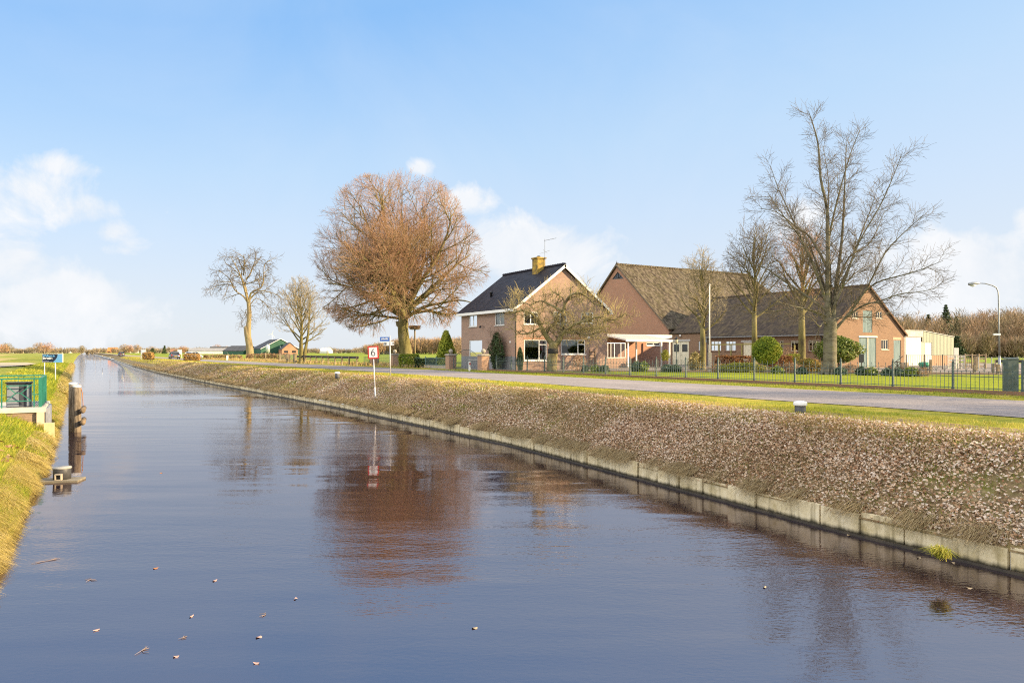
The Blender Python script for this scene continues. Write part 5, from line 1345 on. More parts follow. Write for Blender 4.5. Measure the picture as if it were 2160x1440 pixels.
# set back bay with the cream double doors, in line with the barn gable
ax0 = 60.15; AE = WE + (ax0 - wx0) * s_w
adoor = sh(1418, 1453, 720, 768, ax0, wy1); adoor = (adoor[0], adoor[1], .02, adoor[3])
wall_face(wb, (ax0, wy1, 0), US, NS, [(0, -.1), (byn - wy1, -.1), (byn - wy1, AE), (0, AE)], [adoor])
wb.add([(wx0, wy1, -.1), (ax0, wy1, -.1), (ax0, wy1, AE), (wx0, wy1, WE)], [(0, 1, 2, 3)])
wall_face(wb, (wx1, wy0, 0), US, -NS, [(0, -.1), (byn - wy0, -.1), (byn - wy0, WE), (0, WE)])
buildw(wb, 'wall', M_BRICK_WING, wing, fix=False)
buildw(MB().box(wx0 + .4, wx1 - .3, wy0 + .6, byn - .3, -.08, -.02).box(wx0 + 3.2, wx0 + 3.3, wy0 + .6, byn - .3, 0, 3.2), 'interior', mat('barn_interior', [(.05, .045, .04), (.09, .08, .07)], 1), wing)
rf = MB(); oe = .32
ye = 63.2
roof_slab(rf, [(wx0 - oe, wy0 - .18, WE + .14 - oe * s_w), (wx0 - oe, wy1 + .1, WE + .14 - oe * s_w), (ax0 - .18, wy1 + .1, WE + .14 + (ax0 - .18 - wx0) * s_w), (ax0 - .18, byn + .2, WE + .14 + (ax0 - .18 - wx0) * s_w), (wxm, ye, WR + .14), (wxm, wy0 - .18, WR + .14)], .12)
roof_slab(rf, [(wx1 + oe, wy0 - .18, WE + .14 - oe * s_w), (wx1 + oe, byn + .2, WE + .14 - oe * s_w), (wxm, ye, WR + .14), (wxm, wy0 - .18, WR + .14)], .12)
rf.prism([(wxm, ye, WR + .13), (ax0 - .18, byn + .2, WE + .13 + (ax0 - .18 - wx0) * s_w), (wx1 + oe, byn + .2, WE + .14 - oe * s_w)], (0, 0, -.12))
roof = buildw(rf, 'roof', M_TILE_WING, wing)
rg = MB()
for i in range(46): y = wy0 - .2 + (ye - wy0 + .2) * i / 46; rg.tube([(wxm, y, WR + .13), (wxm, y + .48, WR + .17)], [.12, .15], 8)
buildw(rg, 'ridge_tiles', M_TILE_WING, roof)
vb = MB()
for xa in (wx0 - oe, wx1 + oe): vb.bar((xa, wy0 - .22, WE + .08 - oe * s_w), (wxm, wy0 - .22, WR + .09), .05, .16)
buildw(vb, 'verge_board', mat('brown_board', [(.11, .06, .035), (.19, .11, .06)], 4), wing)
buildw(MB().box(wx0 - oe - .1, wx0 - oe + .02, wy0 - .15, wy1 + .08, WE - .02 - oe * s_w, WE + .10 - oe * s_w), 'gutter', M_ZINC, wing)
buildw(MB().tube([(wx0 - oe, wy0 + .5, WE - .1), (wx0 - .09, wy0 + .45, WE - .55), (wx0 - .09, wy0 + .45, .0)], .07, 8), 'downpipe', M_BLACK, wing)
buildw(MB().tube([(wx0 - oe, wy1 - .35, WE - .1), (wx0 - .08, wy1 - .3, WE - .5), (wx0 - .08, wy1 - .3, .0)], .06, 8).box(wx0 - .30, wx0 - .05, wy1 - .45, wy1 - .15, WE - .75, WE - .35), 'downpipe', M_ZINC, wing)
M_WFRAME = mat('weathered_cream_frame', [(.42, .36, .28), (.55, .49, .40)], 5)
for hb in gwin: window(wing, OWg, UG, NG, hb, M_WFRAME, M_DARKGLASS, (.33, .67) if hb[1] - hb[0] > .7 else (.5,), (), .075, M_WFRAME)
for hb in swin: window(wing, OWg, US, NS, hb, M_WFRAME, M_BARNGLASS, (.33, .67) if hb[1] - hb[0] > 1.0 else (.5,), (), .07, mat('dark_red_sill', [(.10, .04, .03), (.15, .06, .045)], 4))
def leafdoors(hb, O, U, N, m, name, label, planks=4, **kw):
    a, b, c, d = hb; mid = (a + b) / 2
    door(wing, O, U, N, (a, mid - .012, c, d), m, planks, label, name, hinge=[(a, 1)], **kw)
    door(wing, O, U, N, (mid + .012, b, c, d), m, planks, None, name, hinge=[(b, -1)], **kw)
leafdoors(hatch, OWg, UG, NG, M_BLUEGREEN, 'hatch_door', 'tall faded green loft hatch leaf')
leafdoors(bigd, OWg, UG, NG, M_BLUEGREEN, 'barn_door', 'big faded green barn door leaf', 5)
door(wing, OWg, UG, NG, sdoor, M_BLUEGREEN, 5, 'single faded green side door', handle=(sdoor[1] - .12, 1.0), hinge=[(sdoor[0], 1)])
mid = (bigd[0] + bigd[1]) / 2
buildw(MB().obox(OWg + UG * (mid - .05) + Z * .03 + NG * .0, UG * .1, NG * .03, Z * (bigd[3] - .05)), 'door_post', M_CREAM, wing)
buildw(MB().obox(OWg + UG * (bigd[0] - .12) + Z * (bigd[3] + .01) - NG * .0, UG * (bigd[1] - bigd[0] + .24), NG * .07, Z * .16), 'lintel', M_CREAM, wing)
buildw(MB().obox(OWg + UG * (sdoor[0] - .12) + Z * (sdoor[3] + .005), UG * (sdoor[1] - sdoor[0] + .2), NG * .015, Z * .28), 'lintel', mat('pale_brick_lintel', [(.42, .26, .16), (.5, .33, .21)], 8), wing)
a, b, c, d = adoor; OA = Vector((ax0, wy1, 0)); mid = (a + b) / 2
door(wing, OA, US, NS, (a, mid - .01, c, d), M_CREAM, 4, 'cream double door leaf with dark pane', 'house_door', panes=[(a + .25, mid - .25, c + 1.55, d - .35)], handle=(mid - .1, 1.15))
door(wing, OA, US, NS, (mid + .01, b, c, d), M_CREAM, 4, None, 'house_door', panes=[(mid + .25, b - .25, c + 1.55, d - .35)])
buildw(MB().obox(OA + US * (a - .25) + Z * (d + .02), US * (b - a + .5), NS * .06, Z * .22), 'lintel', M_GREYTRIM, wing)
buildw(MB().lathe(OA + US * (mid - .1) + Z * (d + .55) + NS * .12, [(.03, 0), (.11, .04), (.11, .2), (.04, .26)], 10), 'wall_lamp', M_WHITE, wing)
door(wing, OWg, US, NS, cdoor, M_CREAM, 5, 'plain cream side door', 'house_door', handle=(cdoor[0] + .1, 1.05))
buildw(MB().obox(OWg + US * (cdoor[0] - .1) + Z * (cdoor[3] + .02), US * (cdoor[1] - cdoor[0] + .4), NS * .04, Z * .2), 'lintel', M_GREYTRIM, wing)

# ---------------------------------------------------------------- annex between house and barn, white veranda
ann = thing('brick_annex', 'low flat roofed brick annex behind the white veranda', 'annex', (41, 57.9, 0))
OAn = Vector((41.2, 57.9, 0))
aw = gh(1364, 1393, 722, 728.5, 57.9, 41.2)
wb = MB()
wall_face(wb, OAn, UG, NG, [(0, -.1), (13.1, -.1), (13.1, 3.0), (0, 3.0)], [aw])
wall_face(wb, (41.2, 57.9, 0), US, NS, [(0, -.1), (5, -.1), (5, 3.0), (0, 3.0)])
buildw(wb, 'wall', M_BRICK_BARN, ann, fix=False)
buildw(MB().box(41.0, 54.4, 57.66, 63.2, 3.0, 3.22), 'roof', M_GREYTRIM, ann)
window(ann, OAn, UG, NG, aw, M_WHITE, M_DARKGLASS, (.5,), (), .07, M_WHITE)
ver = thing('white_veranda', 'white veranda with pale slatted lean to roof on slim white posts', 'veranda', (45.2, 54, 0))
vz0, vz1 = zat(718.5, 48, 54), zat(707.5, 48, 57.7)
xa0, xa1 = 45.0, 50.9
rfm = MB()
n = 11
for i in range(n + 1):
    x = xa0 + (xa1 - xa0) * i / n
    rfm.bar((x, 53.75, vz0 + .04), (x, 57.6, vz1 + .04), .07, .10)
rfm.box(xa0 - .06, xa1 + .06, 53.62, 53.76, vz0 - .10, vz0 + .10).box(xa0 - .06, 54.6, 57.5, 57.64, vz1 - .22, vz1 + .12)
rl = buildw(rfm, 'roof_frame', M_WHITE, ver)
rp = MB().prism([(xa0, 53.75, vz0 + .10), (xa1, 53.75, vz0 + .10), (xa1, 57.6, vz1 + .10), (xa0, 57.6, vz1 + .10)], (0, 0, .02))
buildw(rp, 'roof_panel', mat('opal_panel', [(.68, .66, .60), (.76, .74, .68)], 2, rough=.3, trans=.35), ver)
for (px, Y) in ((1324.5, 54), (1412, 54), (1342, 56.6), (1395, 56.6)):
    x = on_y(px, Y); buildw(MB().box(x - .07, x + .07, Y - .07, Y + .07, 0, vz0 + (Y - 54) * (vz1 - vz0) / 3.7), 'post', M_WHITE, ver)
gx0, gx1 = on_y(1272, 53.6), on_y(1319, 53.6)
scr = thing('glass_screen', 'glass wind screen with white posts on a low brick wall beside the veranda', 'glass screen', (gx0, 53.6, 0))
buildw(MB().box(gx0, gx1, 53.5, 53.72, 0, .98), 'low_wall', M_BRICK_HOUSE, scr)
fr = MB().box(gx0, gx1, 53.58, 53.64, .98, 1.03).box(gx0, gx1, 53.58, 53.64, 2.36, 2.44)
for f_ in (0, .2, .34, .5, .8, 1): x = gx0 + (gx1 - gx0 - .06) * f_; fr.box(x, x + .06, 53.57, 53.65, 1.03, 2.36)
buildw(fr, 'frame', M_WHITE, scr)
buildw(MB().add([(gx0, 53.61, 1.03), (gx1, 53.61, 1.03), (gx1, 53.61, 2.36), (gx0, 53.61, 2.36)], [(0, 1, 2, 3)]), 'pane', M_GLASS, scr)
tre = thing('wooden_trellis', 'small wooden plant ladder leaning on the house wall by the glass screen', 'trellis', (on_y(1255, 50.6), 50.6, 0))
tb = MB()
for dx in (-.32, .32): tb.bar((dx, .28, 0), (dx * .9, .38, 1.75), .05, .04)
for k in range(6): tb.bar((-.4, .26 + .02 * k, .25 + .27 * k), (.4, .26 + .02 * k, .25 + .27 * k), .05, .035)
tb.build('slats', mat('grey_wood', [(.16, .11, .06), (.27, .20, .12)], 4, stretch=(1, 1, .3)), tre)

# ---------------------------------------------------------------- corrugated shed
Ys = 45.6; sx0, sxm, sx1 = on_y(1908, Ys), on_y(1945, Ys), on_y(2012, Ys)
zt0, zt1 = zat(698, sxm, Ys), zat(711, sx1, Ys)
shed = thing('corrugated_shed', 'cream corrugated steel shed with a white sliding door beside the barn gable', 'shed', (sx0, Ys, 0))
M_SHEDW = mat('shed_white', [(.46, .45, .41), (.53, .52, .48)], 1.5, rough=.6)
m_corr = mat('cream_steel', [(.255, .265, .19), (.31, .32, .235), (.265, .275, .20)], 1.5, rough=.5, stretch=(4, 4, .4))
def corr(mb, x0, x1, y, zb, zl, zr):
    """corrugated sheet facing -Y"""
    n = int((x1 - x0) / .075); v = []; f_ = []
    for i in range(n + 1):
        x = x0 + (x1 - x0) * i / n; dy = (-.035, -.035, 0, 0)[i % 4]
        v += [(x, y + dy, zb), (x, y + dy, zl + (zr - zl) * i / n)]
    mb.add(v, [(2 * i, 2 * i + 2, 2 * i + 3, 2 * i + 1) for i in range(n)])
x_o = on_y(1966, Ys)
cm = MB(); zo = zat(722, sxm, Ys); zw = zat(749, sxm, Ys)
corr(cm, sxm, x_o, Ys, zo, zt0, zt0 + (zt1 - zt0) * (x_o - sxm) / (sx1 - sxm)); corr(cm, x_o, sx1, Ys, zw, zt0 + (zt1 - zt0) * (x_o - sxm) / (sx1 - sxm), zt1)
cm.box(sx1 - .03, sx1, Ys, Ys + 12, 0, zt1 - .02)
buildw(cm, 'steel_wall', m_corr, shed)
buildw(MB().box(x_o, sx1 - .05, Ys + .01, Ys + .2, 0, zw), 'low_wall', mat('low_brick', [(.30, .17, .10), (.40, .24, .15)], 6, stretch=(1, 1, 5)), shed)
buildw(MB().box(sx0 + .2, sxm - .25, Ys - .02, Ys + .06, 0, zat(710.5, sx0, Ys)), 'sliding_door', M_SHEDW, shed)
buildw(MB().box(sx0 - .05, sxm - .01, Ys - .10, Ys + .04, zat(710, sx0, Ys), zt0 - .02), 'fascia', mat('stained_white', [(.40, .36, .28), (.50, .47, .42)], 2), shed)
buildw(MB().box(sx0, sx0 + .2, Ys, Ys + .2, 0, zt0 - .2).box(sxm - .25, sxm + .55, Ys + .02, Ys + .2, 0, zo + .1), 'pillar', mat('rough_plaster', [(.36, .31, .24), (.48, .43, .35)], 5), shed)
buildw(MB().box(sxm + .62, x_o - .04, Ys + .03, Ys + .1, 0, zo), 'side_door', M_SHEDW, shed)
rfm = MB(); rfm.prism([(sx0, Ys - .1, zt0), (sxm, Ys - .1, zt0 + .02), (sx1, Ys - .1, zt1 + .02), (sx1, Ys + 12, zt1 + .02), (sxm, Ys + 12, zt0 + .02), (sx0, Ys + 12, zt0)], (0, 0, .06))
buildw(rfm, 'roof', M_ZINC, shed)

# ---------------------------------------------------------------- far farms and villages
def far_house(name, label, px, D, w, d, eave, ridge, wallc, roofm, rot=0.0, win=2, cat='house', ch=False, zb=0.0, along=True):
    if name == 'village_house': D *= 1.55
    x, y = at(px, D); t_ = thing(name, label, cat, (x, y, zb), -TH + rot)
    wm = wallc
    mb = MB()
    if along:
        mb.box(-w / 2, w / 2, -d / 2, d / 2, -.1, eave); mb.prism([(-w / 2, -d / 2, eave), (-w / 2, d / 2, eave), (-w / 2, 0, ridge - .1)], (w, 0, 0))
    else:
        mb.box(-w / 2, w / 2, -d / 2, d / 2, -.1, eave); mb.prism([(-w / 2, -d / 2, eave), (w / 2, -d / 2, eave), (0, -d / 2, ridge - .1)], (0, d, 0))
    mb.build('wall', wm, t_)
    rf_ = MB()
    if along:
        roof_slab(rf_, [(-w / 2 - .3, -d / 2 - .3, eave), (w / 2 + .3, -d / 2 - .3, eave), (w / 2 + .3, 0, ridge), (-w / 2 - .3, 0, ridge)], .15); roof_slab(rf_, [(-w / 2 - .3, d / 2 + .3, eave), (w / 2 + .3, d / 2 + .3, eave), (w / 2 + .3, 0, ridge), (-w / 2 - .3, 0, ridge)], .15)
    else:
        roof_slab(rf_, [(-w / 2 - .3, -d / 2 - .3, eave), (-w / 2 - .3, d / 2 + .3, eave), (0, d / 2 + .3, ridge), (0, -d / 2 - .3, ridge)], .15); roof_slab(rf_, [(w / 2 + .3, -d / 2 - .3, eave), (w / 2 + .3, d / 2 + .3, eave), (0, d / 2 + .3, ridge), (0, -d / 2 - .3, ridge)], .15)
    r_ = rf_.build('roof', roofm, t_)
    if ch: MB().box(-.4, .4, -.4, .4, ridge - .5, ridge + 1.2).build('chimney', M_LICHEN, r_)
    for i in range(win):
        u = -w / 2 + w * (i + .5) / win
        MB().box(u - w * .16 / max(win, 1) * 1.6, u + w * .16 / max(win, 1) * 1.6, -d / 2 - .04, -d / 2 - .005, eave * .35, eave * .78).build('window', M_DARKGLASS, t_)
    return t_
m_fw = mat('far_white_wall', [(.60, .57, .52), (.70, .67, .62)], .5); m_fb = mat('far_brick_wall', [(.34, .16, .10), (.42, .22, .14)], .5)
m_gdark = mat('far_slate', [(.05, .05, .055), (.085, .085, .09)], .4); m_ggreen = mat('green_steel', [(.025, .075, .05), (.04, .11, .07)], .6, rough=.5); m_fgrey = mat('far_grey_roof', [(.20, .19, .19), (.28, .27, .26)], .4)
k = 430.0
gb = far_house('dairy_barn', 'large green steel barn with white trimmed gable on the far field', 580, k, 22, 26, 3.4, 9.2, m_ggreen, m_gdark, R(32), 0, 'barn', along=False)
tb = MB(); tb.bar((-11.4, -13.4, 3.3), (0, -13.4, 9.3), .2, .28).bar((11.4, -13.4, 3.3), (0, -13.4, 9.3), .2, .28).box(-.3, .3, -13.2, -13.02, 0, 5); tb.build('trim', M_WHITE, gb)
far_house('steel_barn', 'lower green steel barn left of the broken poplar', 510, 440, 17, 14, 2.2, 5.4, m_ggreen, m_gdark, R(-25), 0, 'barn')
far_house('brick_farmhouse', 'small red brick farmhouse right of the large green barn', 608, 415, 9, 9, 2.9, 7.0, m_fb, m_gdark, R(30), 2, 'house', along=False)
si = thing('feed_silo', 'pale steel feed silo in front of the large green barn', 'silo', P3(565, 410), 0)
MB().lathe((0, 0, 0), [(.3, 0), (1.1, 1.6), (1.2, 1.7), (1.2, 5.0), (.4, 6.0)], 14).build('tank', mat('silo_steel', [(.36, .40, .38), (.48, .52, .50)], 1, rough=.4, metal=.4), si)
lg = MB()
for a in range(4): lg.tube([(1.1 * math.cos(a * 1.57), 1.1 * math.sin(a * 1.57), 0), (1.1 * math.cos(a * 1.57), 1.1 * math.sin(a * 1.57), 1.8)], .08, 5)
lg.build('legs', M_ZINC, si)
far_house('low_shed', 'long low pale shed on the horizon above the silver car', 444, 560, 30, 10, 2.2, 4.6, m_fw, m_fgrey, R(12), 0, 'shed')
far_house('low_shed', 'grey roofed shed right behind the long low pale one', 472, 620, 22, 9, 2.4, 6.2, m_fw, m_gdark, R(8), 0, 'shed')
far_house('village_house', 'house with a bright orange tiled roof near the end of the canal', 238, 640, 12, 10, 2.2, 7.8, m_fb, M_TILE_RED, R(10), 2)
far_house('village_house', 'white house left of the orange roofed one', 222, 720, 10, 8, 3.0, 6.4, m_fw, m_gdark, R(-12), 2)
far_house('village_house', 'white house at the canal end on the horizon', 200, 900, 9, 8, 4.0, 8.5, m_fw, m_fgrey, R(5), 2)
far_house('village_house', 'pale house under the three round bare trees', 284, 680, 11, 8, 2.6, 5.6, m_fw, m_fgrey, R(20), 2)
far_house('village_house', 'white gabled house left of the welcome sign, leftmost of the far left row', 28, 760, 13, 9, 3.0, 6.4, m_fw, m_fgrey, R(14), 2)
far_house('village_house', 'white house in the middle of the far left row', 46, 800, 11, 8, 2.6, 5.6, m_fw, m_gdark, R(-8), 2)
far_house('village_house', 'white house at the right end of the far left row', 64, 760, 14, 9, 3.4, 7.4, m_fw, m_fgrey, R(18), 2)
far_house('village_house', 'dark roofed low house above the right half of the welcome sign', 121, 720, 14, 9, 2.0, 5.0, m_fw, m_gdark, R(6), 2)
far_house('village_house', 'pale house right of the welcome sign on the horizon', 142, 780, 12, 9, 2.4, 5.2, m_fw, m_fgrey, R(-5), 2)
far_house('village_house', 'low red roofed house behind the dark car', 366, 620, 15, 9, 2.0, 5.4, m_fw, mat('far_red_roof', [(.26, .10, .06), (.36, .16, .1)], .4), R(5), 2)
far_house('glass_roof_shed', 'white roofed shed right of the twin stemmed tree on the horizon', 688, 900, 13, 10, 2.6, 6.4, m_fw, M_WHITE, R(-15), 0, 'shed')
far_house('village_house', 'long low house on the horizon left of the red bordered sign', 722, 700, 18, 9, 2.2, 5.0, m_fw, m_fgrey, R(-6), 3)
wt = thing('wind_turbine', 'tiny white wind turbine above the large green barn', 'wind turbine', P3(574, 520), -TH)
MB().tube([(0, 0, 0), (0, 0, 14.5)], [.28, .16], 8).build('mast', M_WHITE, wt)
for a in (90, 210, 330): MB().prism([(-.2, -.5, 14.5), (.25, -.5, 14.5), (.06, -.5, 17.6), (-.04, -.5, 17.6)], (0, .08, 0)).build('blade', M_WHITE, wt)
for i, ch_ in enumerate([c for c in wt.children if c.name.startswith('blade')]):
    ch_.data.transform(Matrix.Translation((0, 0, 14.5)) @ Matrix.Rotation(R(120 * i + 20), 4, 'Y') @ Matrix.Translation((0, 0, -14.5)))
# ================================================================ fences, gate pillars, garden things
M_FENCE = mat('green_iron', [(.035, .055, .055), (.07, .10, .098)], 5, rough=.5, spec=.4)
M_POSTWOOD = mat('weathered_post', [(.14, .10, .06), (.26, .20, .12), (.32, .27, .17)], 4, stretch=(1, 1, .25))
BAY = 2.35; H0 = .14
fence = thing('ornamental_fence', 'long dark green iron fence with spear tips and scrolls along the front lawn', 'fence', (FX, 0, 0))
def panel_mesh():
    p = MB(); n = 15
    p.box(-.008, .008, .03, BAY - .03, .03, .055).box(-.008, .008, .03, BAY - .03, .46, .485)
    for i in range(1, n):
        y = BAY * i / n; tall = i % 2 == 0; h = .90 if tall else .62
        p.box(-.007, .007, y - .007, y + .007, -.03, h)
        p.prism([(-.014, y, h), (0, y - .016, h), (.014, y, h), (0, y + .016, h)], (0, 0, .02)); p.tube([(0, y, h + .01), (0, y, h + .075)], [.018, .002], 4)
    p.box(-.007, .007, .03, BAY - .03, .66, .68)
    for i in range(1, n - 1, 2):
        yc = BAY * (i) / n; w = BAY / n
        p.tube([(0, yc + w * math.cos(a) * .9, .685 + .13 * math.sin(a)) for a in [k * math.pi / 6 for k in range(7)]], .006, 4, False)
    return p.mesh('panel')
pm_ = panel_mesh()
pmesh = MB().box(-.035, .035, -.035, .035, -H0, .98).lathe((0, 0, .98), [(.045, 0), (.05, .03), (.02, .07), (.035, .09), (.002, .16)], 8).box(-.05, .05, -.05, .05, .0, .05).mesh('post')
y = 2.9; first = True
while y < 51.2:
    link('post', pmesh, M_FENCE, fence, (0, y, H0 + .02))
    if y + BAY < 51.6: link('panel', pm_, M_FENCE, fence, (0, y, H0 + .02))
    y += BAY
M_PLINTH = brick_mat('plinth_brick', (.23, .12, .075), (.16, .085, .055), (.16, .13, .10), (.10, .09, .04))
buildw(MB().box(FX - .11, FX + .11, 2, 51.3, -.05, H0), 'plinth', M_PLINTH, fence)
M_PILLAR = brick_mat('pillar_brick', (.36, .20, .13), (.27, .15, .10), (.32, .27, .21))
M_STONE = mat('pillar_stone', [(.22, .19, .16), (.33, .29, .25), (.27, .25, .16)], 4, rough=.95, bump=.01)
pil = thing('gate_pillar', 'brick gate pillar with a stone ball beside the house end of the iron fence', 'gate pillar', (FX - .1, 51.9, 0))
MB().box(-.36, .36, -.36, .36, -.05, 1.22).build('shaft', M_PILLAR, pil)
MB().box(-.43, .43, -.43, .43, 1.22, 1.31).box(-.36, .36, -.36, .36, 1.31, 1.38).build('cap', M_STONE, pil)
MB().lathe((0, 0, 1.38), [(.10, 0), (.07, .04)] + [(.20 * math.sin(a), .23 - .20 * math.cos(a)) for a in [.45 + k * .33 for k in range(9)]], 18).build('ball', M_STONE, pil)
yy = on_x(951, FX - .1)
copy_tree(pil, (FX - .1, yy, 0), .03, 'brick gate pillar with a stone ball right of the cone shaped conifer')
copy_tree(pil, (FX - .3, on_x(833, FX - .3), 0), -.02, 'shaded brick gate pillar with a stone ball just right of the street name post')
# darker post without a ball behind the red bordered sign
o = tag(MB().box(-.42, .42, -.36, .36, -.05, 1.02).box(-.47, .47, -.41, .41, 1.02, 1.09).build('gate_pillar', M_PILLAR, None, (FX - .4, on_x(790, FX - .4), 0)), 'plain brick gate pillar without a ball behind the red bordered sign', 'gate pillar')
# low iron fence on a concrete plinth between the pillars
ya, yb = on_x(949, FX) + .4, on_x(834, FX) - .4
f2 = thing('garden_fence', 'pale green low iron fence on a concrete kerb between the two ball topped pillars', 'fence', (FX, ya, 0))
M_PALEG = mat('pale_green_iron', [(.10, .16, .16), (.17, .24, .23)], 5, rough=.5)
bm_ = MB(); L = yb - ya
for z in (.32, .98): bm_.box(-.012, .012, 0, L, z, z + .03)
n = int(L / .17)
for i in range(n): yq = L * (i + .5) / n; bm_.box(-.008, .008, yq - .008, yq + .008, .25, 1.02)
bm_.build('bars', M_PALEG, f2)
for i in range(6): MB().box(-.03, .03, -.03, .03, .2, 1.12).build('post', M_PALEG, f2, (0, .05 + (L - .1) * i / 5, 0))
MB().box(-.1, .1, 0, L, -.05, .27).build('kerb', M_STONE, f2)
# scrolled gates
def gate(name, label, y0, y1, x, hh, peak, mm, arch=True):
    g_ = thing(name, label, 'gate', (x, y0, 0)); L = y1 - y0; w = MB()
    w.tube([(0, .03, .08), (0, .03, hh)], .025, 6); w.tube([(0, L - .03, .08), (0, L - .03, hh)], .025, 6)
    w.tube([(0, 0, .12), (0, L, .12)], .018, 6); w.tube([(0, 0, .55), (0, L, .55)], .014, 6)
    w.tube([(0, L * k / 14, hh + (peak - hh) * (math.sin(math.pi * k / 14) if arch else k / 14)) for k in range(15)], .02, 6)
    n = int(L / .16)
    for i in range(1, n):
        yq = L * i / n; top = hh + (peak - hh) * (math.sin(math.pi * i / n) if arch else i / n)
        w.tube([(0, yq, .1), (0, yq, top)], .008, 4, False)
    for i in range(int(L / .45)):
        for zc in (.34, .78): w.tube([(.004, .25 + i * .45 + .16 * math.cos(a), zc + .15 * math.sin(a)) for a in [k * 2 * math.pi / 12 for k in range(13)]], .007, 4, False)
    w.build('frame', mm, g_)
    return g_
y0, y1 = on_x(1010, FX) , on_x(956, FX)
gate('iron_gate', 'scrolled iron drive gate with a rising curved top between the two right pillars', 52.4, yy - .5, FX - .1, 1.0, 1.75, M_FENCE)
yp0 = on_x(790, FX - .4) - .45; yp1 = on_x(833, FX - .3) + .4
gate('iron_gate', 'scrolled iron gate with a tall green middle post behind the street name post', yp1, yp0 - .4, FX - .35, 1.0, 1.62, M_FENCE)
gate('iron_fence', 'scrolled dark iron fence panel left of the red bordered sign', yp0 + .9, on_x(757, 26.9), 27.5, 1.0, 1.0, M_FENCE, False)['category'] = 'fence'
# dark rail fence with pale posts running on along the road
ya, yb = on_x(756, 25.9), on_x(626, 25.2)
rfz = thing('rail_fence', 'dark timber rail fence on many posts along the far side of the road', 'fence', (25.9, ya, 0))
L = yb - ya; dx = -.9
M_DARKRAIL = mat('dark_rail', [(.03, .028, .026), (.07, .062, .055)], 5, rough=.75, stretch=(1, .2, 1))
rl = MB(); rl.bar((0, 0, .92), (dx, L, .92), .10, .30); rl.bar((.03, 0, .58), (dx + .03, L, .58), .03, .05)
rl.build('rail', M_DARKRAIL, rfz)
pw = MB().box(-.07, .07, -.09, .09, -.1, 1.0).mesh('post'); n = 11
for i in range(n): link('post', pw, M_POSTWOOD, rfz, (-.12 + dx * i / (n - 1), .2 + (L - .4) * i / (n - 1), 0))
tag(MB().box(-.22, .22, -.22, .22, -.1, 1.22).box(-.26, .26, -.26, .26, 1.22, 1.29).build('timber_post', mat('green_post', [(.05, .07, .03), (.10, .11, .05)], 3), None, (25.1, yb + .6, 0)), 'thick mossy green timber post at the far end of the dark rail fence', 'post')
# field gates and wire fence posts further on
fg = thing('field_gate', 'grey wooden field gate with pale mesh between three posts left of the rail fence', 'gate', P3(606, 100))
M_GREYWOOD = mat('grey_timber', [(.20, .17, .13), (.33, .29, .23)], 4, stretch=(1, .3, 1))
fb_ = MB(); d_ = Vector(P3(590, 108)) - Vector(P3(622, 97)); d_ = d_.normalized(); Lg = (Vector(P3(590, 108)) - Vector(P3(622, 97))).length
st = -d_ * Lg / 2
for i in range(3): p = st + d_ * Lg * i / 2; MB().box(-.13, .13, -.13, .13, -.1, 1.35).build('post', M_POSTWOOD, fg, p)
for z in (.25, .55, .85, 1.15): fb_.bar(st + Z * z, st + d_ * Lg + Z * (z + .04), .04, .07)
for i in range(18): p = st + d_ * Lg * (i + .5) / 18; fb_.bar(p + Z * .25, p + Z * 1.15, .015, .015)
fb_.build('rails', M_GREYWOOD, fg)
wp = MB().tube([(0, 0, -.1), (0, 0, 1.12)], [.075, .07], 8).mesh('post')
for i, (px, D_, lb) in enumerate([(448, 175, 'thin wooden fence post, first to the right of the silver car'), (504, 142, 'thin wooden fence post just left of the broken poplar'), (560, 124, 'thin wooden fence post just right of the broken poplar'), (482, 150, 'thin wooden fence post between the silver car and the broken poplar')]):
    o = link('fence_post', wp, M_POSTWOOD, None, P3(px, D_)); tag(o, lb, 'fence post', 'posts along the field edge')
    if i == 2: o.scale = (1.5, 1.5, 1.25)
tag(MB().tube([(0, 0, 0), (0, 0, 1.9)], .06, 8).build('wooden_pole', M_POSTWOOD, None, P3(690, 112)), 'tall thin pale pole standing in the field behind the rail fence', 'pole')
o = tag(MB().box(-.16, .16, -.08, .08, -.1, .85).build('marker_post', M_WHITE, None, P3(479.5, 135)), 'short white marker post at the roadside left of the broken poplar', 'marker post')
mp = thing('reflector_post', 'white roadside reflector post in front of the right gate pillar', 'marker post', P3(990.5, 57.5))
MB().box(-.06, .06, -.05, .05, -.1, .78).build('post', M_WHITE, mp); MB().box(-.062, .062, -.055, -.05, .5, .68).build('reflector', mat('red_reflector', (.35, .06, .05), rough=.3), mp)
ga = thing('field_frame', 'pale open metal field gate standing in the green field right of the silver car', 'gate', P3(452, 190))
fb_ = MB()
for z in (.3, .7, 1.1, 1.5): fb_.bar((-3.0, 1.6, z), (3.0, -1.6, z), .03)
for f_ in (-1, 0, 1): fb_.bar((3.0 * f_, -1.6 * f_, 0), (3.0 * f_, -1.6 * f_, 1.55), .05)
fb_.build('bars', M_ZINC, ga)

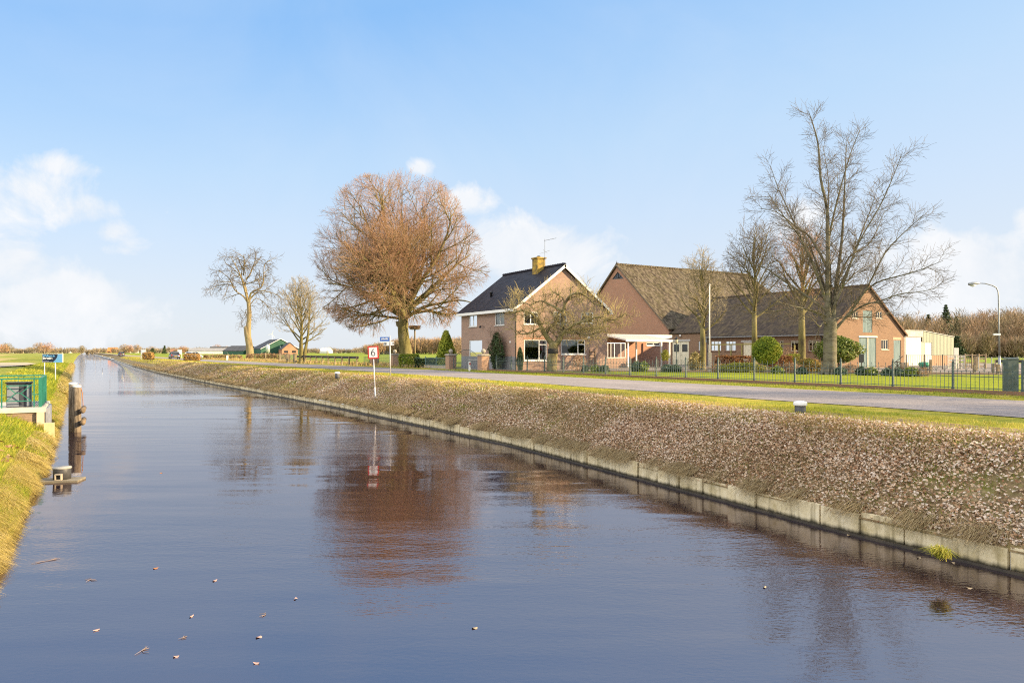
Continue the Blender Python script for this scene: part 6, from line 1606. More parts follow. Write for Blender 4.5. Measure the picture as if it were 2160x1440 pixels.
# ---------------------------------------------------------------- poles and lamps
lp = thing('street_lamp', 'grey street lamp with a long curved arm at the right edge', 'street lamp', P3(2108, 50.5), -TH)
k = 50.5 / F
MB().tube([(0, 0, -.1), (0, 0, 1.2)], .085, 12).tube([(0, 0, 1.2), (-.03, 0, 3.6), (-.06, 0, 5.45), (-.09, 0, 5.85), (-.22, 0, 6.12), (-.5, 0, 6.26), (-1.0, 0, 6.40), (-1.45, 0, 6.42)], [.065, .055, .045, .042, .04, .038, .034, .03], 10).build('pole', M_ZINC, lp)
MB().lathe((0, 0, 1.2), [(.09, -.02), (.092, .02), (.07, .05)], 12).build('collar', M_ZINC, lp)
hd = MB(); hd.tube([(-1.40, 0, 6.42), (-1.62, 0, 6.41), (-1.95, 0, 6.38), (-2.18, 0, 6.36)], [.05, .10, .135, .09], 10); hd.build('lamp_head', M_ZINC, lp)
MB().tube([(-1.68, 0, 6.32), (-1.9, 0, 6.27), (-2.08, 0, 6.30)], [.07, .11, .06], 10).build('lamp_glass', mat('lamp_glass', (.72, .72, .68), rough=.2, spec=.6), lp)
MB().box(-.42, .06, -.06, .06, 2.72, 2.86).build('sensor_box', M_WHITE, lp)
fp = thing('flagpole', 'white flagpole on a mossy timber foot in front of the barn wing', 'flagpole', P3(1497, 55), -TH)
MB().tube([(0, 0, .4), (-.02, 0, 3.5), (0, 0, 6.7)], [.055, .048, .038], 10).lathe((0, 0, 6.7), [(.06, 0), (.07, .05), (.03, .1)], 8).build('pole', mat('flagpole_white', [(.58, .55, .50), (.70, .68, .64)], 3), fp)
MB().box(-.12, .12, -.12, .12, -.1, 1.5).tube([(-.10, -.1, 1.0), (-.14, -.1, 2.1)], .02, 5).build('foot', M_STONE, fp)
gl = thing('garden_lantern', 'old fashioned black garden lantern post in front of the cream double doors', 'lantern', P3(1427, 56.5), -TH)
MB().lathe((0, 0, 0), [(.14, 0), (.14, .12), (.07, .2), (.055, .9), (.075, .95), (.04, 1.0), (.035, 2.05), (.06, 2.1), (.03, 2.2)], 12).box(-.16, .16, -.02, .02, 2.02, 2.05).build('post', M_FENCE, gl)
MB().lathe((0, 0, 2.2), [(.06, 0), (.15, .34)], 6).build('lantern_glass', mat('lantern_glass', [(.40, .34, .22), (.6, .52, .36)], 4, rough=.2), gl)
MB().lathe((0, 0, 2.54), [(.19, 0), (.10, .12), (.05, .15), (.04, .24), (.01, .26)], 6).build('cap', M_BLACK, gl)
np_ = thing('nest_pole', 'stork nest platform of sticks on a pole behind the copper beech trunk', 'nest pole', P3(875, 95), -TH)
kk = 95 / F
zt = EYE - (695 - HY) * kk
MB().tube([(0, 0, 0), (0, 0, zt)], [.13, .10], 8).build('pole', M_BARK if False else m_bark_pale, np_)
r = random.Random(2); nb = Tubes()
for i in range(420):
    a = r.random() * 6.283; q = .75 * r.random() ** .5; z = zt + .1 + r.random() * .42
    c_ = Vector((q * math.cos(a), q * math.sin(a), z)); d_ = Vector((-math.sin(a) + r.gauss(0, .5), math.cos(a) + r.gauss(0, .5), r.gauss(0, .12))).normalized() * r.uniform(.15, .4)
    nb.add([tuple(c_ - d_), tuple(c_), tuple(c_ + d_)], [.016, .016, .010], 4)
link('nest', nb.mesh('nest'), mat('nest_sticks', [(.10, .06, .035), (.22, .14, .08)], 3), np_)
MB().box(-.6, .6, -.6, .6, zt, zt + .06).build('platform', M_POSTWOOD, np_)
pg = thing('garden_pergola', 'yellowish timber pergola frame along the barn windows', 'pergola', (57.2, 50.0, 0))
pb = MB(); y_a, y_b = on_x(1668, 57.2) - 50, on_x(1500, 57.2) - 50
pb.bar((0, y_a, 2.32), (0, y_b, 2.32), .09, .13)
M_YWOOD = mat('lichen_timber', [(.20, .17, .05), (.32, .27, .09)], 4)
pb.build('beam', M_YWOOD, pg)
for px in (1676, 1565, 1542, 1517): yq = on_x(px, 57.2) - 50; MB().box(-.05, .05, -.05, .05, 0, 2.26).build('post', M_YWOOD, pg, (0, yq, 0))

# ---------------------------------------------------------------- signs
M_POLE = mat('galvanised_pole', [(.38, .37, .38), (.52, .51, .52)], 4, rough=.5, metal=.2)
M_RED = mat('sign_red', (.62, .045, .03), rough=.4); M_SIGNW = mat('sign_white', (.80, .79, .76), rough=.4); M_SIGNK = mat('sign_black', (.03, .03, .03), rough=.4)
D_ = 37.8; x, y = at(791.5, D_); zb = float(rbank_z(x, y))
s6 = thing('depth_sign', 'white square board with red border reading 6 on a tilted post on the bank', 'sign', (x, y, zb), -TH)
k = D_ / F; top = EYE - (743 - HY) * k - zb
tilt = Matrix.Rotation(R(-2.2), 4, 'Y')
s6.rotation_euler = (0, R(-2.6), -TH)
MB().tube([(0, .04, -.3), (0, .04, top + .1)], .032, 8).tube([(0, .04, -.2), (0, .04, .62)], .045, 8).build('post', M_POLE, s6)
bw, bh = .285, .335
MB().box(-bw, bw, 0, .02, top - bh, top + bh).build('board', M_RED, s6)
pl = MB().box(-bw + .065, bw - .065, -.004, -.001, top - bh + .065, top + bh - .065).build('face', M_SIGNW, s6)
# numeral 6: ring with a slanting stem
w6 = MB(); cz = top - .075; rr_ = .092; t6 = .019
ring = [(math.cos(a), math.sin(a)) for a in [i * 2 * math.pi / 28 for i in range(29)]]
w6.add([(rr_ * (1 + s_ * .21) * cx_, -.007, cz + rr_ * (1 + s_ * .21) * sz_) for s_ in (-1, 1) for cx_, sz_ in ring], [(i, i + 1, 29 + i + 1, 29 + i) for i in range(28)])
st = [(-rr_, cz + .0), (-rr_ * .98, cz + .06), (-rr_ * .72, cz + .125), (-rr_ * .25, cz + .19), (.045, cz + .245)]
for (p, q) in zip(st[:-1], st[1:]):
    d_ = Vector((q[0] - p[0], 0, q[1] - p[1])).normalized(); n_ = Vector((-d_.z, 0, d_.x)) * t6; a_, b_ = Vector((p[0], -.0075, p[1])), Vector((q[0], -.0075, q[1])) + d_ * .008
    w6.add([a_ - n_, b_ - n_, b_ + n_, a_ + n_], [(0, 1, 2, 3)])
w6.build('numeral', M_SIGNK, s6)
D_ = 46.0; x, y = at(822.5, D_)
ss = thing('street_name_sign', 'grey post with a blue street name plate and two small grey plates', 'sign', (x, y, -.04), -TH)
k = D_ / F; zt = EYE - (708 - HY) * k + .04
MB().tube([(0.03, 0, -.2), (0, 0, zt)], .036, 8).build('post', M_POLE, ss)
blue = mat('sign_blue', (.055, .15, .47), rough=.4)
pb = MB().box(-.64, -.03, -.035, -.015, zt - .36, zt - .08).build('name_plate', blue, ss)
MB().box(-.64, -.03, -.034, -.014, zt - .44, zt - .362).build('lower_strip', M_SIGNW, ss)
lt = MB(); r = random.Random(4); u = -.57            # the name itself cannot be read in the photograph: worn strokes
while u < -.12:
    w = r.uniform(.018, .04); lt.box(u, u + w, -.040, -.0355, zt - .25, zt - (.17 if r.random() < .6 else .14)); u += w + .014
lt.build('lettering', M_SIGNW, pb)
for (a, b_, z_) in ((-.40, -.05, zt - .64), (.05, .27, zt - .62)):
    q = MB().box(a, b_, -.03, -.012, z_, z_ + .24).build('route_plate', M_SIGNW, ss)
    MB().box(a + (.04 if a < 0 else .13), (a + .19 if a < 0 else b_ - .03), -.034, -.031, z_ + .04, z_ + .20).build('symbol', M_SIGNK if a > 0 else mat('sign_grey', (.16, .17, .18)), q)
D_ = 66.0; x, y = at(110, D_); zb = float(lbank_z(x, y)); k = D_ / F
wsn = thing('welcome_sign', 'dark blue and light blue sign board reading Welkom in Drenthe on the left bank', 'sign', (x, y, zb), -TH)
zc = lambda py: EYE - (py - HY) * k - zb
xx = lambda px: (px - 110) * k
M_NAVY = mat('sign_navy', (.012, .022, .05), rough=.4); M_SKY = mat('sign_sky_blue', (.16, .42, .72), rough=.4)
bd = MB().box(xx(89), xx(131.5), 0, .03, zc(764), zc(746)).box(xx(131.5), xx(133), 0, .03, zc(764.5), zc(746)).build('board', M_SIGNW, wsn)
MB().prism([(xx(89.6), -.004, zc(746.4)), (xx(122), -.004, zc(746.4)), (xx(120.5), -.004, zc(753)), (xx(117), -.004, zc(758.5)), (xx(112), -.004, zc(763.5)), (xx(89.6), -.004, zc(763.5))], (0, .003, 0)).build('dark_field', M_NAVY, bd)
MB().prism([(xx(122.2), -.004, zc(746.4)), (xx(131), -.004, zc(746.4)), (xx(131), -.004, zc(764)), (xx(111), -.004, zc(764)), (xx(117.2), -.004, zc(758.7)), (xx(120.7), -.004, zc(753.2))], (0, .003, 0)).build('light_field', M_SKY, bd)
for txt, px, py, sz, mm in (('Welkom in', 90.8, 752, 5.4, M_SKY), ('Drenthe', 90.6, 757.3, 5.8, M_SIGNW)):
    me = text_mesh(txt, sz * k, .014); me.transform(Matrix.Translation((xx(px), -.008, zc(py))) @ Matrix.Rotation(R(90), 4, 'X')); link('lettering', me, mm, bd)
MB().box(xx(90.5), xx(103), -.006, -.004, zc(761.8), zc(761.1)).build('small_line', mat('sign_lilac', (.35, .33, .42)), bd)
MB().tube([(xx(116), .06, -.3), (xx(116), .06, zc(747))], .045, 8).tube([(xx(93), .06, -.5), (xx(93), .06, zc(747))], .04, 8).build('posts', M_WHITE, wsn)
nbd = thing('notice_board', 'white notice board on two legs beside the small golden hedge', 'sign', P3(302, 160), -TH)
k = 160 / F
bo = MB().box(-.54, .54, 0, .06, .95, 1.95 + .15).build('board', M_SIGNW, nbd); MB().box(-.3, .3, -.01, -.003, 1.25, 1.9).build('emblem', mat('sign_pale_blue', [(.55, .68, .74), (.72, .78, .78)], 2), bo)
MB().box(-.54, -.44, 0, .06, -.1, .95).box(.44, .54, 0, .06, -.1, .95).build('legs', M_SIGNW, nbd)
copy_tree(nbd, P3(379, 176), -TH, 'white notice board on two legs overlapping the right edge of the dark car')

# ---------------------------------------------------------------- bollards, utility post
bol = thing('mooring_bollard', 'dark mooring bollard with a white domed cap at the road verge on the right', 'bollard', P3(1688, 18.3, -.03))
MB().lathe((0, 0, -.1), [(.135, 0), (.135, .31)], 20).build('post', mat('dark_bollard', [(.06, .06, .065), (.11, .11, .115)], 6, rough=.7), bol)
MB().lathe((0, 0, .20), [(.160, 0), (.168, .02), (.168, .08), (.15, .105), (.08, .122), (.0, .126)], 24).build('cap', mat('cap_white', (.78, .77, .74), rough=.45), bol)
copy_tree(bol, P3(711.5, 44.5, -.02), 0, 'mooring bollard with white cap on the bank left of the red bordered sign')['label']
copy_tree(bol, P3(232, 190, -.25), 0, 'white capped bollard far along the right bank, nearer of the two'); copy_tree(bol, P3(216, 250, -.25), 0, 'white capped bollard far along the right bank, farther of the two')
up = thing('utility_post', 'square grey green utility post with sloping cap at the right edge by the fence', 'utility post', P3(2131.5, 26.2), -TH)
MB().box(-.19, .19, -.16, .16, -.05, 1.27).build('body', mat('grey_green_plastic', [(.055, .075, .068), (.09, .115, .10), (.075, .085, .05)], 2.5, rough=.7, bump=.004), up)
MB().prism([(-.205, -.175, 1.27), (.205, -.175, 1.27), (.205, .175, 1.30), (-.205, .175, 1.30)], (0, 0, .045)).build('cap', mat('grey_green_cap', (.11, .13, .115), rough=.6), up)

# ---------------------------------------------------------------- yard furniture on the right
yb0 = 47.5
def P4(px, D, z=0): return Vector(P3(px, D, z))
yf = thing('yard_railing', 'thin black iron railing across the yard in front of the corrugated shed', 'railing', P4(1912, 62))
d_ = P4(2062, 64) - P4(1912, 62); n = 34; rb = MB()
for z in (.25, 1.25): rb.bar(Z * z, d_ + Z * z, .03)
for i in range(n + 1): p = d_ * (i / n); rb.bar(p + Z * .25, p + Z * 1.25, .018)
rb.build('bars', M_BLACK, yf)
for i in range(5): p = d_ * (i / 4); MB().box(-.03, .03, -.03, .03, -.05, 1.32).build('post', M_BLACK, yf, p)
wgt = thing('wooden_yard_gate', 'brown wooden stock gate standing beyond the yard railing', 'gate', P4(2036, 66))
d_ = P4(2079, 66) - P4(2036, 66); rb = MB()
for z in (.2, .55, .9, 1.25): rb.bar(Z * z, d_ + Z * z, .05, .10)
rb.build('rails', mat('brown_timber', [(.22, .14, .08), (.36, .25, .15)], 4), wgt)
for i in range(4): p = d_ * (i / 3); MB().box(-.05, .05, -.05, .05, -.05, 1.4).build('post', M_POSTWOOD, wgt, p)
pal = thing('pale_plank_fence', 'pale plank fence section between the corrugated shed and the brown stock gate', 'fence', P4(2000, 66))
d_ = P4(2034, 66) - P4(2000, 66); rb = MB()
for z in (.12, .45, .78, 1.1): rb.bar(Z * z, d_ + Z * z, .04, .2)
for f_ in (0, .5, 1): rb.bar(d_ * f_, d_ * f_ + Z * 1.25, .08)
rb.build('planks', mat('pale_planks', [(.50, .44, .34), (.62, .56, .46)], 3), pal)
tag(MB().box(-.22, .22, -.06, .06, 0, 1.95).build('white_board', mat('pale_board', [(.6, .56, .48), (.68, .64, .56)], 3), None, P4(2017, 70), -TH), 'pale upright board rising behind the plank fence right of the shed', 'board')
mg = thing('field_railing', 'thin galvanised railing along the lane at the right edge', 'railing', P4(2064, 56))
d_ = P4(2230, 56) - P4(2064, 56); rb = MB()
for z in (.2, .65, 1.1): rb.bar(Z * z, d_ + Z * z, .025)
rb.build('rails', M_ZINC, mg)
for i in range(7): MB().box(-.025, .025, -.025, .025, -.05, 1.15).build('post', M_ZINC, mg, d_ * (i / 6))
for px, D_, h, w, lb in ((1963, 52.5, .95, .07, 'short wooden post standing in the yard lane, leftmost'), (2095, 49.5, .70, .06, 'short wooden post just left of the street lamp foot'), (2105, 48.5, .68, .08, 'thicker short wooden post touching the street lamp foot'), (2059, 58, 1.15, .12, 'thick brown gate post below the brown stock gate'), (2055, 51, .62, .07, 'thin white topped stake on the grass by the lane')):
    tag(MB().box(-w, w, -w, w, -.1, h).box(-w * .9, w * .9, -w * .9, w * .9, h, h + .03).build('short_post', M_POSTWOOD, None, P4(px, D_), -TH), lb, 'post', 'posts by the lane')
hh = thing('lane_guardrail', 'dark low guard rail across the field at the right edge', 'guard rail', P4(2100, 72))
d_ = P4(2230, 70) - P4(2082, 73); rb = MB().bar(Z * .62, d_ + Z * .62, .06, .28); rb.build('rail', M_DARKRAIL, hh)
for i in range(6): MB().box(-.06, .06, -.06, .06, -.05, .75).build('post', M_POSTWOOD, hh, d_ * (i / 5))
lpz = thing('letter_plate', 'dark rectangular plate on a thin post in front of the big green barn doors', 'plate', P4(1817, 50), -TH)
MB().tube([(0, 0, 0), (0, 0, .85)], .035, 6).build('post', M_BLACK, lpz); MB().prism([(-.13, -.03, .8), (-.17, -.03, .9), (-.17, -.03, 1.34), (-.13, -.03, 1.40), (.13, -.03, 1.40), (.17, -.03, 1.34), (.17, -.03, .9), (.13, -.03, .8)], (0, .06, 0)).build('plate', mat('dark_plate', (.035, .04, .045), rough=.6), lpz)
mst = MB().prism([(.62 * math.cos(a), 0, .62 * math.sin(a) - .12) for a in [math.pi * i / 14 for i in range(15)]], (0, .22, 0)).build('half_millstone', mat('pale_stone', [(.40, .30, .20), (.52, .42, .30)], 3, rough=.95), None, P4(1787, 56), -TH)
tag(mst, 'pale half round millstone standing in the border beside the thick trunk', 'millstone')
tag(MB().box(-.2, .2, -.12, .12, 0, .42).box(-.24, .24, -.15, .15, .42, .48).build('stone_trough', M_STONE, None, P4(1796, 56), -TH), 'small stone block just right of the half round millstone', 'stone')
wb_ = thing('wheelbarrow', 'green plastic wheelbarrow tub tipped up beside the white sliding door', 'wheelbarrow', P4(1949, 63), -TH)
MB().lathe((0, 0, .05), [(.20, 0), (.42, .28), (.46, .48), (.30, .60), (.05, .62)], 14).build('tub', mat('green_plastic', [(.03, .22, .13), (.05, .30, .18)], 3, rough=.45), wb_)
MB().tube([(-.5, -.2, .1), (-.1, -.42, .25), (.5, -.40, .16)], .025, 6).tube([(.5, -.4, .16), (.62, -.4, .05)], .03, 6).build('handles', M_BLACK, wb_)
wh = MB(); wh.tube([(.42 * math.cos(a), 0, .34 + .42 * math.sin(a) * .8) for a in [i * 2 * math.pi / 20 for i in range(21)]], .045, 6)
for i in range(4): a = i * math.pi / 4; wh.bar((.4 * math.cos(a), 0, .34 + .33 * math.sin(a)), (-.4 * math.cos(a), 0, .34 - .33 * math.sin(a)), .04)
tag(wh.build('cart_wheel', mat('old_wheel', [(.05, .04, .03), (.12, .09, .06)], 4), None, P4(1893, 62.8), -TH), 'dark old cart wheel leaning at the foot of the single green door', 'wheel')
tag(MB().lathe((0, 0, 0), [(.28, 0), (.36, .22), (.33, .5), (.26, .62)], 14).build('barrel_pot', mat('tan_pot', [(.30, .22, .13), (.40, .30, .19)], 4), None, P4(1908, 62.8)), 'tan barrel shaped pot at the corner of the barn gable', 'pot')
tag(MB().lathe((0, 0, 0), [(.20, 0), (.26, .28), (.22, .36)], 12).build('flower_pot', mat('terracotta', [(.30, .15, .09), (.38, .2, .12)], 4), None, P4(1880, 62.6)), 'small terracotta pot left of the cart wheel', 'pot')
hr = MB().tube([(0, 0, .05), (1.6, .2, 1.2)], .03, 6); tag(hr.build('ramp_rail', M_BLACK, None, P4(1868, 60.5), -TH), 'slanting black handrail rising to the single green door', 'handrail')

# ---------------------------------------------------------------- cars
def loft(mb, secs):
    n = len(secs[0]); v = [p for s_ in secs for p in s_]
    mb.add(v, [(i * n + j, i * n + (j + 1) % n, (i + 1) * n + (j + 1) % n, (i + 1) * n + j) for i in range(len(secs) - 1) for j in range(n)] + [tuple(range(n))[::-1], tuple(range((len(secs) - 1) * n, len(secs) * n))], True)
def car(label, px, D, rz, paint, L=4.2, W_=1.75, Hh=1.48, z=.03):
    c_ = thing('parked_car', label, 'car', P3(px, D, z), rz)
    b_ = MB(); h = W_ / 2
    def sec(x, zb, zt, w, rnd=.12): return [(x, -w, zb + rnd), (x, -w * .9, zb), (x, w * .9, zb), (x, w, zb + rnd), (x, w, zt - rnd), (x, w * .88, zt), (x, -w * .88, zt), (x, -w, zt - rnd)]
    loft(b_, [sec(-L / 2, .38, .80, h * .86), sec(-L / 2 + .15, .28, .92, h * .97), sec(-L * .2, .22, .96, h), sec(L * .15, .22, .95, h), sec(L * .36, .24, .86, h * .97), sec(L / 2 - .1, .30, .72, h * .9), sec(L / 2, .38, .62, h * .8)])
    body = b_.build('body', paint, c_)
    g_ = MB()
    def sec2(x, zb, zt, w0, w1): return [(x, -w0, zb), (x, w0, zb), (x, w1, zt), (x, -w1, zt)]
    loft(g_, [sec2(-L * .46, .90, .92, h * .86, h * .82), sec2(-L * .34, .90, Hh - .06, h * .93, h * .70), sec2(0, .92, Hh - .02, h * .94, h * .72), sec2(L * .10, .92, Hh - .07, h * .94, h * .70), sec2(L * .27, .90, .92, h * .9, h * .84)])
    g_.build('windows', M_DARKGLASS, c_)
    r_ = MB(); loft(r_, [sec2(-L * .36, Hh - .10, Hh - .06, h * .72, h * .68), sec2(-L * .3, Hh - .07, Hh, h * .72, h * .68), sec2(L * .02, Hh - .05, Hh + .02, h * .73, h * .69), sec2(L * .10, Hh - .09, Hh - .05, h * .72, h * .68)])
    for s_ in (-1, 1):
        for (p, q) in (((-L * .45, h * .87 * s_, .93), (-L * .34, h * .72 * s_, Hh - .06)), ((-L * .12, h * .95 * s_, .94), (-L * .12, h * .73 * s_, Hh - .03)), ((L * .27, h * .9 * s_, .92), (L * .10, h * .72 * s_, Hh - .07))): r_.bar(p, q, .07, .07)
    r_.build('roof', paint, c_)
    tyre = mat('tyre', (.02, .02, .02), rough=.8); rim = mat('alloy_rim', (.45, .45, .46), rough=.35, metal=.7)
    for x in (-L * .31, L * .30):
        for s_ in (-1, 1):
            w_ = MB(); y0 = s_ * (h - .18); w_.tube([(x, y0, .31), (x, y0 + s_ * .19, .31)], .31, 18).build('wheel', tyre, c_)
            MB().tube([(x, y0 + s_ * .185, .31), (x, y0 + s_ * .20, .31)], .19, 14).build('rim', rim, [q for q in c_.children if q.name.startswith('wheel')][-1])
    red = mat('tail_light', (.40, .02, .02), rough=.3); hl = mat('head_light', (.7, .7, .68), rough=.2)
    for s_ in (-1, 1):
        MB().box(-L / 2 - .005, -L / 2 + .2, s_ * h * .82 - .12, s_ * h * .82 + .12, .70, .90).build('tail_light', red, c_)
        MB().box(L / 2 - .28, L / 2 - .02, s_ * h * .72 - .14, s_ * h * .72 + .14, .58, .70).build('headlight', hl, c_)
    MB().box(-L / 2 - .03, -L / 2 - .01, -.26, .26, .50, .61).build('number_plate', mat('plate_yellow', (.60, .42, .04), rough=.5), c_)
    MB().box(-L / 2 - .02, -L / 2 + .2, -h * .85, h * .85, .28, .46).build('bumper', mat('bumper_black', (.04, .04, .045), rough=.6), c_)
    return c_
P_SIL = mat('silver_paint', [(.52, .54, .58), (.56, .58, .61)], .5, rough=.25, metal=.35, spec=.6); P_DRK = mat('dark_grey_paint', [(.10, .10, .12), (.12, .12, .14)], .5, rough=.25, metal=.3, spec=.6); P_NAVY = mat('dark_blue_paint', [(.025, .03, .045), (.03, .036, .055)], .5, rough=.25, spec=.6)
car('silver hatchback parked behind the golden brown hedge block on the roadside', 408, 145, R(52), P_SIL, 4.4, 1.8, 1.55)
car('dark grey car seen from behind driving away near the right notice board', 367.5, 150, R(92), P_DRK, 4.3, 1.8, 1.5, .06)
car('tiny dark car far away on the road near the canal end', 255.5, 290, R(100), P_NAVY, 4.2, 1.8, 1.5, .06)

# ================================================================ left bank
M_CONCP = mat('pale_concrete', [(.40, .36, .30), (.54, .50, .43)], 2.5, rough=.9, bump=.01)
pf = thing('sluice_platform', 'concrete slab platform on a brown brick wall at the left edge of the canal', 'platform', (-3.2, 31.6, -.5))
buildw(MB().box(-7.5, -1.35, 31.55, 35.6, -.68, -.50), 'slab', M_CONCP, pf)
buildw(MB().box(-7.4, -1.42, 31.62, 35.5, -1.9, -.682), 'wall', mat('old_brick_wall', [(.15, .10, .07), (.24, .165, .115), (.30, .21, .14)], 8, stretch=(1, 1, 3), bump=.01), pf)
buildw(MB().box(-1.62, -1.38, 31.50, 31.62, -1.9, -.683), 'end_post', mat('pale_pile', [(.40, .33, .22), (.50, .43, .31)], 3, stretch=(1, 1, .3)), pf)
gr = MB()
for i in range(16): gr.box(-2.35 + i * .06, -2.33 + i * .06, 32.4, 35.3, -.498, -.475)
buildw(gr, 'grating', M_ZINC, pf)
M_GRN = mat('bright_green_paint', [(.012, .115, .085), (.02, .16, .115)], 4, rough=.45, spec=.4)
rg_ = thing('green_railing', 'bright green steel railing with cross bracing around the sluice platform', 'railing', (-1.55, 31.75, -.5))
zt = .56; xr = -1.52; xl = -7.4; yf_, yb_ = 31.75, 35.4
rr_ = MB(); rr_.bar((xl, yf_, zt), (xr, yf_, zt), .07, .05); rr_.bar((xr, yf_, zt), (xr, yb_, zt), .07, .05); rr_.bar((xr, yb_, zt + .02), (-4.35, yb_, zt + .02), .07, .05)
rr_.tube([(-4.35, yb_, zt + .02), (-4.6, yb_, zt - .02), (-4.72, yb_, zt - .2), (-4.74, yb_, -.5)], .035, 8)
buildw(rr_, 'top_rail', M_GRN, rg_)
br_ = MB()
sc = 26.65 / F
def fxp(px): return on_y(px, yf_)
def fz(py, px): return zat(py, fxp(px), yf_)
pz = fz(813, 40), fz(845.5, 40); xA, xB = fxp(13), fxp(65); xm1, xm2 = fxp(33), fxp(44); zm = (pz[0] + pz[1]) / 2
br_.bar((xA, yf_ - .02, pz[0]), (xB, yf_ - .02, pz[0]), .03); br_.bar((xA, yf_ - .02, pz[1]), (xB, yf_ - .02, pz[1]), .03); br_.bar((xm1, yf_ - .02, zm), (xm2, yf_ - .02, zm), .03)
for (p, q) in (((xA, pz[0]), (xm1, zm)), ((xA, pz[1]), (xm1, zm)), ((xB, pz[0]), (xm2, zm)), ((xB, pz[1]), (xm2, zm))): br_.bar((p[0], yf_ - .02, p[1]), (q[0], yf_ - .02, q[1]), .028)
for px in (3.5, 72): x = fxp(px); br_.box(x - .02, x + .02, yf_ - .02, yf_ + .02, -.5, zt)
br_.bar((fxp(68), yf_, -.02), (xr, yf_, -.02), .02); br_.bar((xB, yf_, pz[0] + .02), (xr, yf_, pz[0] + .02), .02)
buildw(br_, 'cross_brace', M_GRN, rg_)
vb = MB()
for i in range(9): y = yf_ + .05 + (yb_ - yf_ - .1) * i / 8; vb.box(xr - .045, xr + .045, y - .012, y + .012, -.5, zt)
vb.bar((xr, yf_, -.35), (xr, yb_, -.35), .05, .03); buildw(vb, 'side_bars', M_GRN, rg_)
bk = MB()
for x in (-1.9, -2.45, -3.1, -3.8): bk.box(x - .012, x + .012, yb_ - .01, yb_ + .01, -.5, zt)
bk.bar((-4.7, yb_, -.22), (xr, yb_, -.22), .025); bk.tube([(-2.2 + .3 * math.cos(a), yb_ - .02, .02 + .3 * math.sin(a)) for a in [math.pi + k * math.pi / 10 for k in range(11)]], .012, 5)
buildw(bk, 'back_bars', M_GRN, rg_)
for yv in (yf_, yb_): buildw(MB().box(xr - .05, xr + .05, yv - .04, yv + .04, -.5, zt + .03), 'corner_post', M_GRN, rg_)
cb = thing('control_cabinet', 'dark grey control cabinet with lighter glossy panels behind the green railing', 'cabinet', (fxp(39), 32.1, -.5))
xa, xb_ = on_y(13.5, 32.0), on_y(65.5, 32.0); zc0 = zat(806.5, -2.5, 32.0)
bdy = buildw(MB().box(xa, xb_, 32.0, 32.55, -.5, zc0 - .05), 'body', mat('cabinet_grey', [(.035, .04, .055), (.05, .056, .072)], 2, rough=.35, spec=.5), cb)
buildw(MB().box(xa - .03, xb_ + .03, 31.95, 32.6, zc0 - .05, zc0), 'lid', M_BLACK, cb)
mg_ = mat('cabinet_panel', [(.14, .155, .19), (.20, .22, .26)], .8, rough=.3, spec=.5); w = xb_ - xa
buildw(MB().box(xa + .02, xa + w * .5, 31.985, 31.999, -.46, zc0 - .10), 'panel', mg_, cb); buildw(MB().box(xa + w * .80, xb_ - .02, 31.985, 31.999, -.46, zc0 - .10), 'panel', mg_, cb)
sp_ = thing('sheet_pile', 'grey steel sheet piling with a pale timber post below the platform corner', 'sheet piling', (-1.2, 32.2, -1.9))
shp = MB()
for i in range(5): shp.box(-1.36 + .04 * (i % 2), -1.28 + .04 * (i % 2), 31.9 + i * .55, 31.9 + i * .55 + .54, -2.0, -.56)
buildw(shp, 'sheets', mat('grey_steel', [(.18, .19, .23), (.30, .31, .35)], 3, rough=.5), sp_)
buildw(MB().box(-1.33, -1.02, 30.1, 30.4, -2.0, -.98), 'timber_post', mat('yellow_timber', [(.42, .34, .18), (.52, .44, .26)], 4, stretch=(1, 1, .3)), sp_)
# mooring dolphin
x, y = at(158, 28.5)
dl = thing('mooring_dolphin', 'pair of weathered timber mooring piles with white caps and horizontal fender logs', 'mooring post', (x, y, WATER))
m_pile = mat('weathered_pile', [(.055, .042, .03), (.125, .095, .066), (.215, .17, .125), (.09, .068, .045)], 5, rough=.95, bump=.02, stretch=(2.5, 2.5, .35))
zt = zat(816, x, y) - WATER
for (dx, dy, r_, h, nm) in ((.07, -.10, .155, zt, 'pile'), (-.07, .22, .155, zt + .10, 'pile')):
    p_ = MB().lathe((dx, dy, -1.0), [(r_ * 1.02, 0), (r_, 1.0), (r_ * .99, h + .75), (r_ * .88, h + 1.0)], 12).build(nm, m_pile, dl)
    MB().lathe((dx, dy, h), [(r_ * .93, -.02), (r_ * .96, .06), (r_ * .7, .075)], 12).build('cap', M_WHITE, p_)
for z_ in (zat(865, x, y) - WATER, zat(890, x, y) - WATER):
    MB().tube([(.27, -.5, z_), (.30, 1.3, z_)], .10, 12).build('fender_log', mat('dark_log', [(.10, .075, .05), (.24, .17, .11)], 6, rough=.95), dl)
MB().tube([(.28, -.12, zt - .75), (.26, -.12, zt - .25), (.18, -.1, zt + .06), (.16, -.1, zt + .12)], .016, 6).build('strap', mat('rusty_strap', [(.28, .11, .04), (.38, .18, .08)], 4), dl)
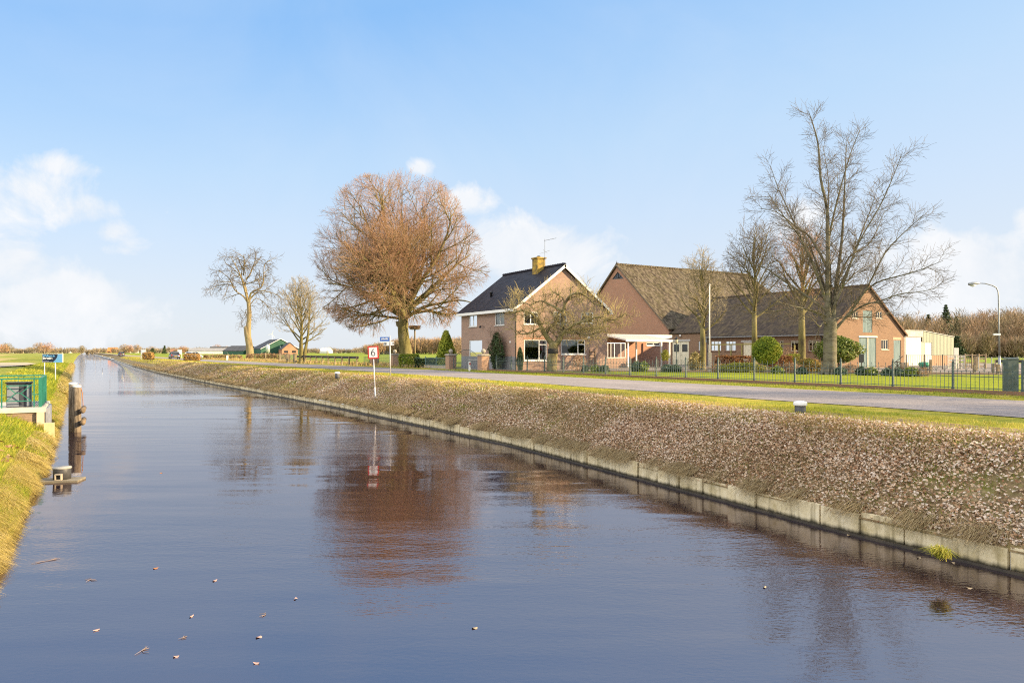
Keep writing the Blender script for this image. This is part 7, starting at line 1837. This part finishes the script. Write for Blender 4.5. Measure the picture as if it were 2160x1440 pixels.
# floating duck house
x, y = at(131, 17.7)
dh = thing('duck_house', 'floating black drum duck house with a square entrance on a plank raft', 'duck house', (x, y, WATER), R(-18))
MB().lathe((0, 0, .05), [(.195, 0), (.20, .26), (.19, .28)], 24).build('drum', mat('black_drum', [(.035, .034, .036), (.07, .066, .066)], 5, rough=.5, spec=.45), dh)
MB().lathe((0, 0, .33), [(.205, -.03), (.21, .0), (.20, .015)], 24).build('lid', mat('drum_lid', [(.24, .23, .21), (.34, .33, .31)], 4), dh)
MB().box(-.50, .46, -.34, .22, .0, .045).build('raft', mat('raft_plank', [(.13, .11, .08), (.26, .22, .16)], 4, stretch=(.3, 2, 1)), dh)
en = MB()
for (a, b_, c_, d_) in ((-.075, .075, .05, .07), (-.075, .075, .18, .20), (-.075, -.052, .07, .18), (.052, .075, .07, .18)): en.box(a, b_, -.27, -.12, c_, d_)
en.build('entrance', mat('pale_wood', [(.30, .25, .18), (.40, .34, .27)], 4), dh)
MB().box(-.052, .052, -.20, -.19, .07, .18).build('opening', M_BLACK, dh)

# ---------------------------------------------------------------- things floating on the canal
r = random.Random(9)
lfm = []
for s_ in range(3):
    n = 8; v = [(0, 0, .012)] + [(math.cos(a) * (.05 + .012 * math.sin(3 * a + s_)), math.sin(a) * (.028 + .008 * math.cos(2 * a)), .004 + .012 * math.sin(a * 2 + s_)) for a in [i * 2 * math.pi / n for i in range(n)]]
    lfm.append(MB().add(v, [(0, i + 1, (i + 1) % n + 1) for i in range(n)], True).mesh('floating_leaf'))
cols = [mat('leaf_orange', (.42, .17, .06), rough=.6), mat('leaf_pink', (.50, .30, .24), rough=.6), mat('leaf_tan', (.44, .33, .20), rough=.6)]
FL = [(546, 1343, 1, 'pink leaf floating on the water left of the lowest bright cloud reflection'), (541, 1398, 1, 'pale leaf floating nearest the bottom edge of the picture'), (404, 1299, 1, 'pink leaf floating beside a twig, lower left'), (371, 1384, 1, 'pale pink leaf floating in the lower left water'), (328, 1198, 0, 'small orange leaf floating in the left water'),
      (340, 997, 0, 'tiny orange leaf floating level with the duck house'), (1001, 1324, 2, 'golden leaf floating in the middle foreground'), (453, 1224, 1, 'pink leaf floating beside a faint twig'), (204, 1328, 1, 'faint leaf floating near the bottom left corner'), (623, 1262, 1, 'faint leaf floating left of the beech reflection tip'),
      (1613, 1238, 2, 'yellowish leaf floating below the concrete edging'), (2046, 1240, 2, 'pale leaf floating near the right edge under the slabs'), (2010, 1186, 2, 'pale leaf floating beside the grass tuft on the edging'), (1938, 1176, 2, 'pale leaf floating left of the grass tuft on the edging'), (1790, 1128, 2, 'pale leaf floating along the dark timber waling')]
for i, (px, py, c_, lb) in enumerate(FL):
    g = G(px, py, WATER + .004); me = lfm[i % 3] if i < 3 else lfm[i % 3].copy(); me.materials.clear()
    o = link('floating_leaf', me, cols[c_], None, g, r.random() * 6.28); o.scale = (.72,) * 3
    tag(o, lb, 'leaf', 'leaves floating on the canal')
tw = [(300, 1370, .26, 'pale branching twig floating in the lower left water'), (385, 1345, .16, 'thin twig floating beside the pink leaf'), (190, 1222, .28, 'dark twig floating out from the left bank'), (100, 1182, .35, 'dark twig with a yellow leaf at the golden grass edge'), (560, 1296, .2, 'pale twig floating left of the beech reflection')]
for i, (px, py, L, lb) in enumerate(tw):
    g = G(px, py, WATER + .004); T = Tubes(); a0 = r.random() * 6.28
    for j in range(5):
        a = a0 + r.gauss(0, .7) + (3.14 if j % 2 else 0); q = L * r.uniform(.25, .6)
        T.add([(0, 0, .001), (math.cos(a) * q * .5 + r.gauss(0, .02), math.sin(a) * q * .5, .006), (math.cos(a + .2) * q, math.sin(a + .2) * q, .003)], [.004, .0035, .0015], 4)
    o = link('floating_twig', T.mesh('floating_twig'), mat('wet_twig', [(.16, .12, .11), (.30, .23, .21)], 5), None, g); tag(o, lb, 'twig', 'twigs floating on the canal')
